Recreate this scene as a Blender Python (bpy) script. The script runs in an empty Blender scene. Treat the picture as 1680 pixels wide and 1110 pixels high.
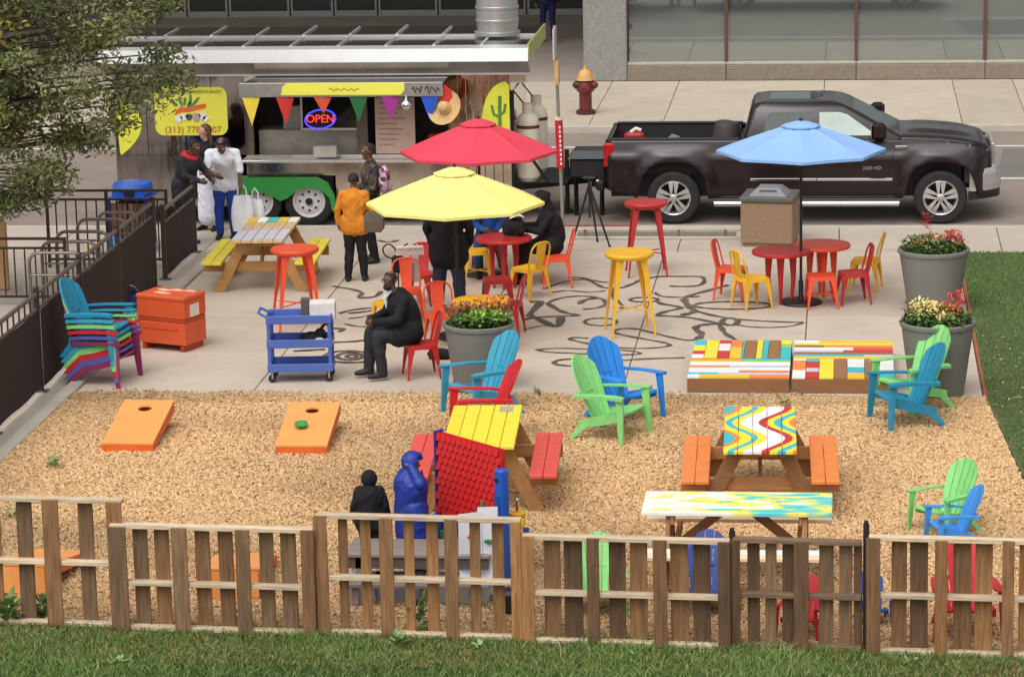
import bpy, bmesh, math, random
import numpy as np
from mathutils import Vector, Matrix, noise as mnoise
random.seed(7); np.random.seed(7)
R_ = math.radians; PI = math.pi
scene = bpy.context.scene
COL = scene.collection

# ------------------------------------------------------------------ camera
FPX, PITCH, HCAM, YAW, ROLL = 5000.0, R_(12.5), 8.27, R_(6.4), 0.0206
_c, _s = math.cos(YAW), math.sin(YAW)
FW = Vector((-_s*math.cos(PITCH), _c*math.cos(PITCH), -math.sin(PITCH)))
_r0 = Vector((_c, _s, 0)); _u0 = _r0.cross(FW)
RT = _r0*math.cos(ROLL) - _u0*math.sin(ROLL)
UP = _u0*math.cos(ROLL) + _r0*math.sin(ROLL)
cam_d = bpy.data.cameras.new('camera'); cam = bpy.data.objects.new('camera', cam_d)
COL.objects.link(cam); scene.camera = cam
m = Matrix.Identity(4)
for i in range(3):
    m[i][0] = RT[i]; m[i][1] = UP[i]; m[i][2] = -FW[i]
m[2][3] = HCAM
cam.matrix_world = m
cam_d.sensor_width = 36; cam_d.lens = 36*FPX/1680; cam_d.clip_end = 600; cam_d.clip_start = 0.5

# ------------------------------------------------------------------ light: bright overcast
wd = bpy.data.worlds.new('World'); scene.world = wd; wd.use_nodes = True
nt = wd.node_tree; nt.nodes.clear()
sky = nt.nodes.new('ShaderNodeTexSky'); sky.sky_type = 'NISHITA'; sky.sun_disc = False
SUN_EL, SUN_AZ = R_(58), R_(200)
sky.sun_elevation = SUN_EL; sky.sun_rotation = SUN_AZ
sky.air_density = 1.0; sky.dust_density = 5.0; sky.ozone_density = 1.0
hsv = nt.nodes.new('ShaderNodeHueSaturation'); hsv.inputs['Saturation'].default_value = 0.12
bg = nt.nodes.new('ShaderNodeBackground'); bg.inputs['Strength'].default_value = 0.15
out = nt.nodes.new('ShaderNodeOutputWorld')
nt.links.new(sky.outputs[0], hsv.inputs['Color']); nt.links.new(hsv.outputs[0], bg.inputs[0]); nt.links.new(bg.outputs[0], out.inputs[0])
sl = bpy.data.lights.new('sun', 'SUN'); sl.energy = 0.65; sl.angle = R_(80); sl.color = (1, .96, .9)
sun = bpy.data.objects.new('sun', sl); COL.objects.link(sun)
_d = Vector((math.sin(SUN_AZ)*math.cos(SUN_EL), math.cos(SUN_AZ)*math.cos(SUN_EL), math.sin(SUN_EL)))
sun.rotation_euler = _d.to_track_quat('Z', 'Y').to_euler()
scene.view_settings.view_transform = 'Standard'; scene.view_settings.look = 'None'
scene.view_settings.gamma = 1; scene.view_settings.exposure = 0.15
scene.view_settings.use_curve_mapping = False

# where a photographed ground point stands in the place (ray from the lens to height z, or to depth Y)
def P(x, y, z=0.0):
    d = FW + RT*((x-840)/FPX) - UP*((y-555)/FPX)
    t = (z-HCAM)/d.z
    return Vector((d.x*t, d.y*t, z))
def PY(x, y, Y):
    d = FW + RT*((x-840)/FPX) - UP*((y-555)/FPX)
    t = Y/d.y
    return Vector((d.x*t, Y, HCAM+d.z*t))

# ------------------------------------------------------------------ materials
def lin(c):
    return tuple((v/255/12.92 if v/255 <= .04045 else ((v/255+.055)/1.055)**2.4) for v in c)
_M = {}
def pm(name, rgb, rough=.55, metal=0.0, var=.10, ns=6.0, bump=0.0, bs=60.0, rnd=0.0, stretch=(1,1,1), spec=.5, dirt=0.0, emit=0.0, coat=0.0, alpha=1.0, trans=0.0):
    """procedural material: colour with a soft noise variation, optional fine bump, per-object tone and dirt"""
    if name in _M: return _M[name]
    mt = bpy.data.materials.new(name); mt.use_nodes = True
    n = mt.node_tree; b = n.nodes['Principled BSDF']; L = n.links.new
    c = lin(rgb)
    tc = n.nodes.new('ShaderNodeTexCoord'); mp = n.nodes.new('ShaderNodeMapping'); mp.inputs['Scale'].default_value = stretch
    L(tc.outputs['Object'], mp.inputs[0])
    vec = mp.outputs[0]
    if rnd > 0:
        oi = n.nodes.new('ShaderNodeObjectInfo'); ad = n.nodes.new('ShaderNodeVectorMath'); ad.operation = 'ADD'
        ml = n.nodes.new('ShaderNodeMath'); ml.operation = 'MULTIPLY'; ml.inputs[1].default_value = 37.0
        L(oi.outputs['Random'], ml.inputs[0]); L(vec, ad.inputs[0]); L(ml.outputs[0], ad.inputs[1]); vec = ad.outputs[0]
    nz = n.nodes.new('ShaderNodeTexNoise'); nz.inputs['Scale'].default_value = ns; nz.inputs['Detail'].default_value = 5; nz.inputs['Roughness'].default_value = .6
    L(vec, nz.inputs[0])
    rp = n.nodes.new('ShaderNodeMapRange'); rp.inputs[1].default_value = .3; rp.inputs[2].default_value = .7
    rp.inputs[3].default_value = 1-var; rp.inputs[4].default_value = 1+var
    L(nz.outputs['Fac'], rp.inputs[0]); fac = rp.outputs[0]
    if rnd > 0:
        mr = n.nodes.new('ShaderNodeMapRange'); mr.inputs[3].default_value = 1-rnd; mr.inputs[4].default_value = 1+rnd
        L(oi.outputs['Random'], mr.inputs[0]); mm = n.nodes.new('ShaderNodeMath'); mm.operation = 'MULTIPLY'
        L(fac, mm.inputs[0]); L(mr.outputs[0], mm.inputs[1]); fac = mm.outputs[0]
    vm = n.nodes.new('ShaderNodeVectorMath'); vm.operation = 'SCALE'; vm.inputs[0].default_value = c
    L(fac, vm.inputs['Scale']); colout = vm.outputs[0]
    if dirt > 0:
        n2 = n.nodes.new('ShaderNodeTexNoise'); n2.inputs['Scale'].default_value = ns*2.7; n2.inputs['Detail'].default_value = 7; n2.inputs['Roughness'].default_value = .7
        L(vec, n2.inputs[0]); r2 = n.nodes.new('ShaderNodeMapRange'); r2.inputs[1].default_value = .52; r2.inputs[2].default_value = .72; r2.inputs[4].default_value = dirt
        L(n2.outputs['Fac'], r2.inputs[0]); mx = n.nodes.new('ShaderNodeMix'); mx.data_type = 'RGBA'
        L(r2.outputs[0], mx.inputs[0]); L(colout, mx.inputs[6]); mx.inputs[7].default_value = (c[0]*.35+.02, c[1]*.33+.018, c[2]*.3+.015, 1); colout = mx.outputs[2]
    L(colout, b.inputs['Base Color'])
    b.inputs['Roughness'].default_value = rough; b.inputs['Metallic'].default_value = metal
    b.inputs['Specular IOR Level'].default_value = spec
    if coat: b.inputs['Coat Weight'].default_value = coat; b.inputs['Coat Roughness'].default_value = .06
    if trans: b.inputs['Transmission Weight'].default_value = trans
    if emit: L(colout, b.inputs['Emission Color']); b.inputs['Emission Strength'].default_value = emit
    if bump > 0:
        nb = n.nodes.new('ShaderNodeTexNoise'); nb.inputs['Scale'].default_value = bs; nb.inputs['Detail'].default_value = 4
        L(vec, nb.inputs[0]); bp = n.nodes.new('ShaderNodeBump'); bp.inputs['Strength'].default_value = bump; bp.inputs['Distance'].default_value = .02
        L(nb.outputs['Fac'], bp.inputs['Height']); L(bp.outputs[0], b.inputs['Normal'])
    _M[name] = mt
    return mt
def wood(name, rgb, axis=1, rnd=.18, var=.3, rough=.8, dirt=.45):
    st = [14, 14, 14]; st[axis] = 1.1
    return pm(name, rgb, rough, var=var, ns=2.6, rnd=rnd, stretch=tuple(st), bump=.35, bs=6, dirt=dirt)
def vcol(name, rough=.8, var=.12, attr='col', sub=0.0):
    mt = bpy.data.materials.new(name); mt.use_nodes = True; n = mt.node_tree; b = n.nodes['Principled BSDF']
    a = n.nodes.new('ShaderNodeAttribute'); a.attribute_name = attr
    n.links.new(a.outputs['Color'], b.inputs['Base Color']); b.inputs['Roughness'].default_value = rough
    b.inputs['Specular IOR Level'].default_value = .3
    if sub: b.inputs['Transmission Weight'].default_value = 0
    return mt
def glass_mat(name, rgb, rough=.03, metal=.0):
    return pm(name, rgb, rough, metal, var=.03, ns=.6, spec=.9)

# ------------------------------------------------------------------ mesh building
class MB:
    def __init__(s): s.v = []; s.f = []; s.mi = []; s.cur = 0
    def add(s, vs, fs, M=None):
        o = len(s.v)
        if M is not None: vs = [M @ Vector(v) for v in vs]
        s.v.extend([tuple(v) for v in vs]); s.f.extend([tuple(i+o for i in f) for f in fs]); s.mi.extend([s.cur]*len(fs))
        return s
    def box(s, x0, x1, y0, y1, z0, z1, M=None, ch=0.0):
        if ch <= 0:
            vs = [(x0,y0,z0),(x1,y0,z0),(x1,y1,z0),(x0,y1,z0),(x0,y0,z1),(x1,y0,z1),(x1,y1,z1),(x0,y1,z1)]
            return s.add(vs, [(0,3,2,1),(4,5,6,7),(0,1,5,4),(1,2,6,5),(2,3,7,6),(3,0,4,7)], M)
        c = min(ch, (x1-x0)*.45, (y1-y0)*.45, (z1-z0)*.45)
        vs = []; 
        def ring(z, i):
            a, b_, p_, q = x0+i, x1-i, y0+i, y1-i
            return [(a+c,p_,z),(b_-c,p_,z),(b_,p_+c,z),(b_,q-c,z),(b_-c,q,z),(a+c,q,z),(a,q-c,z),(a,p_+c,z)]
        for z, i in ((z0,c),(z0+c,0),(z1-c,0),(z1,c)): vs += ring(z, i)
        fs = [tuple(range(7,-1,-1)), tuple(range(24,32))]
        for k in range(3):
            for i in range(8): fs.append((k*8+i, k*8+(i+1)%8, k*8+8+(i+1)%8, k*8+8+i))
        return s.add(vs, fs, M)
    def prism(s, pts, d0, d1, axis='y', M=None):
        """2-D outline (counter-clockwise) extruded along an axis"""
        n = len(pts)
        def mk(a, b_, d): return {'y': (a, d, b_), 'x': (d, a, b_), 'z': (a, b_, d)}[axis]
        vs = [mk(a, b_, d0) for a, b_ in pts] + [mk(a, b_, d1) for a, b_ in pts]
        fs = [tuple(range(n)), tuple(range(2*n-1, n-1, -1))] + [(i, i+n, (i+1)%n+n, (i+1)%n) for i in range(n)]
        return s.add(vs, fs, M)
    def tube(s, pts, r, n=8, cap=True, M=None, closed=False):
        pts = [Vector(p) for p in pts]; k = len(pts)
        rs = r if isinstance(r, (list, tuple)) else [r]*k
        up = None; vs = []; fs = []
        for i, p in enumerate(pts):
            if closed: t = pts[(i+1)%k]-pts[i-1]
            else: t = pts[min(i+1, k-1)]-pts[max(i-1, 0)]
            t = t.normalized() if t.length > 1e-9 else Vector((0,0,1))
            if up is None: up = Vector((0,0,1)) if abs(t.z) < .9 else Vector((1,0,0))
            a = (up - t*up.dot(t)); a = a.normalized() if a.length > 1e-6 else t.orthogonal().normalized()
            up = a; b_ = t.cross(a)
            for j in range(n):
                an = 2*PI*j/n; vs.append(p + (a*math.cos(an)+b_*math.sin(an))*rs[i])
        for i in range(k if closed else k-1):
            i2 = (i+1) % k
            for j in range(n): fs.append((i*n+j, i*n+(j+1)%n, i2*n+(j+1)%n, i2*n+j))
        if cap and not closed: fs += [tuple(range(n-1,-1,-1)), tuple(range((k-1)*n, k*n))]
        return s.add(vs, fs, M)
    def lathe(s, prof, n=24, M=None, cap0=True, cap1=True):
        vs = []; fs = []
        for r, z in prof:
            for j in range(n): vs.append((r*math.cos(2*PI*j/n), r*math.sin(2*PI*j/n), z))
        for i in range(len(prof)-1):
            for j in range(n): fs.append((i*n+j, i*n+(j+1)%n, i*n+n+(j+1)%n, i*n+n+j))
        if cap0: fs.append(tuple(range(n-1,-1,-1)))
        if cap1: fs.append(tuple(range((len(prof)-1)*n, len(prof)*n)))
        return s.add(vs, fs, M)
    def sphere(s, c, r, n=12, k=8, M=None):
        rx, ry, rz = r if isinstance(r, (tuple, list)) else (r, r, r)
        vs = [(c[0], c[1], c[2]-rz)]; fs = []
        for i in range(1, k):
            ph = -PI/2+PI*i/k
            for j in range(n): vs.append((c[0]+rx*math.cos(ph)*math.cos(2*PI*j/n), c[1]+ry*math.cos(ph)*math.sin(2*PI*j/n), c[2]+rz*math.sin(ph)))
        vs.append((c[0], c[1], c[2]+rz)); t = len(vs)-1
        for j in range(n): fs.append((0, 1+(j+1)%n, 1+j)); fs.append((t, t-n+j, t-n+(j+1)%n))
        for i in range(k-2):
            for j in range(n): fs.append((1+i*n+j, 1+i*n+(j+1)%n, 1+(i+1)*n+(j+1)%n, 1+(i+1)*n+j))
        return s.add(vs, fs, M)
    def loft(s, rings, cap=True, M=None, closed=True):
        n = len(rings[0]); vs = [p for r in rings for p in r]; fs = []
        for i in range(len(rings)-1):
            for j in range(n if closed else n-1): fs.append((i*n+j, i*n+(j+1)%n, (i+1)*n+(j+1)%n, (i+1)*n+j))
        if cap and closed: fs += [tuple(range(n-1,-1,-1)), tuple(range((len(rings)-1)*n, len(rings)*n))]
        return s.add(vs, fs, M)
    def beam(s, a, b_, w, d, M=None, up=(0,0,1), w2=None, d2=None):
        """rectangular bar from a to b, w across, d along the up direction"""
        a = Vector(a); b_ = Vector(b_); t = (b_-a).normalized(); u = Vector(up); u = (u-t*u.dot(t))
        u = u.normalized() if u.length > 1e-6 else t.orthogonal().normalized()
        q = t.cross(u); w2 = w if w2 is None else w2; d2 = d if d2 is None else d2
        def rg(p, ww, dd): return [p-q*ww/2-u*dd/2, p+q*ww/2-u*dd/2, p+q*ww/2+u*dd/2, p-q*ww/2+u*dd/2]
        return s.loft([rg(a, w, d), rg(b_, w2, d2)], M=M)
    def mesh(s, name, mats=None, smooth=False, angle=None):
        me = bpy.data.meshes.new(name); me.from_pydata(s.v, [], s.f)
        for mt in (mats or []): me.materials.append(mt)
        if len(mats or []) > 1: me.polygons.foreach_set('material_index', s.mi)
        bm = bmesh.new(); bm.from_mesh(me); bmesh.ops.recalc_face_normals(bm, faces=bm.faces); bm.to_mesh(me); bm.free()
        if smooth:
            me.polygons.foreach_set('use_smooth', [True]*len(me.polygons))
            if angle: me.set_sharp_from_angle(angle=R_(angle))
        me.update(); return me
    def build(s, name, mat, parent=None, smooth=False, angle=35, loc=None, rot=None):
        o = bpy.data.objects.new(name, s.mesh(name, mat if isinstance(mat, list) else [mat], smooth, angle))
        COL.objects.link(o)
        if parent is not None: o.parent = parent
        if loc is not None: o.location = loc
        if rot is not None: o.rotation_euler = rot
        return o
def link_mesh(name, me, parent=None, loc=(0,0,0), rot=(0,0,0), scale=None):
    o = bpy.data.objects.new(name, me); COL.objects.link(o); o.parent = parent; o.location = loc; o.rotation_euler = rot
    if scale is not None: o.scale = scale
    return o
def tag(o, label=None, cat=None, group=None, kind=None):
    if label: o['label'] = label
    if cat: o['category'] = cat
    if group: o['group'] = group
    if kind: o['kind'] = kind
    return o
def thing(name, label, cat, loc=(0,0,0), rz=0.0, group=None, sc=1.0):
    o = bpy.data.objects.new(name, None); COL.objects.link(o); o.empty_display_size = .2
    o.location = loc; o.rotation_euler = (0,0,rz); o.scale = (sc,sc,sc)
    return tag(o, label, cat, group)
def struct(name, mb, mat, parent=None, **k):
    o = mb.build(name, mat, parent, **k)
    if parent is None: o['kind'] = 'structure'
    return o
def arrmesh(name, V, F, mat, colors=None):
    """fast mesh from numpy arrays, quads or triangles; colours per face"""
    me = bpy.data.meshes.new(name); k = F.shape[1]
    me.vertices.add(len(V)); me.vertices.foreach_set('co', V.astype(np.float32).ravel())
    me.loops.add(F.size); me.loops.foreach_set('vertex_index', F.astype(np.int32).ravel())
    me.polygons.add(len(F)); me.polygons.foreach_set('loop_start', np.arange(0, F.size, k, dtype=np.int32))
    me.polygons.foreach_set('loop_total', np.full(len(F), k, dtype=np.int32))
    if colors is not None:
        a = me.attributes.new('col', 'FLOAT_COLOR', 'FACE')
        c4 = np.ones((len(F), 4), dtype=np.float32); c4[:, :3] = colors; a.data.foreach_set('color', c4.ravel())
    me.materials.append(mat); me.update(calc_edges=True); me.validate()
    return me
def text_mesh(txt, size, mat, ext=.002):
    cu = bpy.data.curves.new('lettering', 'FONT'); cu.body = txt; cu.size = size; cu.extrude = ext; cu.align_x = 'CENTER'; cu.align_y = 'CENTER'
    cu.resolution_u = 3
    o = bpy.data.objects.new('lettering_tmp', cu); COL.objects.link(o)
    me = bpy.data.meshes.new_from_object(o); bpy.data.objects.remove(o); bpy.data.curves.remove(cu)
    me.materials.clear(); me.materials.append(mat); return me
# ------------------------------------------------------------------ the setting
YK, YW, YE = 44.9, 42.8, 33.95           # kerb line, sidewalk edge, plaza front edge
XL, XR = -9.0, 1.56                      # plaza left and right edges
YB, YFK = 60.85, 54.8                    # building line, far kerb
ROADZ = -.12
concrete = pm('plaza_concrete', (196,181,164), .85, var=.085, ns=1.0, bump=.15, bs=90, rnd=.045, dirt=.24)
walk_c = pm('sidewalk_concrete', (186,172,158), .85, var=.09, ns=1.4, bump=.15, bs=80, rnd=.05, dirt=.15)
far_c = pm('far_sidewalk_concrete', (188,174,156), .85, var=.09, ns=1.2, bump=.15, bs=70, rnd=.05, dirt=.2)
asphalt = pm('asphalt', (146,132,122), .8, var=.12, ns=.9, bump=.4, bs=120, dirt=.3)
soil = pm('dark_soil', (74,60,48), .95, var=.25, ns=9, bump=.6, bs=30)
kerb_m = pm('kerb_concrete', (186,178,164), .85, var=.12, ns=2.2, bump=.2, dirt=.25)
white_paint = pm('road_paint', (225,224,220), .7, var=.06, ns=8, dirt=.15)
def _worn(n, b, L):
    tc = n.nodes.new('ShaderNodeTexCoord'); a = n.nodes.new('ShaderNodeTexNoise'); a.inputs['Scale'].default_value = 26; a.inputs['Detail'].default_value = 6; L(tc.outputs['Object'], a.inputs[0])
    b2 = n.nodes.new('ShaderNodeTexNoise'); b2.inputs['Scale'].default_value = 1.7; b2.inputs['Detail'].default_value = 3; L(tc.outputs['Object'], b2.inputs[0])
    ad = n.nodes.new('ShaderNodeMath'); ad.operation = 'ADD'; L(a.outputs['Fac'], ad.inputs[0]); L(b2.outputs['Fac'], ad.inputs[1])
    cr = n.nodes.new('ShaderNodeValToRGB'); e = cr.color_ramp.elements; e[0].position = .52; e[0].color = (*lin((82,74,68)), 1); e[1].position = .70; e[1].color = (*lin((146,133,120)), 1)
    mu = n.nodes.new('ShaderNodeMath'); mu.operation = 'MULTIPLY'; mu.inputs[1].default_value = .5; L(ad.outputs[0], mu.inputs[0]); L(mu.outputs[0], cr.inputs[0]); L(cr.outputs[0], b.inputs['Base Color'])
black_paint = bpy.data.materials.new('mural_paint'); black_paint.use_nodes = True; black_paint.node_tree.nodes['Principled BSDF'].inputs['Roughness'].default_value = .8
_worn(black_paint.node_tree, black_paint.node_tree.nodes['Principled BSDF'], black_paint.node_tree.links.new)

struct('ground', MB().add([(-260,-60,-.22),(260,-60,-.22),(260,400,-.22),(-260,400,-.22)], [(0,1,2,3)]), pm('far_ground', (120,116,110), .9, ns=.3))
struct('road', MB().add([(-90,YK,ROADZ),(90,YK,ROADZ),(90,YFK,ROADZ),(-90,YFK,ROADZ)], [(0,1,2,3)]), asphalt)
for n_, y0, y1 in (('kerb_near', YK-.16, YK), ('kerb_far', YFK, YFK+.16)):
    struct(n_, MB().box(-90, 90, y0, y1, -.22, .003, ch=.015), kerb_m)
road_line = MB(); Y1 = P(1200,241,ROADZ).y; Y2 = P(1650,293,ROADZ).y
lines = tag(MB().add([(-60,Y1-.06,ROADZ+.004),(40,Y1-.06,ROADZ+.004),(40,Y1+.06,ROADZ+.004),(-60,Y1+.06,ROADZ+.004)], [(0,1,2,3)]).build('lane_line', white_paint), kind='structure')
lines = tag(MB().add([(2.2,Y2-.06,ROADZ+.004),(40,Y2-.06,ROADZ+.004),(40,Y2+.06,ROADZ+.004),(2.2,Y2+.06,ROADZ+.004)], [(0,1,2,3)]).build('parking_line', white_paint), kind='structure')
lx = P(1650,240,ROADZ).x
struct('road_patch', MB().add([(lx-.3,Y2+.3,ROADZ+.004),(lx+9,Y2+.3,ROADZ+.004),(lx+9,Y1-.3,ROADZ+.004),(lx-.05,Y1-.3,ROADZ+.004)], [(0,1,2,3)]), pm('asphalt_patch', (118,112,106), .85, var=.08, ns=1.2, bump=.3, bs=120))
ra, rb = P(925,371).x, P(1035,371).x
struct('red_kerb_paint', MB().add([(ra,YK-.14,.007),(rb,YK-.14,.007),(rb,YK-.02,.007),(ra,YK-.02,.007)], [(0,1,2,3)]), pm('red_kerb', (150,72,62), .8, var=.25, ns=9, dirt=.5))

def paving(name, xs, ys, z, mat, th=.1, gap=.012, under=None):
    root = struct(name, MB().add([(xs[0],ys[0],z-.03),(xs[-1],ys[0],z-.03),(xs[-1],ys[-1],z-.03),(xs[0],ys[-1],z-.03)], [(0,1,2,3)]), under or soil)
    for i in range(len(xs)-1):
        for j in range(len(ys)-1):
            w, d = xs[i+1]-xs[i]-gap, ys[j+1]-ys[j]-gap
            o = MB().box(-w/2, w/2, -d/2, d/2, -th, 0, ch=.006).build('slab', mat, root, loc=((xs[i]+xs[i+1])/2, (ys[j]+ys[j+1])/2, z+random.uniform(-.0015, .0015)))
    return root
j1, j2 = P(1322,550).x, P(1045,560).x
px_ = [XL, j2-(j1-j2)*1.98, j2-(j1-j2), j2, j1, XR]
plaza = paving('plaza', [XL, -6.9, -4.6, j2, j1, XR], [YE, 36.2, 38.4, 40.6, YW], 0, concrete)
paving('sidewalk_near', [-22, -18,-14,-11.6,-9.3,-7,-4.7,-2.4,-.1,2.2,4.5,6.8,9,14], [YW, YK-.16], 0, walk_c)
paving('sidewalk_left', [-22,-18.5,-15.5,-12.5,XL-.16], [27,30.2,33.3,36.4,39.6,YW], -.002, walk_c)
fx = [-26,-22,-18.5,-15,-12,-9.3, P(985,170).x, P(1100,170).x, P(1100,170).x+2.9, P(1100,170).x+6.6, P(1570,165).x, 7, 10, 14]
paving('sidewalk_far', sorted(fx), [YFK+.16, YB], 0, far_c)
struct('garden_kerb', MB().box(XL-.16, XL, 25.2, YW, -.2, .05, ch=.02), kerb_m)
struct('turf_edging', MB().box(XR+.004, XR+.05, 33.9, YW, -.2, .012, ch=.008), pm('rust_edging', (150,92,58), .8, var=.3, ns=7))

# painted line drawing on the plaza
def crom(pts, k=6):
    out_ = []; p = [pts[0]]+list(pts)+[pts[-1]]
    for i in range(1, len(p)-2):
        for t in np.linspace(0, 1, k, endpoint=False):
            a, b_, c, d = [np.array(q) for q in p[i-1:i+3]]
            out_.append(.5*((2*b_)+(-a+c)*t+(2*a-5*b_+4*c-d)*t*t+(-a+3*b_-3*c+d)*t**3))
    out_.append(np.array(pts[-1])); return out_
def ell(cx, cy, rx, ry): return [(cx+rx*math.cos(a), cy+ry*math.sin(a)) for a in np.linspace(0, 2*PI, 15)]
MA = [([(255,185),(300,165),(380,150),(470,150),(545,165),(560,190),(520,210),(440,218)],9),([(250,185),(300,215),(345,235),(410,250),(320,255),(180,262),(130,275)],11),
 ([(160,180),(215,180),(160,245),(185,260),(300,310),(325,260)],14),([(130,325),(230,305),(290,312)],5),(ell(535,285,85,20),7),
 ([(470,372),(400,368),(370,375),(420,390),(560,415),(700,425),(830,422),(900,410),(870,395),(760,375),(640,352),(605,337),(640,322),(720,322),(800,340),(900,365),(990,382),(1050,378)],8),
 ([(190,432),(300,425),(450,428),(600,432),(700,440),(745,452),(700,458),(560,458),(400,452),(260,445),(190,432)],6),
 ([(980,475),(800,480),(640,490),(480,512),(380,518),(300,510),(290,497),(330,485),(420,480)],8),(ell(1220,284,42,19),11),
 ([(1610,288),(1480,285),(1300,275),(1150,255),(1040,225),(990,190),(975,165),(1010,145),(1100,120),(1210,90)],9),([(1610,290),(1540,308),(1440,315),(1330,312),(1250,300)],6),
 ([(1050,375),(1070,350),(1040,325),(1050,308),(1110,298),(1170,295)],13),([(1250,380),(1200,350),(1175,320),(1160,295),(1120,285),(1000,262),(900,255),(835,250),(880,230),(960,210),(860,190),(840,180)],10),
 ([(975,165),(1000,200),(1030,225),(1010,240),(960,248)],14),([(360,50),(450,55),(520,90),(560,105),(640,105),(700,85),(760,60),(850,45),(960,45),(1060,45),(1085,65),(1060,90),(980,98),(900,95)],8),
 ([(240,110),(330,75),(450,60),(550,75),(640,70)],5),(ell(765,168,75,12),7),(ell(1235,198,205,20),8),([(820,130),(860,150),(960,155),(1060,150)],6),([(420,190),(450,170),(510,160)],11),
 ([(270,130),(360,120),(470,128),(560,120)],5),([(610,110),(600,150),(650,200),(640,215)],7)]
MBL = [([(780,450),(900,470),(950,490),(930,515),(1020,510),(1060,480)],8),([(820,605),(900,585),(1010,575),(1000,590),(870,605)],7),([(870,635),(950,625),(1040,605)],5),([(850,665),(930,680),(990,680)],5),
 ([(790,770),(900,765),(990,755)],8),(ell(880,850,72,20),8),(ell(890,850,30,8),7),([(980,830),(900,820),(790,825),(730,855),(800,880),(900,885),(980,880)],8),([(560,820),(650,815),(740,810)],9),([(780,690),(840,695),(820,710)],9),
 ([(1040,190),(1100,200),(1160,190)],6)]
LZ_ = .004
for src, (ox, oy, sc) in ((MA, (820,440,3.231)), (MBL, (320,340,3.468))):
    for pts, w in src:
        g = [P(ox+a/sc, oy+b_/sc) for a, b_ in crom(pts)]
        mb = MB(); vs = []; n = len(g); hw = w*.0036; LZ_ += .00021
        for i, q in enumerate(g):
            t = g[min(i+1,n-1)]-g[max(i-1,0)]; t = t.normalized() if t.length > 1e-6 else Vector((1,0,0)); s_ = Vector((-t.y, t.x, 0))
            e = hw*(1+.25*math.sin(i*.9+w))
            zz = LZ_+.0012*i/n; vs += [(q.x+s_.x*e, q.y+s_.y*e, zz), (q.x-s_.x*e, q.y-s_.y*e, zz)]
        mb.add(vs, [(2*i, 2*i+1, 2*i+3, 2*i+2) for i in range(n-1)])
        mb.build('painted_line', black_paint, plaza)

# ------------------------------------------------------------------ wood-chip bed, lawns
mul = pm('mulch_base', (198,156,108), .95, var=.3, ns=22, bump=.9, bs=70, dirt=.35)
def in_bed(x, y): return (x > XL+.0) & (y < YE) & (x < np.where(y < 33.9, XR+.02+(33.9-y)*.066, XR)) & (y > 25.37-(x+7.5)*.0577+.01)
struct('wood_chip_bed', MB().add([(XL-.02,24.4,.0),(2.2,24.2,.0),(1.6,YE-.005,.0),(XL-.02,YE-.005,.0)], [(0,1,2,3)]), mul)
def chips(n):
    x = np.random.uniform(XL, 2.15, n); y = 24.9+(YE+.02-24.9)*np.random.rand(n)
    sp = np.random.rand(n) < .02; y[sp] = YE+np.abs(np.random.normal(0, .07, sp.sum()))*(.6+.8*np.abs(np.sin(x[sp]*2.1))); k = in_bed(x, np.where(sp, YE-.1, y-.03)); x = x[k]; y = y[k]; n = len(x)
    L = np.random.uniform(.007, .023, n); W = np.random.uniform(.0045, .011, n); T = np.random.uniform(.004, .009, n)
    yaw = np.random.uniform(0, 2*PI, n); tl = np.random.normal(0, .17, n); z = np.random.uniform(.004, .022, n)
    base = np.array([(-1,-1,-1),(1,-1,-1),(1,1,-1),(-1,1,-1),(-1,-1,1),(1,-1,1),(1,1,1),(-1,1,1)], dtype=float)
    q = base[None]*np.stack([L, W, T], 1)[:, None, :]
    ct, st = np.cos(tl)[:, None], np.sin(tl)[:, None]
    X, Z = q[..., 0]*ct - q[..., 2]*st, q[..., 0]*st + q[..., 2]*ct
    c, s = np.cos(yaw)[:, None], np.sin(yaw)[:, None]
    V = np.stack([X*c-q[..., 1]*s+x[:, None], X*s+q[..., 1]*c+y[:, None], Z+z[:, None]], -1).reshape(-1, 3)
    F = np.array([(4,5,6,7),(0,1,5,4),(1,2,6,5),(2,3,7,6),(3,0,4,7)])
    F = (F[None]+8*np.arange(n)[:, None, None]).reshape(-1, 4)
    pal = np.array([lin(c_) for c_ in ((223,184,135),(213,172,123),(204,161,112),(231,198,153),(187,145,99),(216,175,126),(167,125,85))])
    t = np.random.choice(7, n, p=[.24,.22,.18,.12,.08,.12,.04]); cc = pal[t]*np.random.uniform(.92, 1.16, n)[:, None]*np.array([.97,1.01,1.06])
    # damp, darker chips in loose patches
    pt = np.array([mnoise.noise(Vector((a*.55, b_*.55, 3.1))) for a, b_ in zip(x, y)])
    p2 = np.array([mnoise.noise(Vector((a*.22+9, b_*.3, 1.3))) for a, b_ in zip(x, y)])
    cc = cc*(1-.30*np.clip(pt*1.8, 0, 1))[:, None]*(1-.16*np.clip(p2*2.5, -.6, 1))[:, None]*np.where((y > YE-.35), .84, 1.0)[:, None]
    return V, F, np.repeat(cc, 5, axis=0)
V, F, C_ = chips(175000)
tag(link_mesh('wood_chips', arrmesh('wood_chips', V, F, vcol('wood_chip', .85), C_)), 'loose tan wood chips covering the play area', 'wood chips', kind='stuff')

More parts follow.
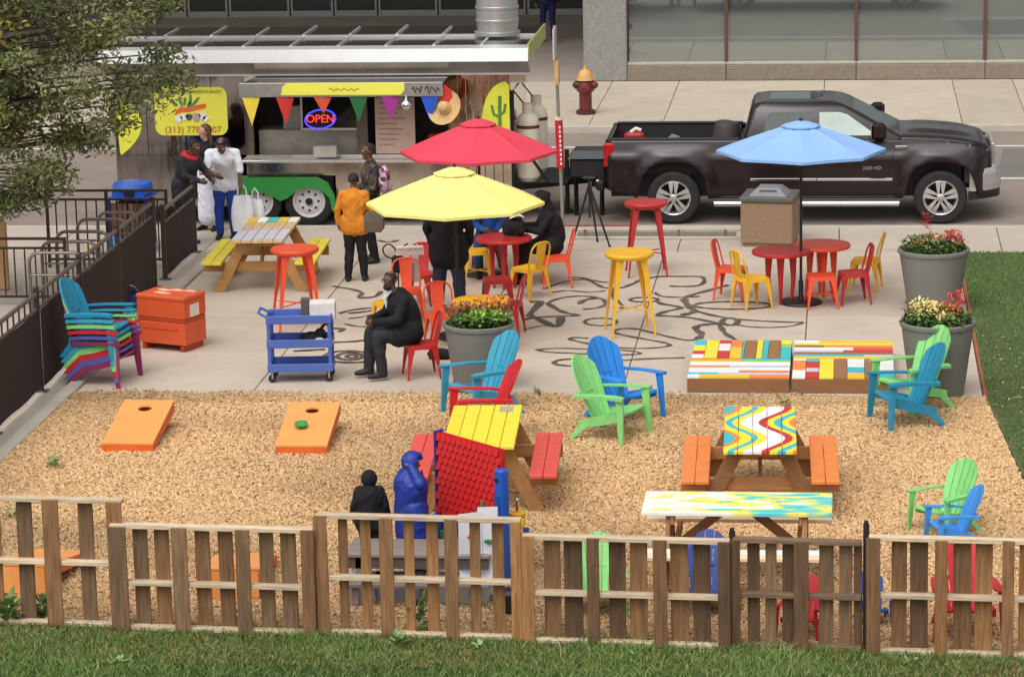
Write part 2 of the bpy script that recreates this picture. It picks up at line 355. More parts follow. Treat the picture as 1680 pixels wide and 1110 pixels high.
def blades(n, xr, yr, hmin, hmax, mask, pal, wmin=.003, wmax=.006, lean=.35, patch=1.3, zoff=0.0):
    x = np.random.uniform(*xr, n); y = np.random.uniform(*yr, n); k = mask(x, y); x = x[k]; y = y[k]; n = len(x)
    pt = np.array([mnoise.noise(Vector((a*patch, b_*patch, 7.7))) for a, b_ in zip(x, y)])
    h = np.random.uniform(hmin, hmax, n)*(1+.5*pt); w = np.random.uniform(wmin, wmax, n); yaw = np.random.uniform(0, 2*PI, n)
    ln = np.abs(np.random.normal(0, lean, n)); ld = np.random.uniform(0, 2*PI, n)
    dx, dy = np.cos(ld)*ln*h, np.sin(ld)*ln*h
    cx, sx = np.cos(yaw)*w, np.sin(yaw)*w
    z = np.full(n, zoff)
    V = np.stack([np.stack([x-cx, y-sx, z], 1), np.stack([x+cx, y+sx, z], 1), np.stack([x+dx*.4+cx*.8, y+dy*.4+sx*.8, z+h*.6], 1), np.stack([x+dx*.4-cx*.8, y+dy*.4-sx*.8, z+h*.6], 1), np.stack([x+dx, y+dy, z+h], 1)], 1).reshape(-1, 3)
    o = 5*np.arange(n)[:, None]
    F = np.concatenate([o+np.array([[0,1,2,3]]), o+np.array([[3,2,4,4]])], 1).reshape(-1, 4)
    F3 = np.concatenate([np.concatenate([o+np.array([[0,1,2]]), o+np.array([[0,2,3]])], 0), o+np.array([[3,2,4]])], 0)
    pal = np.array([lin(c_) for c_ in pal]); t = np.random.randint(0, len(pal), n)
    cc = pal[t]*(np.random.uniform(.75, 1.2, n)*(1+.35*pt))[:, None]
    return V, F3, np.concatenate([cc, cc, cc], 0)
grass_m = vcol('grass_blade', .6)
FA, FB = P(0,1020), P(1680,1075)
def fence_y(x): return FA.y + (x-FA.x)*(FB.y-FA.y)/(FB.x-FA.x)
struct('lawn_front', MB().add([(-14,14,-.004),(6,14,-.004),(6,24.86,-.004),(-14,25.5,-.004)], [(0,1,2,3)]), pm('lawn_soil', (78,88,48), .95, var=.3, ns=6, bump=.5, bs=50))
V, F, C_ = blades(120000, (-8.6,2.6), (22.4,25.6), .03, .085, lambda x, y: y < fence_y(x)+.03, ((104,130,66),(93,118,58),(117,141,76),(84,109,54),(134,148,90),(106,126,58)), .003, .007, .95, 1.1)
tag(link_mesh('lawn_grass', arrmesh('lawn_grass', V, F, grass_m, C_)), 'shaggy mown grass in front of the pallet fence', 'grass', kind='stuff')
rl = P(1612,655)
struct('lawn_right', MB().add([(XR+.05,33.9,-.004),(XR+.05,YW-.02,-.004),(20,YW-.02,-.004),(20,24,-.004),(2.25,24,-.004)], [(0,4,3,2,1)]), pm('turf_soil', (92,102,64), .95, var=.25, ns=5, bump=.4, bs=60))
V, F, C_ = blades(150000, (XR+.04,5.2), (25.2,YW-.03), .018, .035, lambda x, y: (x > np.where(y < 33.9, XR+.07+(33.9-y)*.066, XR+.05)), ((110,132,76),(102,124,70),(118,140,82),(96,116,66)), .003, .006, .5, .8)
tag(link_mesh('turf_grass', arrmesh('turf_grass', V, F, grass_m, C_)), 'short even green turf beside the plaza', 'grass', kind='stuff')

# broad-leaved weeds in the lawn and the chips
def leaf_quad(rng, c, L, W, yaw, tilt):
    d = Vector((math.cos(yaw)*math.cos(tilt), math.sin(yaw)*math.cos(tilt), math.sin(tilt))); s_ = Vector((-math.sin(yaw), math.cos(yaw), 0)); c = Vector(c)
    return [c, c+d*L*.5+s_*W*.5+Vector((0,0,L*.08)), c+d*L, c+d*L*.5-s_*W*.5+Vector((0,0,L*.08))]
weed_g = pm('weed_leaf', (104,138,70), .6, var=.25, ns=9, rnd=.2)
weed_l = pm('pale_weed_leaf', (128,160,98), .6, var=.2, ns=9, rnd=.15)
def weed(x, y, n, L, label, mat=weed_g, hh=.1, name='weed'):
    mb = MB(); p = P(x, y)
    for i in range(n):
        a = random.uniform(0, 2*PI); r = random.uniform(0, .06)
        vs = leaf_quad(0, (r*math.cos(a), r*math.sin(a), random.uniform(.0, hh)), L*random.uniform(.6,1.2), L*.5, a, random.uniform(.1,1.1))
        mb.add(vs, [(0,1,2),(0,2,3)])
    o = mb.build(name, mat); o.location = p; return tag(o, label, 'weed')
weed(88,768,26,.09,'low green weed growing in the wood chips below the left cornhole board')
weed(22,852,22,.08,'small weed in the chips behind the leftmost pallet panel')
weed(15,1022,70,.13,'dense clump of weeds at the foot of the leftmost pallet panel', hh=.22)
weed(70,1012,50,.12,'weeds below the wide gap of the tallest left pallet', hh=.15)
weed(685,1038,46,.11,'tall weed growing up against the pallet in front of the children', hh=.3)
weed(655,1062,30,.10,'pale bright weed in the lawn in front of the middle pallet', weed_l)
weed(392,1030,26,.09,'weed against the second pallet from the left', hh=.16)
weed(188,1095,20,.09,'pale broad weed in the lawn near the bottom left corner', weed_l, .05)
weed(786,1068,14,.07,'little pale weed in front of the tall middle pallet', weed_l, .05)
weed(1046,1085,14,.07,'pale weed in the lawn below the long dark pallet', weed_l, .05)
weed(1495,1092,16,.07,'pale weed in the lawn near the bottom right corner', weed_l, .05)
weed(1285,668,22,.07,'tuft of grass at the plaza edge behind the wavy painted table', hh=.1)
weed(880,650,26,.06,'dry grass tuft along the plaza edge beside the red lounge chair', pm('dry_weed', (140,130,76), .8, rnd=.2), .07)

lq = []; lf = []
for i in range(150):
    if i < 90:
        y = random.uniform(29, 37.5); x = XR+.12+max(0, (33.9-y)*.066)+abs(random.gauss(0, .35))
    else:
        x = random.uniform(XL+.2, XR); y = YE+abs(random.gauss(0, .08))
    q = leaf_quad(0, (x, y, .03 if i < 90 else .006), random.uniform(.03,.06), .03, random.uniform(0, 6.28), random.uniform(-.1,.35)); o_ = len(lq); lq += [tuple(v) for v in q]; lf += [(o_,o_+1,o_+2),(o_,o_+2,o_+3)]
tag(MB().add(lq, lf).build('fallen_leaves', pm('fallen_leaf', (190,176,128), .8, var=.35, ns=3)), 'pale fallen leaves scattered along the turf and plaza edges', 'leaves', kind='stuff')

# ------------------------------------------------------------------ building across the street
gran = pm('granite_column', (140,138,132), .55, var=.22, ns=22, bump=.05, dirt=.1)
gran_d = pm('granite_ledge', (134,122,108), .5, var=.18, ns=14, rnd=.06, dirt=.15)
bronze = pm('bronze_mullion', (108,84,70), .45, metal=.5, var=.1)
win = pm('coated_window_glass', (164,172,170), .03, metal=.82, var=.02, ns=.3)
sillm = pm('window_sill', (176,170,152), .5, var=.1)
facade = pm('facade_stone', (128,124,118), .7, var=.1, ns=1.5)
bl = thing('office_building', 'stone office building with dark reflecting shop windows across the street', 'building', (0, YB, 0))
cx0, cx1 = PY(958,133,YB).x, PY(1029,133,YB).x
def part(name, mb, mat, parent, **k): return mb.build(name, mat, parent, **k)
part('column', MB().box(cx0, cx1, -.02, 1.1, 0, 8.5, ch=.02), gran, bl)
wx = [cx1] + [PY(q,60,YB).x for q in (1191,1405,1617)]
while wx[-1] < 22: wx.append(wx[-1]+2.62)
for i in range(len(wx)-1):
    part('ledge', MB().box(wx[i]+.004, wx[i+1]-.004, .0, .5, 0, .31, ch=.012), gran_d, bl)
    part('window_sill', MB().box(wx[i]+.003, wx[i+1]-.003, .03, .3, .313, .37, ch=.01), sillm, bl)
    w = part('window', MB().box(wx[i+1]-.035, wx[i+1]+.035, .06, .26, .373, 8.5, ch=.006), bronze, bl)
    part('pane', MB().box(wx[i]+.036, wx[i+1]-.036, .155, .17, .375, 8.49), win, w)
YR = P(600,27).y
rec_m = pm('recess_paving', (172,160,150), .6, var=.14, ns=1.0, bump=.1, rnd=.05, dirt=.2)
paving('recess_floor', [-30,-25,-21,-17.5,-14.5,-11.5,-8.5,cx0], [YB+.01, YB+2.4, YB+4.8, YB+7.2, YR], .0, rec_m)
dark_wall = pm('recess_wall', (92,86,82), .5, var=.15)
dglass = pm('door_glass', (30,32,34), .05, var=.05, spec=.9)
alu = pm('door_aluminium', (150,148,142), .35, metal=.7)
d = YR-YB
part('recess_wall', MB().box(-30, cx0, d+.12, d+.3, 0, 8.5), dark_wall, bl)
x = PY(240,20,YR).x
for i, w in enumerate((1.0, 1.0, 1.5, 1.05, 1.05, 1.45, 1.05, 1.05, 1.4)):
    dr = part('door', MB().box(x+.01, x+.06, d, d+.1, 0, 2.5).box(x+w-.06, x+w-.01, d, d+.1, 0, 2.5).box(x+.06, x+w-.06, d+.01, d+.09, 0, .14).box(x+.06, x+w-.06, d+.01, d+.09, 2.36, 2.5), alu, bl)
    part('pane', MB().box(x+.062, x+w-.062, d+.04, d+.055, .142, 2.358), dglass, dr)
    x += w+.02
part('side_wall', MB().box(cx0, cx0+.3, 1.12, d+.3, 0, 8.5), dark_wall, bl)
part('upper_floors', MB().box(-40, 40, -.3, d+2, 8.51, 26), facade, bl)  # unseen mass; underside height set to shade the recess and steer roof reflections
for k in range(4):
    for i in range(16):
        part('upper_window', MB().box(-30+i*3.6, -27.6+i*3.6, -.33, -.301, 10+k*4, 12.4+k*4), dglass, bl)
# ------------------------------------------------------------------ furniture kits: shared part meshes, each piece its own object
def paint(name, rgb, rough=.42, **k): return pm(name, rgb, rough, var=.09, ns=7, dirt=.16, rnd=.06, bump=.05, bs=25, **k)
RED = paint('red_enamel', (186,40,38)); ORG = paint('orange_enamel', (232,82,46)); YEL = paint('yellow_enamel', (240,182,38)); DRED = paint('dark_red_enamel', (160,30,34))
TEAL = paint('teal_resin', (62,158,186), .5); BLUE = paint('blue_resin', (44,138,222), .5); GREEN = paint('green_resin', (140,214,128), .5)
RRED = paint('red_resin', (204,40,48), .5); DTEAL = paint('deep_teal_resin', (38,138,172), .5); NAVY = paint('navy_resin', (40,72,150), .5); SKYB = paint('sky_blue_resin', (70,150,226), .5)
PURP = paint('plum_resin', (140,44,92), .5); VIO = paint('violet_resin', (92,96,170), .5)
BLACK = pm('black_plastic', (30,29,29), .5, var=.15); RUB = pm('rubber', (38,37,37), .8, var=.2, ns=12, bump=.1)
CHROME = pm('chrome', (215,215,215), .12, metal=1, var=.03); STEEL = pm('brushed_steel', (190,188,182), .3, metal=.9, var=.08, ns=3, stretch=(1,1,12))
ALU = pm('pale_aluminium', (200,200,198), .35, metal=.8, var=.06)

def kit(parts): return parts      # list of (part name, mesh)
def place(kt, name, label, cat, loc, rz, mat, group=None, sc=1.0, over=None):
    t = thing(name, label, cat, loc, rz, group, sc)
    for pn, me in kt:
        o = bpy.data.objects.new(pn, me); COL.objects.link(o); o.parent = t
        mm = (over or {}).get(pn, mat)
        o.material_slots[0].link = 'OBJECT'; o.material_slots[0].material = mm
    return t
def K(mb, name, smooth=True, angle=40): return (name, mb.mesh(name, [RED], smooth, angle))
def rrect(w, d, r, n=4):
    pts = []
    for cx, cy, a0 in ((w/2-r, d/2-r, 0), (-w/2+r, d/2-r, PI/2), (-w/2+r, -d/2+r, PI), (w/2-r, -d/2+r, 1.5*PI)):
        for k in range(n+1): a = a0+PI/2*k/n; pts.append((cx+r*math.cos(a), cy+r*math.sin(a)))
    return pts
def seat_mb(w, z, drop):
    mb = MB(); o = rrect(w, w, .05); i = rrect(w-.05, w-.05, .04); c = rrect(w-.14, w-.14, .03)
    mb.loft([[(a,b_,z-drop) for a,b_ in rrect(w+.012,w+.012,.05)], [(a,b_,z-.008) for a,b_ in o], [(a,b_,z) for a,b_ in i], [(a,b_,z-.012) for a,b_ in c]], cap=True)
    return mb
def splay_leg(sx, sy, top, bot, zt, wt, wb):
    # folded sheet leg: wide at the seat, narrow at the foot
    a = Vector((sx*top, sy*top, zt)); b_ = Vector((sx*bot, sy*bot, 0))
    mb = MB(); rings = []
    for t in (0, .12, .35, .7, 1):
        p = a.lerp(b_, t); w = wt+(wb-wt)*min(1, t*1.15)**.75; h = w
        rings.append([(p.x-sx*w*.75, p.y+sy*.0, p.z), (p.x, p.y, p.z), (p.x, p.y-sy*h*.75, p.z), (p.x-sx*.012, p.y-sy*h*.75, p.z), (p.x-sx*.012, p.y-sy*.012, p.z), (p.x-sx*w*.75, p.y-sy*.012, p.z)])
    mb.loft(rings); f = Vector((sx*(bot-.01), sy*(bot-.01), 0))
    mb.lathe([(.012,0),(.014,.004),(.014,.03)], 8, Matrix.Translation(f)); return mb
def tolix(back=True, h=.45, w=.36, wt=.10, bot=.215):
    ps = [K(seat_mb(w, h, .055), 'seat')]
    for sx in (-1,1):
        for sy in (-1,1): ps.append(K(splay_leg(sx, sy, w/2, bot, h-.02, wt, .028), 'leg', True, 30))
    if back:
        zt = h+.355; pts = [(-.175,.15,h-.02),(-.18,.185,h+.12),(-.178,.215,h+.24),(-.15,.235,zt-.045),(-.09,.243,zt-.008),(0,.246,zt),(.09,.243,zt-.008),(.15,.235,zt-.045),(.178,.215,h+.24),(.18,.185,h+.12),(.175,.15,h-.02)]
        pts = [tuple(q) for q in crom(pts, 3)]
        ps.append(K(MB().tube(pts, .0125, 8), 'back_frame'))
        rings = []
        for t in np.linspace(0, 1, 6):
            z = h-.01+(.36)*t; y = .165+.08*t**.7; hw = .066+.02*t
            rings.append([(-hw,y-.006,z),(-hw*.5,y-.001,z),(hw*.5,y-.001,z),(hw,y-.006,z),(hw,y+.006,z),(-hw,y+.006,z)])
        ps.append(K(MB().loft(rings), 'splat'))
    else:
        ps.append(K(MB().tube([(-.15,-.15,.17),(.15,.15,.17)], .008, 6).tube([(.15,-.15,.175),(-.15,.15,.175)], .008, 6), 'cross_brace'))
    return ps
def round_table(d=.76, h=.72, wt=.11, tb=.40, bb=.36):
    r = d/2
    ps = [K(MB().lathe([(r-.03,h-.05),(r-.004,h-.045),(r,h-.03),(r,h-.008),(r-.008,h),(r-.05,h-.002),(.01,h)], 40, cap0=True), 'table_top', True, 50)]
    for k in range(4):
        a = PI/2*k+PI/2; M = Matrix.Rotation(a, 4, 'Z'); mb = MB(); rings = []
        for t in (0, .15, .5, 1):
            x = tb*r+ (bb*r-tb*r)*t + .02*math.sin(t*PI); z = (h-.045)*(1-t); w = wt*(1-.68*min(1, t*1.1)**.8)
            rings.append([(x-w*.5,-w*.35,z),(x+w*.2,-w*.5,z),(x+w*.5,0,z),(x+w*.2,w*.5,z),(x-w*.5,w*.35,z)])
        mb.loft(rings, M=M); ps.append(K(mb, 'leg', True, 50))
    return ps
def bar_table(d=.62, h=1.02):
    r = d/2
    ps = [K(MB().lathe([(r-.045,h-.075),(r-.02,h-.06),(r,h-.035),(r,h-.012),(r-.01,h),(r-.05,h-.003),(.01,h)], 40), 'table_top', True, 50)]
    for sx in (-1,1):
        for sy in (-1,1): ps.append(K(splay_leg(sx, sy, r*.62, r*.92, h-.06, .125, .032), 'leg', True, 30))
    ps.append(K(MB().tube([(-.2,-.2,.32),(.2,.2,.32)], .009, 6).tube([(.2,-.2,.325),(-.2,.2,.325)], .009, 6), 'cross_brace'))
    return ps
def adirondack():
    ps = []
    # back: five fanned slats; the back plane leans from (y .10, z .22) to (y .43, z .95)
    o0 = Vector((0,.10,.215)); vd = Vector((0,.40,.915)).normalized(); ud = Vector((1,0,0)); nd = ud.cross(vd)
    n = 5
    for i in range(n):
        def ub(k): return -.205+.41*k/n
        def ut(k): return -.285+.57*k/n
        def topv(u): return .80-.20*(abs(u)/.285)**2.0
        rows = []
        for t in (0, .25, .5, .75, .9, 1.0):
            a, b_ = ub(i)+(ut(i)-ub(i))*t+.006, ub(i+1)+(ut(i+1)-ub(i+1))*t-.006
            if t > .7: # outer edges pull in towards the rounded top
                k = (t-.7)/.3; a += max(0, -(a+.2))*k*.35 if a < -.2 else 0; b_ -= max(0, b_-.2)*k*.35 if b_ > .2 else 0
            mid = (a+b_)/2; row = []
            for u in (a, mid, b_):
                v = topv(u)*t; cv = .10*(u/.28)**2*(.6)   # hollowed back
                row.append((u, v, cv))
            rows.append(row)
        rings = []
        for row in rows:
            f = [o0+ud*u+vd*v-nd*(-.0)+nd*0+Vector((0,-1,0))*cv for u, v, cv in row]
            rings.append([p+nd*.011+(nd*.004 if k == 1 else Vector()) for k, p in enumerate(f)]+[p-nd*.011 for p in reversed(f)])
        ps.append(K(MB().loft(rings), 'back_slat', True, 45))
    # seat: five slats following the dished side rail
    def sz(y): return .375-.02*((y+.33)/.45)-.125*((y+.33)/.45)**1.4 if y > -.33 else .375
    ys = np.linspace(-.355, .115, 6)
    for i in range(5):
        a, b_ = ys[i]+.006, ys[i+1]-.006; za, zb = sz(a)-(.015 if i == 0 else 0), sz(b_)
        hw = .265-.012*i
        ps.append(K(MB().loft([[(-hw,a,za-.024),(-hw,b_,zb-.024),(-hw,b_,zb),(-hw,(a+b_)/2,(za+zb)/2+.005),(-hw,a,za)],[(0,a,za-.034),(0,b_,zb-.034),(0,b_,zb-.008),(0,(a+b_)/2,(za+zb)/2-.003),(0,a,za-.008)],[(hw,a,za-.024),(hw,b_,zb-.024),(hw,b_,zb),(hw,(a+b_)/2,(za+zb)/2+.005),(hw,a,za)]]), 'seat_slat', True, 40))
    for s in (-1, 1):
        # arm
        rings = []
        for t in np.linspace(0, 1, 7):
            y = -.40+.66*t; z = .565-.035*t+.012*math.sin(t*PI); xo = s*(.385-.055*t); w = .125-.055*t-(.05 if t == 0 else 0)
            rings.append([(xo-s*w,y,z-.004),(xo-s*w,y,z+.014),(xo-s*w*.4,y,z+.02),(xo,y,z+.012),(xo,y,z-.024),(xo-s*.02,y,z-.024),(xo-s*.02,y,z-.004)])
        ps.append(K(MB().loft(rings), 'arm', True, 40))
        # front leg, flaring down from the arm
        rings = []
        for t in (0, .3, .6, 1):
            z = .55*(1-t); y = -.335-.035*t; x = s*(.335+.035*t); w = .10-.045*t
            rings.append([(x-s*.028,y-w*.5,z),(x,y-w*.5,z),(x+s*.008,y,z),(x,y+w*.5,z),(x-s*.028,y+w*.5,z)])
        ps.append(K(MB().loft(rings), 'leg', True, 40))
        # dished side rail under the seat
        rings = []
        for t in np.linspace(0, 1, 6):
            y = -.33+.56*t; z = .325-.13*t; h = .085+.03*math.sin(t*PI); x = s*(.272+.01*t)
            rings.append([(x-s*.014,y,z-h*.5),(x+s*.014,y,z-h*.5),(x+s*.014,y,z+h*.5),(x-s*.014,y,z+h*.5)])
        ps.append(K(MB().loft(rings), 'side_rail', True, 40))
        # splayed rear leg
        rings = []
        for t in (0, .4, .75, 1):
            z = .25*(1-t); y = .10+.23*t; x = s*(.285+.03*t); w = .15-.09*t
            rings.append([(x-s*.026,y-w*.5,z),(x,y-w*.5,z),(x+s*.008,y,z),(x,y+w*.5,z),(x-s*.026,y+w*.5,z)])
        ps.append(K(MB().loft(rings), 'leg', True, 40))
    ps.append(K(MB().beam((-.30,.245,.535),(.30,.245,.535),.05,.03), 'back_rail', True, 30))
    return ps
KCH, KST, KTB, KBT, KAD = tolix(True, .415, .345, .115, .205), tolix(False, .43, .35, .115, .205), round_table(.76, .70), bar_table(.62, 1.04), adirondack()
KST_T = tolix(False, .46, .31, .095, .19)

def gp(x, y): return P(x, y)
D = R_
# --- right-hand cafe group under the blue umbrella
G1 = 'metal café chairs round the blue umbrella'
place(KCH, 'metal_chair', 'orange-red metal chair at the left of the round red table, beside the tan litter bin', 'chair', gp(1200,488), D(78), ORG, G1)
place(KCH, 'metal_chair', 'yellow metal chair in front of the round red table under the blue umbrella', 'chair', gp(1233,504), D(122), YEL, G1)
place(KCH, 'metal_chair', 'dark red metal chair at the right of the orange table, near the upper planter', 'chair', gp(1400,496), D(-78), RED, G1)
place(KCH, 'metal_chair', 'yellow metal chair farthest right, behind the dark red chair', 'chair', gp(1420,474), D(-100), YEL, G1)
place(KST, 'metal_stool', 'low orange metal stool in front of the orange table', 'stool', gp(1347,503), D(8), ORG)
place(KTB, 'cafe_table', 'round dark red café table left of the blue umbrella pole', 'table', gp(1281,496), 0, RED)
place(KTB, 'cafe_table', 'round orange café table right of the blue umbrella pole', 'table', gp(1348,485), D(10), ORG)
# --- bar-height tables
place(KBT, 'bar_table', 'tall orange bar table in front of the picnic table with yellow benches', 'table', gp(488,537), D(20), ORG)
place(KBT, 'bar_table', 'tall yellow bar table standing alone on the painted plaza', 'table', gp(1034,546), D(14), YEL)
place(KBT, 'bar_table', 'tall red bar table near the truck\'s rear wheel', 'table', gp(1061,449), D(8), RED, sc=.97)
# --- middle group under the red and yellow umbrellas
place(KCH, 'metal_chair', 'yellow metal chair with its back to the yellow bar table', 'chair', gp(869,487), D(-128), YEL)
place(KCH, 'metal_chair', 'orange-red metal chair holding the person in black at the red table', 'chair', gp(914,469), D(-82), ORG)
place(KTB, 'cafe_table', 'round red café table between the umbrellas with a black bag on it', 'table', gp(828,472), D(5), RED)
place(KST, 'metal_stool', 'low red metal stool in front of the red café table', 'stool', gp(817,508), D(12), RED)
place(KCH, 'metal_chair', 'red metal chair half hidden behind the near planter', 'chair', gp(832,548), D(-96), RED)
place(KTB, 'cafe_table', 'round yellow café table behind the near planter flowers', 'table', gp(790,577), D(15), YEL, sc=.93)
place(KCH, 'metal_chair', 'orange metal chair left of the near planter', 'chair', gp(727,568), D(22), ORG)
place(KCH, 'metal_chair', 'orange metal chair with white papers over its back', 'chair', gp(670,525), D(12), ORG)
place(KCH, 'metal_chair', 'red metal chair behind the paper-draped orange chair', 'chair', gp(690,497), D(-8), RED)
place(KCH, 'metal_chair', 'red metal chair on which the man in black sits', 'chair', gp(692,617), D(-72), RED)
place(KST, 'metal_stool', 'low yellow metal stool behind the seated man', 'stool', gp(642,548), D(30), YEL)
place(KST_T, 'metal_stool', 'small yellow stool in front of the seated person in jeans', 'stool', gp(783,463), D(10), YEL)

# --- lounge chairs
place(KAD, 'lounge_chair', 'teal slatted lounge chair in front of the near planter', 'lounge chair', gp(797,678), D(-50), TEAL, sc=.96)
place(KAD, 'lounge_chair', 'red slatted lounge chair behind the yellow-topped picnic table', 'lounge chair', gp(800,722), D(-74), RRED, sc=.93)
place(KAD, 'lounge_chair', 'bright blue lounge chair at the plaza edge beside the green one', 'lounge chair', gp(1019,686), D(48), BLUE, sc=.93)
place(KAD, 'lounge_chair', 'light green lounge chair in the wood chips beside the bright blue one', 'lounge chair', gp(997,716), D(66), GREEN, sc=.93)
place(KAD, 'lounge_chair', 'deep teal lounge chair in front of the lower right planter', 'lounge chair', gp(1492,694), D(-70), DTEAL, sc=.93)
place(KAD, 'lounge_chair', 'light green lounge chair behind the deep teal one at the planter', 'lounge chair', gp(1502,669), D(-50), GREEN, sc=.95)
place(KAD, 'lounge_chair', 'small light green child\'s lounge chair near the right end of the fence', 'lounge chair', gp(1554,872), D(-46), GREEN, sc=.72)
place(KAD, 'lounge_chair', 'small blue child\'s lounge chair in front of the small green one', 'lounge chair', gp(1568,896), D(-74), SKYB, sc=.62)
place(KAD, 'lounge_chair', 'light green child\'s lounge chair behind the long pallet', 'lounge chair', gp(982,1003), D(4), GREEN, sc=.70)
place(KAD, 'lounge_chair', 'navy and blue child\'s lounge chair behind the long pallet\'s right end', 'lounge chair', gp(1160,1004), D(-3), NAVY, sc=.72, over={'arm': SKYB})
place(KAD, 'lounge_chair', 'tiny red child\'s chair behind the short weathered pallet', 'lounge chair', gp(1316,1040), D(-14), RRED, sc=.52)
place(KAD, 'lounge_chair', 'tiny dark blue chair behind the tall thin fence post', 'lounge chair', gp(1429,1022), D(6), NAVY, sc=.46, over={'arm': SKYB})
place(KAD, 'lounge_chair', 'red child\'s lounge chair behind the rightmost pallet', 'lounge chair', gp(1582,1038), D(5), RRED, sc=.82)
stk = [('plum red', PURP, 'at the very bottom of'), ('violet', VIO, 'second from the bottom in'), ('red', RRED, 'third from the bottom in'), ('pale green', GREEN, 'under both teal ones in'), ('teal', TEAL, 'second from the top in'), ('teal', DTEAL, 'on top of')]
sb = gp(168,624)
for k, (cn, mt, wh) in enumerate(stk):
    place(KAD, 'lounge_chair', '%s lounge chair %s the stack by the brown fence' % (cn, wh), 'lounge chair', (sb.x-.012*k, sb.y, .068*k), D(80), mt, 'stacked lounge chairs by the fence', sc=.95)

# --- umbrellas
def umbrella(label, x, y, h, r, mat, rz=0, drop=.42):
    t = thing('patio_umbrella', label, 'umbrella', gp(x, y), rz, None)
    MB().lathe([(.27,.0),(.28,.015),(.27,.035),(.12,.055),(.045,.06),(.03,.10),(.03,.30),(.022,.31)], 28).build('base', BLACK, t, True)
    MB().lathe([(.019,.3),(.019,h-.06),(.03,h-.05),(.026,h+.03),(.0,h+.055)], 12, cap1=False).build('pole', pm('dark_pole', (52,42,38), .4, metal=.3), t, True)
    n = 8; zr = h-drop; rings = []
    def ring(f, z, sag): 
        out_ = []
        for k in range(n*4):
            a = 2*PI*k/(n*4); q = (k % 4)/4; e = math.cos(PI/n)/math.cos(((a+PI/n) % (2*PI/n))-PI/n) if True else 1
            # straight hem between ribs, cloth sagging a little between them
            ap = (a % (2*PI/n))-PI/n; e = math.cos(PI/n)/math.cos(ap)
            sg = sag*(1-abs(ap)/(PI/n))
            out_.append((r*f*e*math.cos(a), r*f*e*math.sin(a), z-sg))
        return out_
    prof = [(1.0, zr-.035, -.004), (1.0, zr, -.004), (.86, zr+drop*.155, .016), (.7, zr+drop*.32, .024), (.5, zr+drop*.53, .022), (.22, zr+drop*.80, .008)]
    mb = MB(); up_ = [ring(f, z, s_) for f, z, s_ in prof]; dn = [ring(f*.996, z-.006, s_) for f, z, s_ in reversed(prof)]
    mb.loft(up_+dn, cap=False); can = mb.build('canopy', mat, t, True, angle=20)
    mb = MB(); mb.loft([ring(.235, zr+drop*.80+.006, .0), ring(.235, zr+drop*.80+.022, .0), ring(.12, zr+drop*.91+.02, 0), ring(.012, zr+drop+.012, 0)], cap=False); mb.build('vent_cap', mat, can, True, angle=20)
    for k in range(n):
        a = 2*PI*k/n; ca, sa = math.cos(a), math.sin(a)
        rb = MB().tube([(.03*ca,.03*sa,zr+drop-.05),(r*.99*ca,r*.99*sa,zr-.02)], .007, 6).build('rib', pm('dark_pole', (52,42,38)), t)
        MB().tube([(.03*ca,.03*sa,zr-.15),(r*.5*ca,r*.5*sa,zr+drop*.5-.03)], .006, 6).build('strut', pm('dark_pole', (52,42,38)), rb)
    return t
def cloth(name, rgb): 
    return pm(name, rgb, .85, var=.04, ns=3, bump=.08, bs=160, spec=.2)
umbrella('blue patio umbrella over the right-hand café tables', 1314, 497, 2.40, 1.095, cloth('blue_canvas', (146,184,238)), D(2), .36)
umbrella('red patio umbrella in front of the food trailer', 790, 450, 2.17, 1.09, cloth('red_canvas', (222,74,92)), D(1), .44)
umbrella('pale yellow patio umbrella, nearest the camera', 752, 553, 2.16, 1.12, cloth('yellow_canvas', (248,236,140)), D(1), .44)

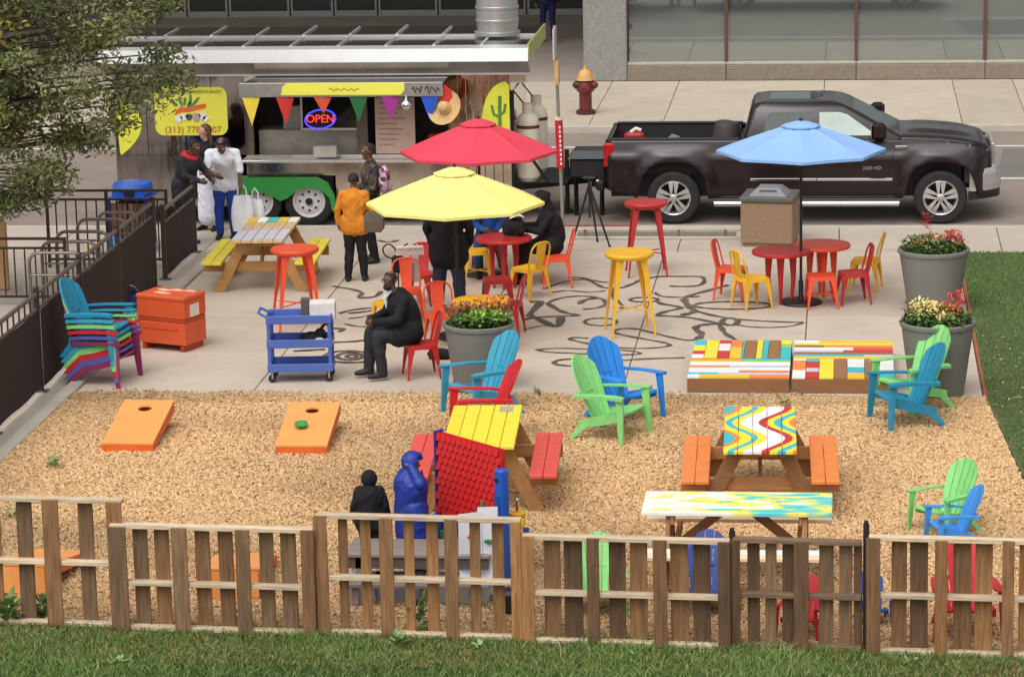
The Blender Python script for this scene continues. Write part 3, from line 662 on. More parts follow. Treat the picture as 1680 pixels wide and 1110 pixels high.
# --- planters with flowers
plant_c = pm('planter_concrete', (122,122,116), .8, var=.06, ns=3, bump=.1, bs=40, dirt=.12)
leafm = [pm('leaf_a', (74,104,48), .6, var=.3, ns=12), pm('leaf_b', (104,134,58), .6, var=.25, ns=12), pm('leaf_c', (56,78,42), .6, var=.3, ns=12)]
def leaf_cloud(n, fn, L, mats):
    """n small folded leaves placed by fn -> (centre, size factor)"""
    mb = MB()
    for i in range(n):
        c, f = fn(); mb.cur = random.randrange(len(mats)); a = random.uniform(0, 2*PI)
        mb.add(leaf_quad(0, c, L*f, L*f*.5, a, random.uniform(-.3, 1.1)), [(0,1,2),(0,2,3)])
    return mb
def planter(label, x, y, r, h, flabel, flowers, fg=leafm):
    p = gp(x, y); t = thing('planter', label, 'planter', p)
    MB().lathe([(r*.70,0),(r*.72,.02),(r*.965,h-.06),(r*.975,h-.02)], 40, cap1=False).build('pot', plant_c, t, True)
    MB().lathe([(r*.975,h-.06),(r*1.01,h-.05),(r*1.02,h-.012),(r*1.0,h),(r*.93,h),(r*.915,h-.01),(r*.90,h-.12)], 40, cap0=False, cap1=False).build('rim', plant_c, t, True)
    MB().lathe([(r*.90,h-.075),(.01,h-.06)], 32, cap0=False).build('soil', soil, t)
    f = thing('flowering_plants', flabel, 'flowers', (p.x, p.y, h-.07))
    def fn():
        a = random.uniform(0, 2*PI); q = math.sqrt(random.random())*r*.92; z = random.uniform(.0, .22)*(1-.35*(q/r)**2)
        if q > r*.8 and random.random() < .2: z -= .03
        return (q*math.cos(a), q*math.sin(a), z), random.uniform(.6, 1.3)
    leaf_cloud(1100, fn, .07, fg).build('foliage', fg, f)
    for nm, mat, (cx, cy), spread, n, z0, L in flowers:
        def ff():
            a = random.uniform(0, 2*PI); q = math.sqrt(random.random())*spread
            return (cx+q*math.cos(a), cy+q*math.sin(a), random.uniform(z0*.55, z0)), random.uniform(.6, 1.3)
        leaf_cloud(n, ff, L, [mat]).build('blossoms', mat, f)
    return t
frd = pm('red_petals', (204,62,58), .6, var=.2, ns=9); fog = pm('orange_petals', (214,110,50), .6, var=.2, ns=9); fcr = pm('cream_petals', (232,222,150), .6, var=.15, ns=9); frust = pm('rust_leaves', (150,84,52), .6, var=.25, ns=9); flim = pm('lime_leaves', (142,178,74), .6, var=.2, ns=9); fpk = pm('coral_petals', (226,96,84), .6, var=.15, ns=9)
planter('grey round planter in front of the yellow café table, behind the teal chair', 788, 638, .412, .80, 'lime and rust foliage with orange blossom in the near planter',
        [('a', flim, (.02,-.2), .17, 260, .20, .07), ('b', flim, (.25,-.12), .12, 120, .2, .07), ('c', frust, (-.18,.02), .24, 260, .27, .06), ('d', fog, (.15,.12), .2, 150, .34, .05), ('e', frust, (.2,.1), .2, 160, .28, .06)])
planter('grey round planter on the plaza corner nearest the truck', 1531, 507, .455, .80, 'green foliage with red spikes in the upper right planter',
        [('a', frd, (.24,-.05), .12, 130, .30, .06), ('b', fog, (.05,.0), .2, 70, .26, .045), ('c', frd, (-.1,.2), .06, 60, .5, .05), ('d', fog, (-.2,-.1), .1, 30, .2, .045)])
planter('grey round planter behind the green lounge chair at the right plaza edge', 1537, 646, .425, .86, 'cream and coral flowers in the lower right planter',
        [('a', fcr, (-.13,-.05), .18, 190, .30, .06), ('b', fog, (.1,.0), .2, 140, .26, .055), ('c', fpk, (.2,.08), .1, 110, .38, .06), ('d', frust, (-.25,.05), .14, 90, .24, .06), ('e', fcr, (.05,-.25), .08, 40, .2, .06)])

# --- picnic tables
pine = wood('picnic_pine', (176,130,78), 1, .12, .22, dirt=.25); pine_d = wood('picnic_brown', (150,106,68), 1, .12, .22, dirt=.25)
pinex = wood('picnic_pine_cross', (180,134,82), 0, .12, .22, dirt=.25); pinex_d = wood('picnic_brown_cross', (176,126,80), 0, .12, .22, dirt=.25)
def picnic(label, near, far, topmats, seatmats, wl, wx_, L=None, top_w=.72, seat_x=.635, group='picnic tables'):
    c = (near+far)/2; dv = far-near; L = L or Vector((dv.x, dv.y)).length; rz = -math.atan2(dv.x, dv.y)
    t = thing('picnic_table', label, 'picnic table', (c.x, c.y, 0), rz, group); h = .75; n = 5
    w = top_w/n
    me = MB().box(-w/2+.003, w/2-.003, -L/2, L/2, h-.04, h, ch=.006).mesh('top_plank', [pine])
    for i in range(n):
        o = link_mesh('top_plank', me, t, (-top_w/2+w*(i+.5), random.uniform(-.006,.006), random.uniform(-.001,.001)))
        o.material_slots[0].link = 'OBJECT'; o.material_slots[0].material = topmats[i % len(topmats)]
    sw = .14; me = MB().box(-sw/2+.003, sw/2-.003, -L/2, L/2, .41, .45, ch=.006).mesh('seat_plank', [pine])
    for s in (-1,1):
        for k in (0,1):
            o = link_mesh('seat_plank', me, t, (s*seat_x+(k-.5)*sw, random.uniform(-.005,.005), random.uniform(-.001,.001)))
            o.material_slots[0].link = 'OBJECT'; o.material_slots[0].material = seatmats[k % len(seatmats)]
    for e in (-1,1):
        y = e*(L/2-.28)
        MB().box(-.78,.78, y-.02*e-.019, y-.02*e+.019, .27, .408, ch=.008).build('seat_beam', wx_, t)
        MB().box(-top_w/2+.03, top_w/2-.03, y-.019, y+.019, h-.13, h-.042, ch=.006).build('top_cleat', wx_, t)
        for s in (-1,1):
            MB().beam((s*.22, y+.04*e, h-.045), (s*.58, y+.04*e, .0), .038, .14, up=(1,0,0)).build('leg', wl, t)
        MB().beam((0, y-.04*e, .34), (0, e*.1, h-.05), .038, .085).build('brace', wl, t)
    return t
def pcol(name, rgb, **k): return pm(name, rgb, .55, var=.08, ns=7, rnd=.05, dirt=.12, **k)
p_yel, p_tea, p_wht, p_org, p_brn, p_red, p_mus, p_lav, p_grn = pcol('paint_yellow', (248,226,66)), pcol('paint_teal', (70,190,196)), pcol('paint_white', (240,238,232)), pcol('paint_orange', (238,140,70)), pcol('paint_brown', (160,112,74)), pcol('paint_red', (206,64,56)), pcol('paint_mustard', (240,196,60)), pcol('paint_lilac', (204,200,214)), pcol('paint_lime', (150,206,90))
coral = pcol('bench_coral', (226,88,78)); orng = pcol('bench_orange', (238,138,72)); yben = pcol('bench_yellow', (222,204,62))
def node_mat(name, fn, rough=.55):
    mt = bpy.data.materials.new(name); mt.use_nodes = True; n = mt.node_tree; b = n.nodes['Principled BSDF']; b.inputs['Roughness'].default_value = rough
    fn(n, b, n.links.new); return mt
def MATH(n, op, a, b_=None):
    x = n.nodes.new('ShaderNodeMath'); x.operation = op
    for i, v in enumerate((a, b_)):
        if v is None: continue
        if isinstance(v, (int, float)): x.inputs[i].default_value = v
        else: n.links.new(v, x.inputs[i])
    return x.outputs[0]
def wavy(offx):
    def fn(n, b, L):
        tc = n.nodes.new('ShaderNodeTexCoord'); sp = n.nodes.new('ShaderNodeSeparateXYZ'); L(tc.outputs['Object'], sp.inputs[0])
        x = MATH(n, 'ADD', sp.outputs[0], offx); y = sp.outputs[1]
        w = MATH(n, 'MULTIPLY', MATH(n, 'SINE', MATH(n, 'ADD', MATH(n, 'MULTIPLY', y, 5.0), .46)), .13)
        nz = n.nodes.new('ShaderNodeTexNoise'); nz.inputs['Scale'].default_value = 9; L(tc.outputs['Object'], nz.inputs[0])
        u = MATH(n, 'ADD', MATH(n, 'ADD', x, w), MATH(n, 'MULTIPLY', MATH(n, 'SUBTRACT', nz.outputs['Fac'], .5), .02))
        u = MATH(n, 'ADD', MATH(n, 'MULTIPLY', u, 1.05), .5)
        cr = n.nodes.new('ShaderNodeValToRGB'); cr.color_ramp.interpolation = 'CONSTANT'; e = cr.color_ramp.elements
        st = [(0,(70,190,196)),(.10,(238,140,60)),(.16,(248,226,66)),(.27,(70,190,196)),(.34,(248,226,66)),(.43,(244,242,238)),(.62,(204,56,52)),(.70,(248,226,66)),(.78,(70,190,196)),(.87,(248,226,66)),(.94,(238,140,60))]
        while len(e) < len(st): e.new(.5)
        for i, (p_, c) in enumerate(st): e[i].position = p_; e[i].color = (*lin(c), 1)
        L(u, cr.inputs[0]); L(cr.outputs[0], b.inputs['Base Color'])
    return node_mat('wavy_painted_plank', fn)
def splash(name, seed):
    def fn(n, b, L):
        tc = n.nodes.new('ShaderNodeTexCoord'); mp = n.nodes.new('ShaderNodeMapping'); mp.inputs['Scale'].default_value = (3,1.6,1); mp.inputs['Location'].default_value = (seed,seed*2.3,0); L(tc.outputs['Object'], mp.inputs[0])
        nz = n.nodes.new('ShaderNodeTexNoise'); nz.inputs['Scale'].default_value = 1.6; nz.inputs['Detail'].default_value = 3; L(mp.outputs[0], nz.inputs[0])
        sp = n.nodes.new('ShaderNodeSeparateXYZ'); L(tc.outputs['Object'], sp.inputs[0])
        u = MATH(n, 'ADD', nz.outputs['Fac'], MATH(n, 'MULTIPLY', sp.outputs[1], .14))
        cr = n.nodes.new('ShaderNodeValToRGB'); cr.color_ramp.interpolation = 'EASE'; e = cr.color_ramp.elements
        st = [(.30,(248,244,232)),(.44,(246,242,226)),(.50,(250,236,140)),(.56,(244,226,90)),(.60,(150,214,170)),(.68,(90,206,212))]
        while len(e) < len(st): e.new(.5)
        for i, (p_, c) in enumerate(st): e[i].position = p_; e[i].color = (*lin(c), 1)
        L(u, cr.inputs[0]); L(cr.outputs[0], b.inputs['Base Color'])
    return node_mat(name, fn)
def zrange(a, z): return P(a[0], a[1], z)
picnic('picnic table with bright yellow benches and a patchwork top by the far fence end', P(424,391,.75), P(449,360,.75), [wood('worn_pale_top', (206,176,136), 1, .06, .2)], [yben], pine, pinex, L=1.75)
t1 = bpy.data.objects['picnic_table']
for i, mt in enumerate((p_mus, p_wht, p_tea, p_mus, p_wht)):
    MB().box(-.36+.144*i+.006, -.36+.144*(i+1)-.006, .50, .865, .7515, .7545).build('paint_patch', mt, t1)
for i in range(5): MB().box(-.36+.144*i+.008, -.36+.144*(i+1)-.008, -.86+random.uniform(.02,.12), -.15+random.uniform(-.1,.1), .7515, .7545).build('paint_patch', p_lav, t1)
yp = [p_yel]*5
t2 = picnic('picnic table with yellow top and coral red benches beside the playhouse', P(785,727,.75), P(800,668,.75), yp, [coral], pine, pinex, L=1.7)
picnic('picnic table with wavy rainbow top and orange benches', P(1247,738,.75), P(1247,668,.75), [wavy(-.288), wavy(-.144), wavy(0), wavy(.144), wavy(.288)], [orng], pine_d, pinex_d, L=1.8)
cs = P(1210,823,.75)
t4 = picnic('picnic table with splashed white, yellow and turquoise top, seen side on', cs+Vector((-.86,0,0)), cs+Vector((.86,0,0)), [splash('splash_a',1.3), splash('splash_b',4.1), splash('splash_c',6.6), splash('splash_d',2.2), splash('splash_e',8.4)], [p_wht, pcol('bench_cream', (240,214,180))], pine_d, pinex_d, L=1.72)
for k, (dx, dy, sx, sy, c) in enumerate([(.2,.66,.14,.22,'g')]):
    MB().box(dx-sx/2, dx+sx/2, dy-sy/2, dy+sy/2, .751, .756).build('bare_patch', pcol('grey_patch', (178,166,152)), t2)

# --- low painted platforms
pb = [P(1125,646), P(1462,652)]; X0, X1 = pb[0].x, P(1470,650).x; Yf = 34.22; W = (X1-X0)/2; DD = .98; hz = .19
side = pm('platform_side', (142,98,64), .7, var=.15, ns=3, stretch=(1,8,8), dirt=.15)
def platform(label, x0, y0, planks, cross):
    t = thing('painted_platform', label, 'platform', (x0+W/2, y0+DD/2, 0), 0, 'low painted platforms')
    w = W-.03; d_ = DD-.02
    for nm, b_ in (('side_board', (-w/2, w/2, -d_/2, -d_/2+.03)), ('side_board', (-w/2, w/2, d_/2-.03, d_/2)), ('side_board', (-w/2, -w/2+.03, -d_/2+.032, d_/2-.032)), ('side_board', (w/2-.03, w/2, -d_/2+.032, d_/2-.032))):
        MB().box(*b_, .004, hz-.022, ch=.004).build(nm, side, t)
    tot = sum(a for a, _ in planks); p_ = 0
    for a, segs in planks:
        s0 = p_/tot; s1 = (p_+a)/tot; p_ += a; q = 0; ts = sum(f for f, _ in segs)
        for f, mt in segs:
            e0, e1 = q/ts, (q+f)/ts; q += f
            if cross: b_ = (-w/2+w*s0+.003, -w/2+w*s1-.003, -d_/2+d_*e0+.0005, -d_/2+d_*e1-.0005)
            else: b_ = (-w/2+w*e0+.0005, -w/2+w*e1-.0005, -d_/2+d_*s0+.003, -d_/2+d_*s1-.003)
            MB().box(*b_, hz-.02, hz+random.uniform(-.001,.001)).build('plank', mt, t)
Wt, Ye, Te, Og, Br, Rd, Mu, Li, Gr = p_wht, p_yel, p_tea, p_org, p_brn, p_red, p_mus, p_lav, p_grn
platform('low painted platform at the back left with coloured upright stripes', X0, Yf+DD, [(1,[(.2,Wt),(.2,Rd),(.3,Ye),(.3,Te)]),(1.1,[(1,Ye)]),(1,[(.4,Rd),(.4,Wt),(.2,Rd)]),(1,[(.6,Mu),(.4,Og)]),(.2,[(1,Te)]),(1.0,[(1,Br)]),(.5,[(1,Ye)]),(.5,[(1,Te)]),(1.0,[(1,Br)]),(.9,[(.6,Te),(.2,Gr),(.2,Ye)])], True)
platform('low painted platform at the front left with long white and orange stripes', X0, Yf, [(.6,[(.12,Wt),(.5,Mu),(.4,Og)]),(.5,[(.3,Te),(.7,Li)]),(.5,[(.5,Wt),(.5,Og)]),(.7,[(.55,Wt),(.5,Wt)]),(.5,[(.4,Og),(.6,Li)]),(.9,[(1,Wt)]),(.4,[(.5,Mu),(.5,Gr)]),(.4,[(.5,Og),(.5,Te)])], False)
platform('low painted platform at the back right with long pastel stripes', X0+W, Yf+DD, [(.5,[(1,Mu)]),(.5,[(.7,Te),(.3,Li)]),(.6,[(1,Br)]),(.5,[(.5,Li),(.5,Rd)]),(.7,[(.6,Wt),(.4,coral)]),(.6,[(.3,Br),(.7,Og)]),(.5,[(1,Ye)]),(.7,[(.25,Wt),(.75,Mu)])], False)
platform('low painted platform at the front right with bold upright stripes', X0+W, Yf, [(1,[(.4,Wt),(.55,Og),(.1,Wt)]),(1,[(.3,Rd),(.2,Li),(.35,Rd),(.15,Te)]),(1.1,[(1,Ye)]),(1,[(1,Br)]),(1.3,[(.25,Mu),(.3,Te),(.45,Wt)]),(1.1,[(1,Br)]),(1.1,[(.35,Te),(.65,Wt)])], True)

# --- cornhole boards
oboard = pm('cornhole_orange', (244,164,92), .5, var=.06, ns=4, dirt=.06); oside = pm('cornhole_side', (226,106,44), .55, var=.08)
def cornhole(label, near, far=None, rz=None, turned=False):
    if far is not None:
        dv = far-near; rz = -math.atan2(dv.x, dv.y); c = (near+far)/2; L = Vector((dv.x, dv.y)).length
    else: c = near; L = 1.2
    t = thing('cornhole_board', label, 'game board', (c.x, c.y, 0.01), rz, 'cornhole boards'); L = 1.15; w = .565; z0, z1 = .10, .30
    # face with a round hole: ring of quads between the hole and the outline
    mb = MB(); n = 32; hy = L/2-.23; r = .076; out_ = []; inn = []
    for k in range(n):
        a = 2*PI*k/n; inn.append((r*math.cos(a), hy+r*math.sin(a)))
        s_ = min((w/2)/max(1e-6, abs(math.cos(a))), ((L/2-hy) if math.sin(a) > 0 else (L/2+hy))/max(1e-6, abs(math.sin(a))))
        out_.append((s_*math.cos(a), hy+s_*math.sin(a)))
    def zt(y): return z0+(z1-z0)*(y+L/2)/L
    for cr_ in ((w/2,-L/2),(-w/2,-L/2),(w/2,L/2),(-w/2,L/2)):
        k = min(range(n), key=lambda i: (out_[i][0]-cr_[0])**2+(out_[i][1]-cr_[1])**2); out_[k] = cr_
    rings = [[(a, b_, zt(b_)-.018) for a, b_ in inn], [(a, b_, zt(b_)) for a, b_ in inn], [(a, b_, zt(b_)) for a, b_ in out_], [(a, b_, zt(b_)-.018) for a, b_ in out_]]
    mb.loft(rings, cap=False); mb.build('board', oboard, t)
    def pr(x0, x1, nm): MB().add([(x0,-L/2,.0),(x1,-L/2,.0),(x1,-L/2,z0-.02),(x0,-L/2,z0-.02),(x0,L/2,z1-.13),(x1,L/2,z1-.13),(x1,L/2,z1-.02),(x0,L/2,z1-.02)], [(0,1,2,3),(7,6,5,4),(0,3,7,4),(1,5,6,2),(3,2,6,7),(0,4,5,1)]).build(nm, oside, t)
    pr(-w/2, -w/2+.035, 'side_rail'); pr(w/2-.035, w/2, 'side_rail')
    MB().box(-w/2+.037, w/2-.037, -L/2, -L/2+.035, 0, z0-.02).build('front_rail', oside, t)
    MB().box(-w/2+.037, w/2-.037, L/2-.035, L/2, .02 if turned else z1-.13, z1-.025).build('end_rail', oboard if turned else oside, t)
    for s in (-1,1): MB().box(s*(w/2-.075)-.018, s*(w/2-.075)+.018, L/2-.15, L/2-.06, 0, z1-.04).build('leg', oside, t)
    return t
cornhole('left orange cornhole board lying empty below the chair stack', P(214,722,.10), P(240,661,.31))
cornhole('orange cornhole board with a green bean bag on it', P(497,726,.10), P(514,664,.31))
cornhole('orange cornhole board turned round behind the leftmost tall pallet', P(66,948), None, D(176), True)
cornhole('orange cornhole board turned round behind the second pallet from the left', P(394,955), None, D(184), True)
bb = P(494,700,.2); bm_ = MB().sphere((0,0,.0), (.075,.075,.03), 14, 8).sphere((.05,.03,.0), (.03,.03,.02), 8, 6)
tag(bm_.build('bean_bag', pm('bean_bag_green', (62,150,72), .85, var=.3, ns=14), None, True, loc=(bb.x,bb.y,.235), rot=(.17,0,.4)), 'green bean bag lying on the cornhole board', 'bean bag')
# ------------------------------------------------------------------ pallet fence
pal = {k: wood('pallet_'+k, c, 2, .22, .38, dirt=.55) for k, c in dict(grey=(124,97,69), tan=(158,114,70), dark=(104,77,54), brown=(134,98,64)).items()}
rail_w = wood('pallet_rail', (210,188,158), 0, .12, .3, dirt=.4); rail_d = wood('pallet_rail_dark', (128,102,80), 0, .12, .3, dirt=.4)
FRZ = math.atan2(FB.y-FA.y, FB.x-FA.x)
def fpt(x, y): 
    # point on the fence plane seen at a pixel
    d = FW + RT*((x-840)/FPX) - UP*((y-555)/FPX); n = Vector((-math.sin(FRZ), math.cos(FRZ), 0)); o = Vector((FA.x, FA.y, 0))
    t = (o-Vector((0,0,HCAM))).dot(n)/d.dot(n); return Vector((0,0,HCAM))+d*t
def pallet(label, x0, x1, yt, ym, yb, front, back, cols, rail=rail_w, dy=0.0, tilt=0.0, rdep=.085):
    a = fpt(x0, yb); b_ = fpt(x1, yb); W_ = (b_-a).length; H_ = fpt((x0+x1)/2, yt).z; zm = fpt((x0+x1)/2, ym).z
    t = thing('pallet_fence_panel', label, 'pallet', (a.x, a.y+dy, .0), FRZ, 'pallets set on edge as a fence'); t.rotation_euler = (0, tilt, FRZ)
    k = W_/(x1-x0)
    for z, nm in ((H_-.02, 'top_rail'), (zm-.02, 'middle_rail'), (.03, 'bottom_rail')):
        MB().box(.005, W_-.005, -rdep, 0, z-.02, z+.02, ch=.004).build(nm, rail, t)
    for lst, ya, yb_ in ((front, -rdep-.018, -rdep-.001), (back, .001, .018)):
        for p_, q in lst:
            u0, u1 = (p_-x0)*k-.006, (q-x0)*k+.006; tl = random.uniform(-.006, .006); z1 = H_-.006-random.uniform(0, .008); 
            mb = MB().box(-(u1-u0)/2, (u1-u0)/2, ya, yb_, 0, z1-random.uniform(-.004,.004)*0-.012, ch=.004)
            o = mb.build('board', pal[random.choice(cols)], t, loc=((u0+u1)/2, 0, .012+random.uniform(-.008, .004))); o.rotation_euler = (0, tl, 0)
    return t
pallet('tall open pallet at the left end of the fence', -28, 214, 813, 915, 1021, [(86,110),(190,213)], [(-26,8),(37,60),(138,160)], ['tan','brown','grey'])
pallet('second pallet from the left, with a wavy-edged board', 194, 524, 857, 950, 1037, [(194,221),(297,320),(400,421),(505,524)], [(229,251),(264,286),(330,352),(368,390),(434,455),(469,492)], ['grey','brown','grey'], dy=-.05)
pallet('tall middle pallet in front of the children', 527, 861, 843, 944, 1048, [(527,546),(632,652),(738,757),(845,861)], [(561,574),(598,613),(669,683),(705,722),(775,790),(812,829)], ['tan','tan','brown'])
pallet('long brown pallet right of the tall middle one', 862, 1200, 875, 966, 1054, [(863,881),(970,988),(1078,1098),(1182,1200)], [(897,922),(930,958),(1003,1028),(1037,1063),(1104,1131),(1140,1166)], ['brown','dark','tan'], dy=-.05)
pallet('short weathered pallet with dark rails', 1203, 1414, 881, 970, 1059, [(1203,1216),(1305,1327)], [(1228,1246),(1257,1273),(1285,1303),(1345,1366),(1377,1396),(1402,1413)], ['dark','grey'], rail_d)
pallet('pallet at the right end of the fence', 1424, 1720, 877, 971, 1064, [(1423,1444),(1535,1553),(1644,1661)], [(1463,1486),(1494,1521),(1565,1592),(1600,1626),(1671,1696)], ['brown','tan','dark'], dy=-.03)
post_m = pm('fence_post_dark', (44,38,34), .7, var=.2, metal=.2)
for x, yt, yb, lb in ((191,850,1040,'between the tall left pallet and the wavy one'), (525,846,1052,'left of the tall middle pallet'), (861,874,1060,'right of the tall middle pallet'), (1202,864,1066,'left of the short weathered pallet'), (1420,852,1070,'rising above the rail at the rightmost pallet')):
    a = fpt(x, yb); z = fpt(x, yt).z
    tag(MB().box(-.018, .018, -.018, .018, 0, z, ch=.004).box(-.026, .026, .019, .024, 0, z-.03).build('fence_post', post_m, loc=(a.x, a.y-.03, 0), rot=(0,0,FRZ)), 'dark steel fence post '+lb, 'fence post', 'posts of the pallet fence')

# ------------------------------------------------------------------ brown screened fence on the left
fbm = pm('fence_brown_metal', (58,44,38), .5, var=.12, metal=.2); scr = pm('fence_screen', (50,38,34), .85, var=.14, ns=5, bump=.15, bs=120)
fgm = pm('fence_rail_grey', (112,102,94), .45, metal=.3, var=.1)
def screen_fence(label, X, y0, y1, h, n):
    t = thing('screened_fence', label, 'fence', (X, y0, 0), 0); Lf = y1-y0
    for i in range(n+1):
        p_ = MB().box(-.03, .03, -.03, .03, 0, h+.05, ch=.005).build('post', fbm, t, loc=(0, Lf*i/n, 0))
        MB().box(-.036, .036, -.036, .036, h+.051, h+.075, ch=.01).build('cap', fbm, p_)
        MB().box(-.08, .08, -.07, .07, .0, .012).build('base_plate', fgm, p_)
    MB().box(-.022, .022, 0, Lf, h-.03, h+.012, ch=.005).build('top_rail', fgm, t)
    MB().box(-.018, .018, 0, Lf, h-.21, h-.175, ch=.005).build('second_rail', fgm, t)
    for i in range(n):
        a, b_ = Lf*i/n+.035, Lf*(i+1)/n-.035; rings = []
        for q in np.linspace(a, b_, 7):
            off = .012*math.sin(q*5+i)+.02; rings.append([(off,q,.06),(off+.006,q,.06),(off+.008,q,h-.2),(off+.002,q,h-.2)])
        MB().loft(rings).build('screen', scr, t, True)
        for k in range(1, 8):
            y = a+(b_-a)*k/8; MB().box(-.009, .009, y-.009, y+.009, h-.174, h-.032).build('picket', fbm, t)
    return t
screen_fence('long brown screened fence along the left edge of the garden', XL-.42, 26.0, 40.2, 1.18, 7)
screen_fence('short brown screened fence running to the sidewalk', XL-.40, 40.75, YW-.05, .98, 1)
def railing(label, x0, x1, Y, h, pick=True, n=14):
    t = thing('railing', label, 'railing', (x0, Y, 0)); L = x1-x0
    for i in range(3): MB().box(-.02,.02,-.02,.02,0,h).build('post', fbm, t, loc=(.02+(L-.04)*i/2,0,0))
    MB().box(.041, L-.041, -.017, .017, h-.035, h, ch=.004).build('top_rail', fbm, t); MB().box(.041, L-.041, -.015, .015, h-.16 if pick else h-.5, h-.13 if pick else h-.47).build('rail', fbm, t); MB().box(.041, L-.041, -.015, .015, .1, .13).build('bottom_rail', fbm, t)
    if pick:
        for i in range(1, n): MB().box(-.009,.009,-.009,.009,.131,h-.161).build('picket', fbm, t, loc=(L*i/n,0,0))
a = P(0,500); b_ = P(138,500)
railing('dark picket railing beyond the fence at the far left', a.x-2.2, b_.x-.2, a.y, .92, True, 22)
a = P(80,438); b_ = P(282,436); railing('tall dark railing beside the blue-lidded bin', a.x, b_.x, a.y, 1.12, True, 12)
rackm = pm('bike_rack_steel', (134,122,112), .35, metal=.6, var=.1)
for k, (x, y, w_) in enumerate(((97,512,.74),(118,492,.76),(140,474,.74),(172,452,.72),(198,440,.6))):
    p_ = P(x, y); pts = [(-w_/2,0,0),(-w_/2,0,.66)]+[(-w_/2+.14-.14*math.cos(q), 0, .66+.14*math.sin(q)) for q in np.linspace(.3, PI/2, 5)]
    pts += [(-q[0], q[1], q[2]) for q in reversed(pts)]
    lb = ['nearest the camera','second from the camera','in the middle of the row','second from the street','nearest the street'][k]
    t = thing('bike_rack', 'grey tubular bike rack beyond the fence, '+lb, 'bike rack', p_, 0, 'row of hoop bike racks'); MB().tube(pts, .024, 8).build('hoop', rackm, t, True); MB().tube([(-w_/2,0,.5),(w_/2,0,.5)], .016, 8).build('crossbar', rackm, t, True)
# blue lidded slatted bin
p_ = P(222,408); t = thing('litter_bin', 'wood-slatted litter bin with a bright blue hooded lid beyond the fence', 'litter bin', p_, D(-4))
slw = wood('bin_slat', (122,84,64), 2, .15, .3)
for i in range(6): MB().box(-.26+i*.09, -.26+i*.09+.075, -.26, -.235, .05, .72).build('slat', slw, t)
for i in range(6): MB().box(.235, .26, -.22+i*.08, -.22+i*.08+.065, .05, .72).build('slat', slw, t)
bluep = pm('bin_blue', (40,92,196), .35, var=.06)
for sx in (-1,1): MB().box(sx*.29-.025, sx*.29+.025, -.29, -.24, 0, .76).build('corner_post', pm('bin_navy', (44,48,120), .45), t)
MB().box(-.23, .23, -.23, .23, .04, .7).build('liner', pm('bin_liner', (50,42,40), .8), t)
ld = MB().box(-.30, .30, -.30, .30, .765, .80, ch=.01).box(-.24, .24, -.24, .24, .80, .90).build('lid', bluep, t)
MB().lathe([(.27,.902),(.30,.93),(.27,.985),(.12,1.0),(.01,1.002)], 28).build('hood', bluep, ld, True)
MB().lathe([(.075,0),(.07,.02),(.01,.021)], 20, M=Matrix.Translation((.02,-.242,.85)) @ Matrix.Rotation(PI/2,4,'X')).build('opening', BLACK, ld, True)
p_ = P(4,475); tag(MB().box(-.10,.10,-.05,.05,0,.95,ch=.02).box(-.085,.085,-.04,.04,.951,1.02,ch=.03).build('wooden_post', wood('light_post', (214,170,118), 2, .05, .2), loc=p_), 'pale wooden post at the left picture edge', 'post')
# blue board sign and leaning pole
p_ = P(196,508); zt = PY(196,388,p_.y).z; t = thing('board_sign', 'narrow upright blue board with a red foot beside the chair stack', 'sign', p_, D(-12))
MB().box(-.075,.075,-.012,.012,.16,zt,ch=.004).build('panel', pm('sign_blue', (70,150,232), .45, var=.14, ns=3), t)
MB().box(-.075,.075,-.014,.014,.0,.155,ch=.004).build('foot_panel', pm('sign_red', (226,70,66), .5), t); MB().box(-.082,-.076,-.02,.02,0,zt+.01).build('edge_strip', pm('sign_edge', (38,52,120), .5), t); MB().box(.076,.082,-.02,.02,0,zt+.01).build('edge_strip', pm('sign_edge', (38,52,120), .5), t)
a = P(186,532); q = PY(141,408,a.y+.1); t = thing('broom_handle', 'thin green pole with a yellow tip leaning on the fence', 'pole', a)
MB().tube([(0,0,.0), tuple((q-a)*.95)], .013, 8).build('pole', pm('pole_green', (72,108,66), .5), t); MB().tube([tuple((q-a)*.951), tuple(q-a)], .018, 8).build('tip', pm('pole_tip', (230,180,70), .5), t)
p_ = P(214,510); t = thing('bucket', 'dark blue bucket behind the orange storage box', 'bucket', p_); MB().lathe([(.09,0),(.12,.24),(.13,.25),(.115,.25),(.085,.01)], 20).build('pail', pm('bucket_navy', (40,42,110), .45), t, True); MB().tube([(-.12,0,.25),(-.08,-.02,.33),(0,-.03,.36),(.08,-.02,.33),(.12,0,.25)], .004, 6).build('handle', ALU, t, True)

# ------------------------------------------------------------------ orange storage box
A, B, C2 = P(228,571), P(305,579), P(329,553); ax = (B-A).normalized(); w_ = (B-A).length; d_ = .47; h_ = PY(305,489,B.y).z
t = thing('storage_box', 'bright orange steel site storage box beside the stacked chairs', 'storage box', A, math.atan2(ax.y, ax.x))
obx = pm('box_orange', (214,88,46), .45, var=.08, ns=3, dirt=.18)
MB().box(0, w_, 0, d_, .085, h_*.52, ch=.008).build('lower_body', obx, t)
MB().box(.003, w_-.003, .003, d_-.003, h_*.52+.002, h_*.60, ch=.004).build('recess_band', pm('box_orange_dark', (176,66,34), .5), t)
MB().box(-.004, w_+.004, -.004, d_+.004, h_*.60+.002, h_-.055, ch=.008).build('upper_body', obx, t)
lid = MB().box(-.012, w_+.012, -.014, d_+.012, h_-.052, h_+.004, ch=.012).build('lid', obx, t)
worn = pm('box_worn', (238,190,160), .8, var=.2, ns=14)
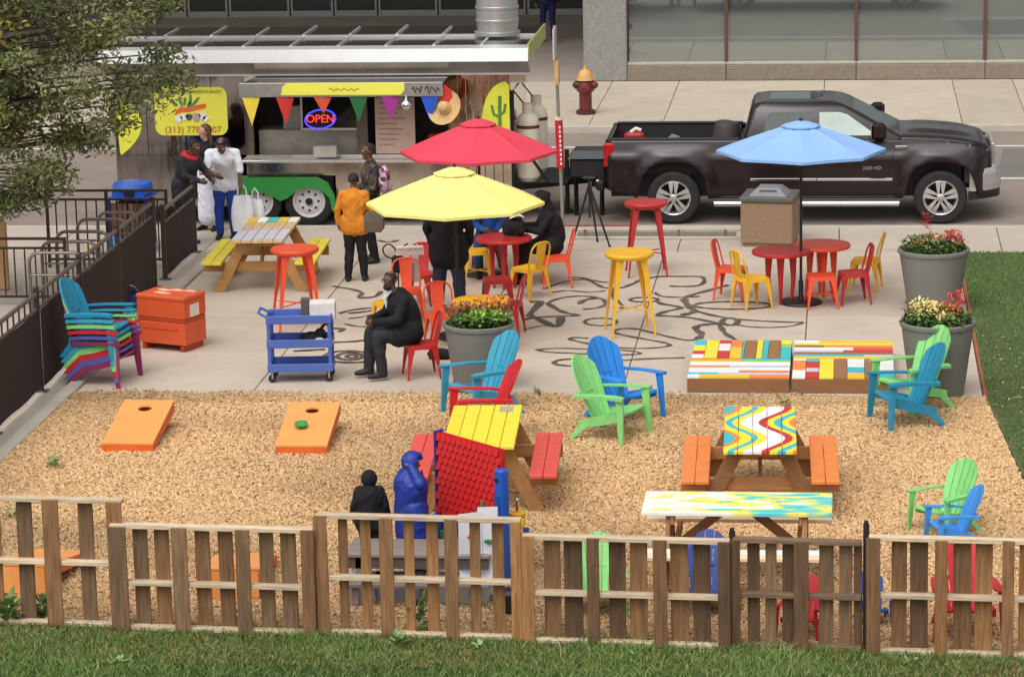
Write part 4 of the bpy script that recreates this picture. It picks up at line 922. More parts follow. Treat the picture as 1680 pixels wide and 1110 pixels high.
for cx, cy, rx, ry in ((.16,.32,.10,.04),(.30,.37,.11,.04),(.22,.16,.12,.05),(.44,.39,.11,.03)):
    pts = [(cx*w_/.58+rx*math.cos(q)*(1+.25*math.sin(3*q+cx*9)), cy+ry*math.sin(q)*(1+.3*math.cos(2*q+cy*7))) for q in np.linspace(0, 2*PI, 18, endpoint=False)]
    MB().prism(pts, h_+.0042, h_+.0075, 'z').build('worn_patch', worn, lid)
for sx in (.05, w_-.09): MB().box(sx, sx+.05, .02, d_-.02, 0, .083).build('skid', pm('box_orange_dark', (176,66,34)), t)
MB().box(.12*w_, .85*w_, -.012, -.002, h_*.40, h_*.43).build('handle', obx, t)
MB().box(w_+.002, w_+.006, .12, .32, h_*.62, h_*.84).build('sticker', pm('sticker_white', (236,214,204), .6, var=.1, ns=20), t)

# ------------------------------------------------------------------ blue three-shelf cart
A, B = P(440,629), P(547,627); ax = (B-A).normalized(); w_ = (B-A).length; rz = math.atan2(ax.y, ax.x); d_ = .42; h_ = PY(440,519,A.y).z
t = thing('service_cart', 'blue plastic three-shelf service cart on casters', 'cart', A, rz)
cb = pm('cart_blue', (80,106,180), .45, var=.06, dirt=.06)
for z, nm in ((.13,'bottom_shelf'),(h_*.52,'middle_shelf'),(h_-.10,'top_shelf')):
    mb = MB().box(.0, w_, 0, d_, z, z+.02, ch=.006)
    for b4 in ((0,w_,-.004,.018),(0,w_,d_-.018,d_+.004)): mb.box(*b4, z+.001, z+.10, ch=.006)
    for b4 in ((-.004,.018,.019,d_-.019),(w_-.018,w_+.004,.019,d_-.019)): mb.box(*b4, z+.001, z+.10, ch=.006)
    mb.build(nm, cb, t)
for x in (.0, w_-.055):
    for y in (0, d_-.055): MB().box(x+.004, x+.05, y+.004, y+.05, .14, h_-.012, ch=.01).build('post', cb, t)
for x in (.05, w_-.05):
    for y in (.05, d_-.05):
        c_ = MB().tube([(x,y-.014,.05),(x,y+.014,.05)], .048, 16).build('caster', RUB, t, True); MB().box(x-.008, x+.008, y-.022, y+.022, .05, .129).build('fork', ALU, c_)
MB().tube([(-.0,.05,h_-.02),(-.09,.06,h_+.03),(-.09,d_-.06,h_+.03),(-.0,d_-.05,h_-.02)], .016, 8).build('handle', cb, t, True)
def on_cart(x, y, z): 
    return Vector((A.x+math.cos(rz)*x-math.sin(rz)*y, A.y+math.sin(rz)*x+math.cos(rz)*y, z))
wb = pm('white_carton', (226,216,212), .7, var=.1, ns=9)
tag(MB().box(-.15,.15,-.12,.12,0,.20,ch=.006).box(-.152,.152,-.02,.02,.03,.205).build('carton', wb, loc=on_cart(.66,.24,h_-.078), rot=(0,0,rz)), 'white cardboard carton on the cart\'s top shelf', 'box')
tag(MB().box(-.05,.05,-.04,.04,0,.24,ch=.01).box(-.04,.04,-.043,-.041,.06,.2).build('speaker', pm('grey_speaker', (90,86,86), .5), loc=on_cart(.45,.28,h_-.078), rot=(0,0,rz)), 'small grey speaker beside the white carton on the cart', 'speaker')
tag(MB().sphere((0,0,.06),(.12,.09,.07),12,8).sphere((.1,.02,.10),(.07,.06,.07),10,6).sphere((-.08,.03,.05),(.08,.07,.05),10,6).tube([(.08,0,.12),(.16,.05,.22),(.2,.08,.16)],.02,6).build('dark_bag', pm('dark_cloth', (40,36,38), .85, var=.3, ns=9, bump=.4, bs=20), None, True, loc=on_cart(.52,.22,h_*.52+.022)), 'crumpled dark bag on the cart\'s middle shelf', 'bag')
tag(MB().sphere((0,0,.04),(.07,.06,.04),10,6).sphere((.11,.01,.035),(.06,.05,.035),10,6).build('crumpled_paper', wb, None, False, loc=on_cart(.62,.10,h_*.52+.022)), 'crumpled white paper on the cart\'s middle shelf', 'paper')

# ------------------------------------------------------------------ tan litter bin
A, B = P(1215,405), P(1300,407); w_ = (B-A).length; h_ = PY(1215,326,A.y).z
t = thing('litter_bin', 'tan pebble-finish concrete litter bin with a grey sloping lid', 'litter bin', A, math.atan2(B.y-A.y, B.x-A.x))
agg = pm('pebble_concrete', (148,122,96), .85, var=.22, ns=30, bump=.5, bs=60)
MB().box(.03, w_-.03, .03, w_-.03, 0, .05).build('plinth', agg, t); MB().box(0, w_, 0, w_, .05, h_-.055, ch=.015).build('body', agg, t)
gl = pm('bin_lid_grey', (124,124,128), .45, var=.08)
lid = MB().box(-.02, w_+.02, -.02, w_+.02, h_-.052, h_+.02, ch=.012).build('lid', pm('bin_lid_rim', (92,88,84), .5), t)
q = .16; MB().loft([[(q-.06,q-.06,h_+.021),(w_-q+.06,q-.06,h_+.021),(w_-q+.06,w_-q+.06,h_+.021),(q-.06,w_-q+.06,h_+.021)],[(q+.06,q+.06,h_+.13),(w_-q-.06,q+.06,h_+.13),(w_-q-.06,w_-q-.06,h_+.13),(q+.06,w_-q-.06,h_+.13)]]).build('dome', gl, lid)
MB().box(q+.09, w_-q-.09, q-.0, q+.03, h_+.05, h_+.10).build('flap', pm('bin_lid_rim', (92,88,84)), lid)

# tree pit by the street with a low edging
a, b_ = P(938,392), P(1212,392); t = thing('tree_pit_edging', 'low concrete edging with short brown pegs round a tree pit by the kerb', 'edging', (a.x, a.y, 0)); L = b_.x-a.x
for y_ in (-.05, .62): MB().box(0, L, y_, y_+.09, .0, .035, ch=.008).build('edging_strip', kerb_m, t)
for i in range(4): MB().box(L*(.08+i*.28)-.022, L*(.08+i*.28)+.022, .05, .09, 0, .13, ch=.005).build('peg', pm('pit_stub', (136,104,78), .8), t)
struct('tree_pit', MB().add([(a.x+.05,a.y+.03,.006),(b_.x-.05,a.y+.03,.006),(b_.x-.05,a.y+.55,.006),(a.x+.05,a.y+.55,.006)], [(0,1,2,3)]), pm('pit_gravel', (122,112,100), .95, var=.25, ns=16, bump=.6, bs=50))

# ------------------------------------------------------------------ hydrant, sign pole, tripod
p_ = P(961,187); t = thing('fire_hydrant', 'red fire hydrant with a yellow bonnet on the far sidewalk', 'fire hydrant', p_); hs = PY(961,108,p_.y).z/.88
hr = pm('hydrant_red', (112,40,40), .5, var=.15, dirt=.15); hy = pm('hydrant_yellow', (208,162,92), .5, var=.1)
def LZ(pr, n=20): return MB().lathe([(a_*hs, b2*hs) for a_, b2 in pr], n)
LZ([(.17,0),(.175,.03),(.17,.07),(.12,.085)]).build('base_flange', pm('hydrant_dark', (70,40,36), .6), t, True); LZ([(.115,.086),(.115,.40),(.16,.42),(.16,.47),(.13,.49),(.14,.60),(.165,.62)]).build('barrel', hr, t, True)
LZ([(.165,.621),(.15,.66),(.135,.72),(.09,.79),(.04,.82),(.035,.88),(.0,.885)]).build('bonnet', hy, t, True)
for sx, mt in ((-1, pm('hydrant_cap_dark', (40,52,40), .5)), (1, hr)):
    MB().lathe([(.075*hs,.10*hs),(.075*hs,.19*hs),(.055*hs,.20*hs),(.03*hs,.23*hs),(.0,.23*hs)], 14, M=Matrix.Translation((0,0,.53*hs)) @ Matrix.Rotation(sx*PI/2,4,'Y')).build('side_cap', mt, t, True)
MB().lathe([(.095*hs,.10*hs),(.095*hs,.2*hs),(.06*hs,.21*hs),(.0,.22*hs)], 14, M=Matrix.Translation((0,0,.5*hs)) @ Matrix.Rotation(PI/2,4,'X')).build('pumper_cap', hr, t, True)
p_ = P(924,378); tp = PY(910,42,p_.y); t = thing('sign_pole', 'thin steel street sign pole with a red lettered sleeve beside the propane tank', 'sign pole', p_)
lean = (tp-p_); 
def on(fz): return lean*(fz/lean.z)
MB().tube([(0,0,0), tuple(lean)], .026, 10).build('pole', pm('galvanised', (168,164,156), .4, metal=.6, var=.12), t, True)
z0, z1 = PY(917,276,p_.y).z, PY(917,197,p_.y).z
sl_ = MB().tube([tuple(on(z0)), tuple(on(z1))], .058, 16).build('sleeve', pm('sleeve_red', (196,36,48), .4, var=.06), t, True); MB().tube([tuple(on(z1)+Vector((0,0,.001))), tuple(on(z1+.045))], .06, 16).build('sleeve_cap', pm('sleeve_white', (226,210,204), .5), sl_, True)
lw = pm('sleeve_letter', (240,222,222), .5)
for i in range(9):
    z = z1-.10-i*.068
    if z < z0+.05: break
    c_ = on(z); MB().box(c_.x+.004, c_.x+.03, c_.y-.0605, c_.y-.056, z-.02, z+.02).build('letter_mark', lw, sl_)
za, zb = PY(911,95,p_.y).z, PY(910,44,p_.y).z; c_ = on((za+zb)/2)
MB().box(c_.x-.012, c_.x+.004, c_.y-.30, c_.y-.03, za, zb, ch=.003).build('sign_plate', pm('sign_plate_white', (214,210,204), .5), t)
za, zb = PY(913,136,p_.y).z, PY(912,98,p_.y).z; c_ = on((za+zb)/2)
MB().box(c_.x-.012, c_.x+.05, c_.y-.24, c_.y-.03, za, zb, ch=.003).build('sign_plate', pm('sign_plate_tan', (206,166,106), .5), t)
p_ = P(968,404); hz_ = PY(966,300,p_.y).z; t = thing('tripod', 'black folding tripod stand on the sidewalk by the trailer hitch', 'tripod', p_)
trm = pm('tripod_black', (48,50,48), .45, metal=.3)
for fx, fy in ((-.27,.05),(.29,-.06),(.08,.35)): 
    l_ = MB().tube([(.0,.02,hz_-.03),(fx,fy,.01)], [.02,.014], 8).build('leg', trm, t, True); MB().sphere((fx,fy,.015),(.022,.022,.015),8,6).build('foot', RUB, l_)
MB().tube([(0,.02,hz_*.45),(0,.02,hz_+.06)], .018, 8).build('centre_column', trm, t, True); MB().box(-.09,.09,-.05,.09,hz_+.061,hz_+.085,ch=.006).build('head_plate', trm, t)

# ------------------------------------------------------------------ tree at the upper left
def tree(label, base, h, cc, cr, nclump, nleaf):
    t = thing('street_tree', label, 'tree', base)
    bark = pm('tree_bark', (74,62,52), .9, var=.3, ns=8, stretch=(1,1,.3), bump=.6, bs=30)
    mb = MB(); rnd = random.Random(5)
    mb.tube([(0,0,0),(.05,.02,1.2),(.12,-.03,2.2),(.25,.05,3.4),(.35,.05,5.0),(.4,.1,h-.6)], [.15,.12,.10,.08,.05,.02], 10)
    mb.build('trunk', bark, t, True)
    clumps = []
    bm2 = MB()
    for i in range(nclump):
        while True:
            v = Vector((rnd.uniform(-1,1), rnd.uniform(-1,1), rnd.uniform(-1,1)))
            if .25 < v.length < 1: break
        c = Vector((cc[0]+v.x*cr[0], cc[1]+v.y*cr[1], cc[2]+v.z*cr[2])); clumps.append((c, rnd.uniform(.22,.44)))
        s_ = Vector((.2+.03*(c.z-3), 0, max(1.6, min(c.z-.6, h-1.2)))); mid = s_.lerp(c, .55)+Vector((rnd.uniform(-.15,.15), rnd.uniform(-.15,.15), .12))
        bm2.tube([tuple(s_), tuple(s_.lerp(mid,.5)+Vector((0,0,.05))), tuple(mid), tuple(c)], [.035,.026,.018,.006], 6)
    bm2.build('limbs', bark, t, True)
    n = nleaf; ci = np.random.randint(0, len(clumps), n)
    cen = np.array([tuple(clumps[i][0]) for i in range(len(clumps))])[ci]; rad = np.array([c_[1] for c_ in clumps])[ci]
    v = np.random.normal(0, 1, (n,3)); v /= np.linalg.norm(v, axis=1)[:, None]; v *= (np.random.rand(n)**.45)[:, None]
    pos = cen+v*rad[:, None]*np.array([1.25,1.25,.7]); 
    L = np.random.uniform(.026,.06,n); W2 = L*np.random.uniform(.3,.5,n); a = np.random.uniform(0, 2*PI, n); el_ = np.random.normal(-.2,.55,n)
    d = np.stack([np.cos(a)*np.cos(el_), np.sin(a)*np.cos(el_), np.sin(el_)],1); s_ = np.cross(d, np.random.normal(0,1,(n,3))); s_ /= np.linalg.norm(s_,axis=1)[:,None]
    V = np.stack([pos-d*L[:,None], pos+s_*W2[:,None], pos+d*L[:,None], pos-s_*W2[:,None]],1).reshape(-1,3); F = np.arange(4*n).reshape(-1,4)
    palc = np.array([lin(c_) for c_ in ((112,122,74),(99,111,66),(128,132,82),(90,100,59),(143,140,92),(108,110,70))]); 
    tone = np.random.uniform(.7,1.3,len(clumps))[ci]; yl = (np.random.rand(len(clumps)) < .12)[ci]
    C_ = palc[np.random.randint(0,6,n)]*tone[:,None]; C_[yl] *= np.array([1.6,1.4,.9])
    cr_ = link_mesh('crown', arrmesh('crown', V, F, vcol('tree_leaf', .6), C_), t); cr_['kind'] = 'stuff'
tb = P(-190,500)
cmid = PY(60,170,tb.y)-tb
tree('small-leaved street tree hanging over the left of the picture, trunk out of view', tb, 6.2, (cmid.x-.40, cmid.y, cmid.z+.52), (2.3,1.1,2.2), 160, 38000)
# ------------------------------------------------------------------ food trailer
YT = P(510,369,ROADZ).y+.06
def ft(x, y, dy=0.0):   # trailer side plane -> local coordinates (root at ground level, X world, z above road)
    q = PY(x, y, YT+dy); return q.x-TX, q.z-ROADZ
TX = PY(510,300,YT).x
tr = thing('food_trailer', 'dark mirror-finish food trailer with yellow signs and an open serving hatch', 'food trailer', (TX, YT, ROADZ))
dkm = pm('trailer_dark_metal', (152,146,146), .07, metal=1.0, var=.3, ns=2.6, stretch=(1.6,1,.35), bump=.3, bs=2.2, dirt=.35)
ssm = pm('trailer_stainless', (208,198,186), .08, metal=1.0, var=.16, ns=2.5, stretch=(1.5,1,.4), bump=.25, bs=3)
ssl = pm('trailer_lower_stainless', (208,196,182), .12, metal=.85, var=.2, ns=3, stretch=(1.2,1,.6), bump=.22, bs=2.5)
trimw = pm('trailer_trim', (222,220,216), .25, metal=.6, var=.05)
xa, _ = ft(188,200); xb, _ = ft(838,200); x1, _ = ft(402,200); x2, _ = ft(737,200)
zt = ft(500,104)[1]; zo1 = ft(500,158)[1]; zo0 = ft(500,254)[1]; zb = ft(500,338)[1]; DT = 2.3; zl = ft(500,288)[1]
fxa, fxb = ft(397,300)[0], ft(551,300)[0]
nl = 4; w_ = (x1-xa)/nl
for i in range(nl): MB().box(xa+i*w_+.003, xa+(i+1)*w_-.003, 0, .04, zo0, zt, ch=.004).build('side_panel', dkm, tr)
MB().box(xa, x1-.002, .004, .04, zb, zo0-.004).build('lower_panel', dkm, tr)
MB().box(x1, x2, 0, .04, zo1, zt, ch=.004).build('header_panel', ssm, tr)
for i in range(7): 
    w_ = (xb-x2)/7; MB().box(x2+i*w_+.002, x2+(i+1)*w_-.002, -.006*(i % 2), .04, zb, zt, ch=.006).build('fluted_panel', ssm, tr)
MB().box(x1, fxa, .002, .04, zb, zo0-.002).box(fxa, fxb, .002, .04, zl, zo0-.002).box(fxb, x2, .002, .04, zb, zo0-.002).build('lower_panel', ssl, tr)
MB().box(xa, xa+.04, .042, DT, zb, zt).build('end_wall', dkm, tr); MB().box(xb-.04, xb, .042, DT, zb, zt).build('end_wall', ssm, tr)
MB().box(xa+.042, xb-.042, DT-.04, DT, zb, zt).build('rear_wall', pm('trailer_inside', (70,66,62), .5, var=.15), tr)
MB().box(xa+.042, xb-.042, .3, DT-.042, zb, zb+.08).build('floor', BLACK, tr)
# roof: overhanging bright fascia, mirror sheets between ribs
rxa, rxb = ft(160,92,-.28)[0], ft(866,92,-.28)[0]; zf1 = ft(500,82,-.28)[1]; zf0 = ft(500,103,-.28)[1]; zs = ft(500,122,-.1)[1]
MB().prism([(-.28,zf0),(-.24,zf1),(.03,zf1+.02),(.03,zf0)][::-1], rxa, rxb, 'x').build('fascia', pm('fascia_metal', (236,236,234), .3, metal=.55, var=.05), tr)
MB().prism([(-.26,zf0-.002),(.03,zf0-.002),(.03,zs),(-.05,zs),(-.12,zs+.012)], rxa, rxb, 'x').build('soffit', pm('soffit_mirror', (156,150,146), .2, metal=.7, var=.2, ns=2), tr)
MB().box(rxa+.35, rxb-.02, -.15, -.10, zs-.02, zs+.01, ch=.004).build('drip_rail', trimw, tr)
mir = pm('roof_mirror_sheet', (122,116,112), .12, metal=.8, var=.12, ns=1.4, stretch=(.6,2,1))
zr = zf1+.02; nr = 9; w_ = (rxb-rxa)/nr
for i in range(nr):
    for j, (ya, yb_) in enumerate(((.032,1.16),(1.18,DT+.1))):
        MB().box(rxa+i*w_+.02, rxa+(i+1)*w_-.02, ya, yb_, zr-.03, zr-.012+.03*j).build('roof_sheet', mir, tr)
        if i: MB().box(rxa+i*w_-.019, rxa+i*w_+.019, ya, yb_-.25*(i % 2), zr-.028, zr+.012+.03*j).build('roof_rib', trimw, tr)
MB().box(rxa, rxb, 1.16, 1.18, zr-.028, zr+.03).build('roof_step', trimw, tr)
MB().box(rxb-.018, rxb+.012, -.2, DT+.1, zf0+.02, zr+.04).build('roof_end', pm('roof_end_lime', (186,190,110), .4, metal=.3), tr)
vx, vz = ft(816,44,1.2); 
v_ = MB().lathe([(.36,0),(.36,.05),(.32,.06),(.325,.20),(.34,.21),(.34,.24),(.325,.25),(.325,.40),(.34,.41),(.34,.44),(.325,.45),(.32,.72),(.1,.78)], 28, M=Matrix.Translation((vx,1.2,zr+.02))).build('roof_vent', ALU, tr, True)
# inside the hatch
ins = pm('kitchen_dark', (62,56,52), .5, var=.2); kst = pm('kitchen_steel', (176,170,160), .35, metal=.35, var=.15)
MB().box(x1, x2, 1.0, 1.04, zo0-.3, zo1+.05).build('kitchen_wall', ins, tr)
a, b_ = ft(418,216)[0], ft(585,216)[0]; MB().box(a, b_, .30, .9, zo0-.3, ft(500,218)[1], ch=.01).build('equipment', kst, tr)
a, b_ = ft(455,190)[0], ft(490,190)[0]; MB().box(a, b_, .45, .85, zo0, ft(500,180)[1], ch=.01).build('equipment', kst, tr)
a, b_ = ft(555,190)[0], ft(585,190)[0]; MB().box(a, b_, .4, .9, zo0, ft(500,178)[1], ch=.01).build('equipment', pm('kitchen_beige', (140,132,118), .5), tr)
f0, f1 = ft(492,190)[0], ft(584,190)[0]; zz0, zz1 = ft(500,215)[1], ft(500,160)[1]
wf = MB().box(f0, f0+.03, .06, .09, zz0, zz1).box(f0+.03, f1, .06, .09, zz0, zz0+.035).build('hatch_window', trimw, tr)
MB().box(f0+.031, f1, .074, .078, zz0+.036, zz1).build('pane', pm('hatch_glass', (40,40,38), .05, var=.05, trans=.6), wf)
for px0, px1 in ((400,414),(584,596),(596,602),(734,742)): MB().box(ft(px0,200)[0], ft(px1,200)[0], .045, .12, zo0-.01, zo1).build('hatch_post', pm('hatch_post', (112,100,88), .4, metal=.5), tr)
mb_ = pm('menu_board', (206,176,160), .6, var=.12, ns=6); m_ = MB().box(ft(616,200)[0], ft(681,200)[0], -.03, -.008, ft(600,252)[1], ft(600,160)[1], ch=.004).build('menu_board', mb_, tr)
mk = pm('menu_ink', (168,134,122), .7)
for i in range(9):
    z = ft(600,168+i*8.5)[1]; xx = ft(622,200)[0]; MB().box(xx, xx+.22+.2*random.random(), -.0325, -.0305, z-.018, z+.004).build('menu_line', mk, m_)
MB().box(ft(700,238)[0], ft(735,238)[0], .1, .3, zo0, ft(700,222)[1], ch=.02).build('condiment_tray', pm('tray_red', (150,50,40), .5), tr)
MB().box(x1-.02, ft(745,262)[0], -.34, .0, ft(500,263,-.2)[1]-.02, ft(500,263,-.2)[1]+.02, ch=.006).build('counter', trimw, tr)
cx, cz = ft(535,250,-.2); MB().box(cx-.19, cx+.17, -.26, -.06, cz-.07, cz+.10, ch=.01).build('napkin_box', pm('napkin_box', (196,192,186), .4, metal=.4), tr)
# raised hatch flap, valance, bunting
fy = -.72; zf = ft(500,138,fy)[1]; ze = ft(500,159,fy)[1]; fa, fb = ft(393,150,fy)[0], ft(727,150,fy)[0]; ha, hb = ft(425,128)[0], ft(737,128)[0]; zh = ft(500,123)[1]
MB().add([(fa,fy,zf),(fb,fy,zf),(hb,-.02,zh),(ha,-.02,zh),(fa,fy,zf-.03),(fb,fy,zf-.03),(hb,-.02,zh-.03),(ha,-.02,zh-.03)], [(0,1,2,3),(7,6,5,4),(0,4,5,1),(1,5,6,2),(2,6,7,3),(3,7,4,0)]).build('hatch_flap', pm('flap_mirror', (132,128,118), .12, metal=.9, var=.2, ns=2), tr)
va = MB().box(fa, fb, fy-.03, fy-.002, ze, zf+.02, ch=.006).build('valance', pm('valance_metal', (178,176,172), .3, metal=.6, var=.18, ns=4), tr)
ya_, yb2 = ft(461,148,fy)[0], ft(664,148,fy)[0]
sgy = pm('sign_yellow', (244,240,92), .45, var=.04)
MB().prism([(ya_,ze+.03),(yb2-.06,ze+.03),(yb2,ze+.09),(yb2,zf+.015),(ya_+.1,zf+.015),(ya_+.03,zf-.03)], fy-.034, fy-.031, 'y').build('valance_sign', sgy, va)
def squig(x0, x1, z, y, n, mat, parent, amp=.02, r=.006):
    pts = [(x0+(x1-x0)*i/n, y, z+amp*math.sin(i*2.3)*(.5+random.random())) for i in range(n+1)]
    MB().tube(pts, r, 4).build('script_mark', mat, parent)
ink = pm('sign_olive_ink', (120,120,50), .6); inkd = pm('sign_dark_ink', (70,66,64), .6)
squig(ft(540,148,fy)[0], ft(590,148,fy)[0], ze+.115, fy-.036, 12, ink, va); squig(ft(676,148,fy)[0], ft(692,148,fy)[0], ze+.11, fy-.033, 6, inkd, va, .05, .012); squig(ft(698,148,fy)[0], ft(722,148,fy)[0], ze+.11, fy-.033, 7, inkd, va, .05, .012)
for px0, hw, yb_, c, nm in ((412,15,206,(238,214,66),'yellow'),(468,15,204,(204,52,44),'red'),(530,15,186,(212,84,52),'orange'),(588,15,200,(40,104,58),'green'),(641,15,199,(160,52,140),'purple'),(705,15,198,(34,86,196),'blue')):
    c0 = ft(px0,160,fy)[0]; hwm = hw/110.; zb_ = ft(px0,yb_,fy)[1]
    o = MB().prism([(-hwm,0),(0,zb_-ze),(hwm,0)][::1], -.003, .003, 'y').build('pennant', pm('pennant_'+nm, c, .8, var=.08), None, loc=(TX+c0, YT+fy-.012, ROADZ+ze-.004), rot=(0,0,random.uniform(-.15,.15)))
    tag(o, '%s triangular pennant hanging from the trailer\'s hatch flap' % nm, 'pennant', 'bunting on the food trailer')
# lamp, hat
lx_, lz_ = ft(667,172,fy); tag(MB().sphere((0,0,0),(.10,.10,.085),16,10).lathe([(.03,.07),(.02,.12),(.012,.15)],10).build('hanging_lamp', CHROME, None, True, loc=(TX+lx_, YT+fy-.02, ROADZ+lz_)), 'small round silver lamp under the hatch flap', 'lamp')
hx_, hz_ = ft(732,178,fy); hat = thing('straw_hat', 'wide straw sombrero with a red cloth hung at the end of the hatch', 'hat', (TX+hx_, YT+fy-.02, ROADZ+hz_)); strw = pm('straw', (206,172,118), .85, var=.15, ns=14, bump=.3, bs=60)
MT = Matrix.Rotation(D(62),4,'X') @ Matrix.Rotation(D(-20),4,'Y')
MB().lathe([(.27,.05),(.275,.06),(.20,.015),(.11,.0),(.10,.0),(.095,.06),(.075,.13),(.04,.155),(.005,.16)], 28, M=MT, cap0=False).build('hat_body', strw, hat, True)
MB().prism([(-.02,.36),(.14,.22),(.19,-.02),(.10,.04),(.02,.05),(-.10,.16)], .03, .045, 'y').build('red_cloth', pm('hat_cloth', (206,56,44), .8, var=.12), hat)
# neon sign
nx, nz = ft(525,196); ne = thing('neon_sign', 'glowing oval OPEN sign in blue and red behind the hatch glass', 'neon sign', (TX+nx, YT+.045, ROADZ+nz)); nb = pm('neon_blue', (70,70,255), .4, emit=1.5, var=0); nr_ = pm('neon_red', (255,60,50), .4, emit=1.4, var=0)
MB().lathe([(.24,0),(.24,.012),(.0,.012)], 36, M=Matrix.Rotation(PI/2,4,'X') @ Matrix.Diagonal((1,.62,1,1))).build('backing', pm('neon_backing', (24,14,40), .5), ne)
MB().tube([(.235*math.cos(q), -.02, .145*math.sin(q)+.02*math.cos(q)) for q in np.linspace(0,2*PI,36,endpoint=False)], .012, 8, closed=True).build('blue_ring', nb, ne, True)
me = text_mesh('OPEN', .17, nr_, .006); link_mesh('red_lettering', me, ne, (0,-.022,.0), (PI/2,0,0))
# big yellow sign
s0, s1 = ft(254,180)[0], ft(373,180)[0]; t0, t1 = ft(300,222)[1], ft(300,143)[1]; sw, sh = s1-s0, t1-t0
sg = MB().prism([((s0+s1)/2+a_, (t0+t1)/2+b2) for a_, b2 in rrect(sw, sh, .13, 5)], -.012, -.002, 'y').build('yellow_sign', pm('sign_yellow_big', (226,220,78), .5, var=.05), tr)
def onsign(pts, mat, nm, dy=-.0125):
    MB().prism([(s0+u*sw, t0+v*sh) for u, v in pts], dy-.003, dy, 'y').build(nm, mat, sg)
gsg = pm('sign_green', (84,128,84), .6); osg = pm('sign_orange', (214,98,56), .6); wsg = pm('sign_white', (226,224,224), .6); lsg = pm('sign_mauve', (172,150,150), .6); dsg = pm('sign_darkgreen', (60,84,66), .6); tsg = pm('sign_text', (190,104,30), .6)
def leafp(cx, cy, ax_, ay, r, k=10):
    return [(cx+(math.cos(q)*ax_*r[0]-math.sin(q)*ay*r[1]), cy+(math.cos(q)*ay*r[0]*1.4+math.sin(q)*ax_*r[1]*1.4)) for q in np.linspace(0,2*PI,k,endpoint=False)]
for cx_, cy_, an, L_ in ((.28,.66,2.4,.06),(.36,.70,1.9,.08),(.42,.70,1.4,.07),(.50,.72,1.55,.11),(.57,.70,.9,.09),(.47,.63,1.2,.06)): onsign(leafp(cx_, cy_, math.cos(an), math.sin(an), (L_,.022)), gsg, 'cactus_leaf', -.0125)
onsign([(.27,.42),(.36,.48),(.50,.50),(.68,.56),(.72,.60),(.70,.66),(.55,.62),(.45,.57),(.36,.60),(.30,.52)], osg, 'chilli_band', -.016)
for cx_, cy_, r_, mt in ((.33,.34,.05,wsg),(.40,.38,.05,wsg),(.47,.38,.045,dsg),(.57,.38,.06,lsg),(.66,.40,.05,wsg),(.70,.34,.04,wsg)): onsign([(cx_+r_*math.cos(q)*(1+.2*math.sin(3*q)), cy_+r_*1.5*math.sin(q)) for q in np.linspace(0,2*PI,14,endpoint=False)], mt, 'food_picture', -.0195)
def lettering(txt, size, mat, parent, x, y, z):
    me = text_mesh(txt, size, mat); return tag(link_mesh('lettering', me, parent, (x, y, z), (PI/2,0,0)), kind='stuff')
lettering('(313) 778-8007', .142, tsg, sg, (s0+s1)/2+.02, -.017, t0+.085); lettering('MEXICAN FOOD RESTAURANT', .068, ink, sg, (s0+s1)/2+.02, -.017, t1-.075)
# two wing-shaped yellow corner signs
ysm = pm('sign_lime_yellow', (226,224,70), .5, var=.05)
q0, q1 = ft(790,180)[0], ft(836,180)[0]; r0, r1 = ft(800,214)[1], ft(800,134)[1]
pts = [(q1,r0),(q1,r1-.06),(q1-.05,r1)]+[(q1-.05-(q1-q0-.05)*math.sin(u), r0+(r1-r0)*math.cos(u)**.8) for u in np.linspace(.12, PI/2, 8)]+[(q0+.06,r0-.02)]
w2 = MB().prism(pts[::-1], -.022, -.008, 'y').build('wing_sign', ysm, tr)
cg = pm('cactus_green', (88,138,66), .6)
cx_, cz_ = ft(820,185)[0], ft(820,185)[1]
for pts in ([(0,-.2),(0,.08)], [(0,-.06),(-.09,-.02),(-.12,.12)], [(0,-.02),(.07,.02),(.09,.14)], [(0,.08),(.01,.26)]):
    MB().tube([(cx_+a_, -.024, cz_+b2) for a_, b2 in pts], .026 if pts[0][0] == 0 and len(pts) == 2 else .02, 8).build('cactus_limb', cg, w2, True)
q0, q1 = ft(190,200)[0], ft(233,200)[0]; r0, r1 = ft(200,258)[1], ft(200,148)[1]
pts = [(q0,r1-.1)]+[(q0+(q1-q0)*math.sin(u)**.8, r1-(r1-r0)*(u/PI)) for u in np.linspace(.15, PI-.1, 10)]+[(q0+.05,r0+.08)]
MB().prism(pts, -.022, -.008, 'y').build('wing_sign', ysm, tr)
# green fender and tandem wheels
gfm = pm('fender_green', (48,140,62), .4, var=.06); wz = .36; wxs = (ft(425,330)[0], ft(510,330)[0])
pts = [(fxa-.02, zl-.02), (fxa+.0, zl+.0)]
top = ft(470,293,-.2)[1]; outl = [(ft(392,300)[0], top-.02), (ft(400,292)[0], top), (ft(520,292)[0], top), (ft(543,305)[0], top-.16), (ft(553,340)[0], top-.48)]
def arc(cx_, r_, a0, a1, n=9): return [(cx_+r_*math.cos(q), wz+r_*math.sin(q)) for q in np.linspace(a0, a1, n)]
poly = [ft(q0_, q1_, -.2) for q0_, q1_ in ((394,294),(398,291),(520,291),(538,300),(548,320),(554,346),(545,346),(541,325),(527,312),(509,307),(489,311),(472,325),(460,330),(447,322),(430,315),(412,316),(398,324),(392,324))][::-1]
MB().prism(poly, -.22, -.16, 'y').build('fender', gfm, tr)
MB().box(ft(396,293)[0], ft(520,293)[0], -.16, .0, top-.03, top-.002).build('fender_top', gfm, tr)
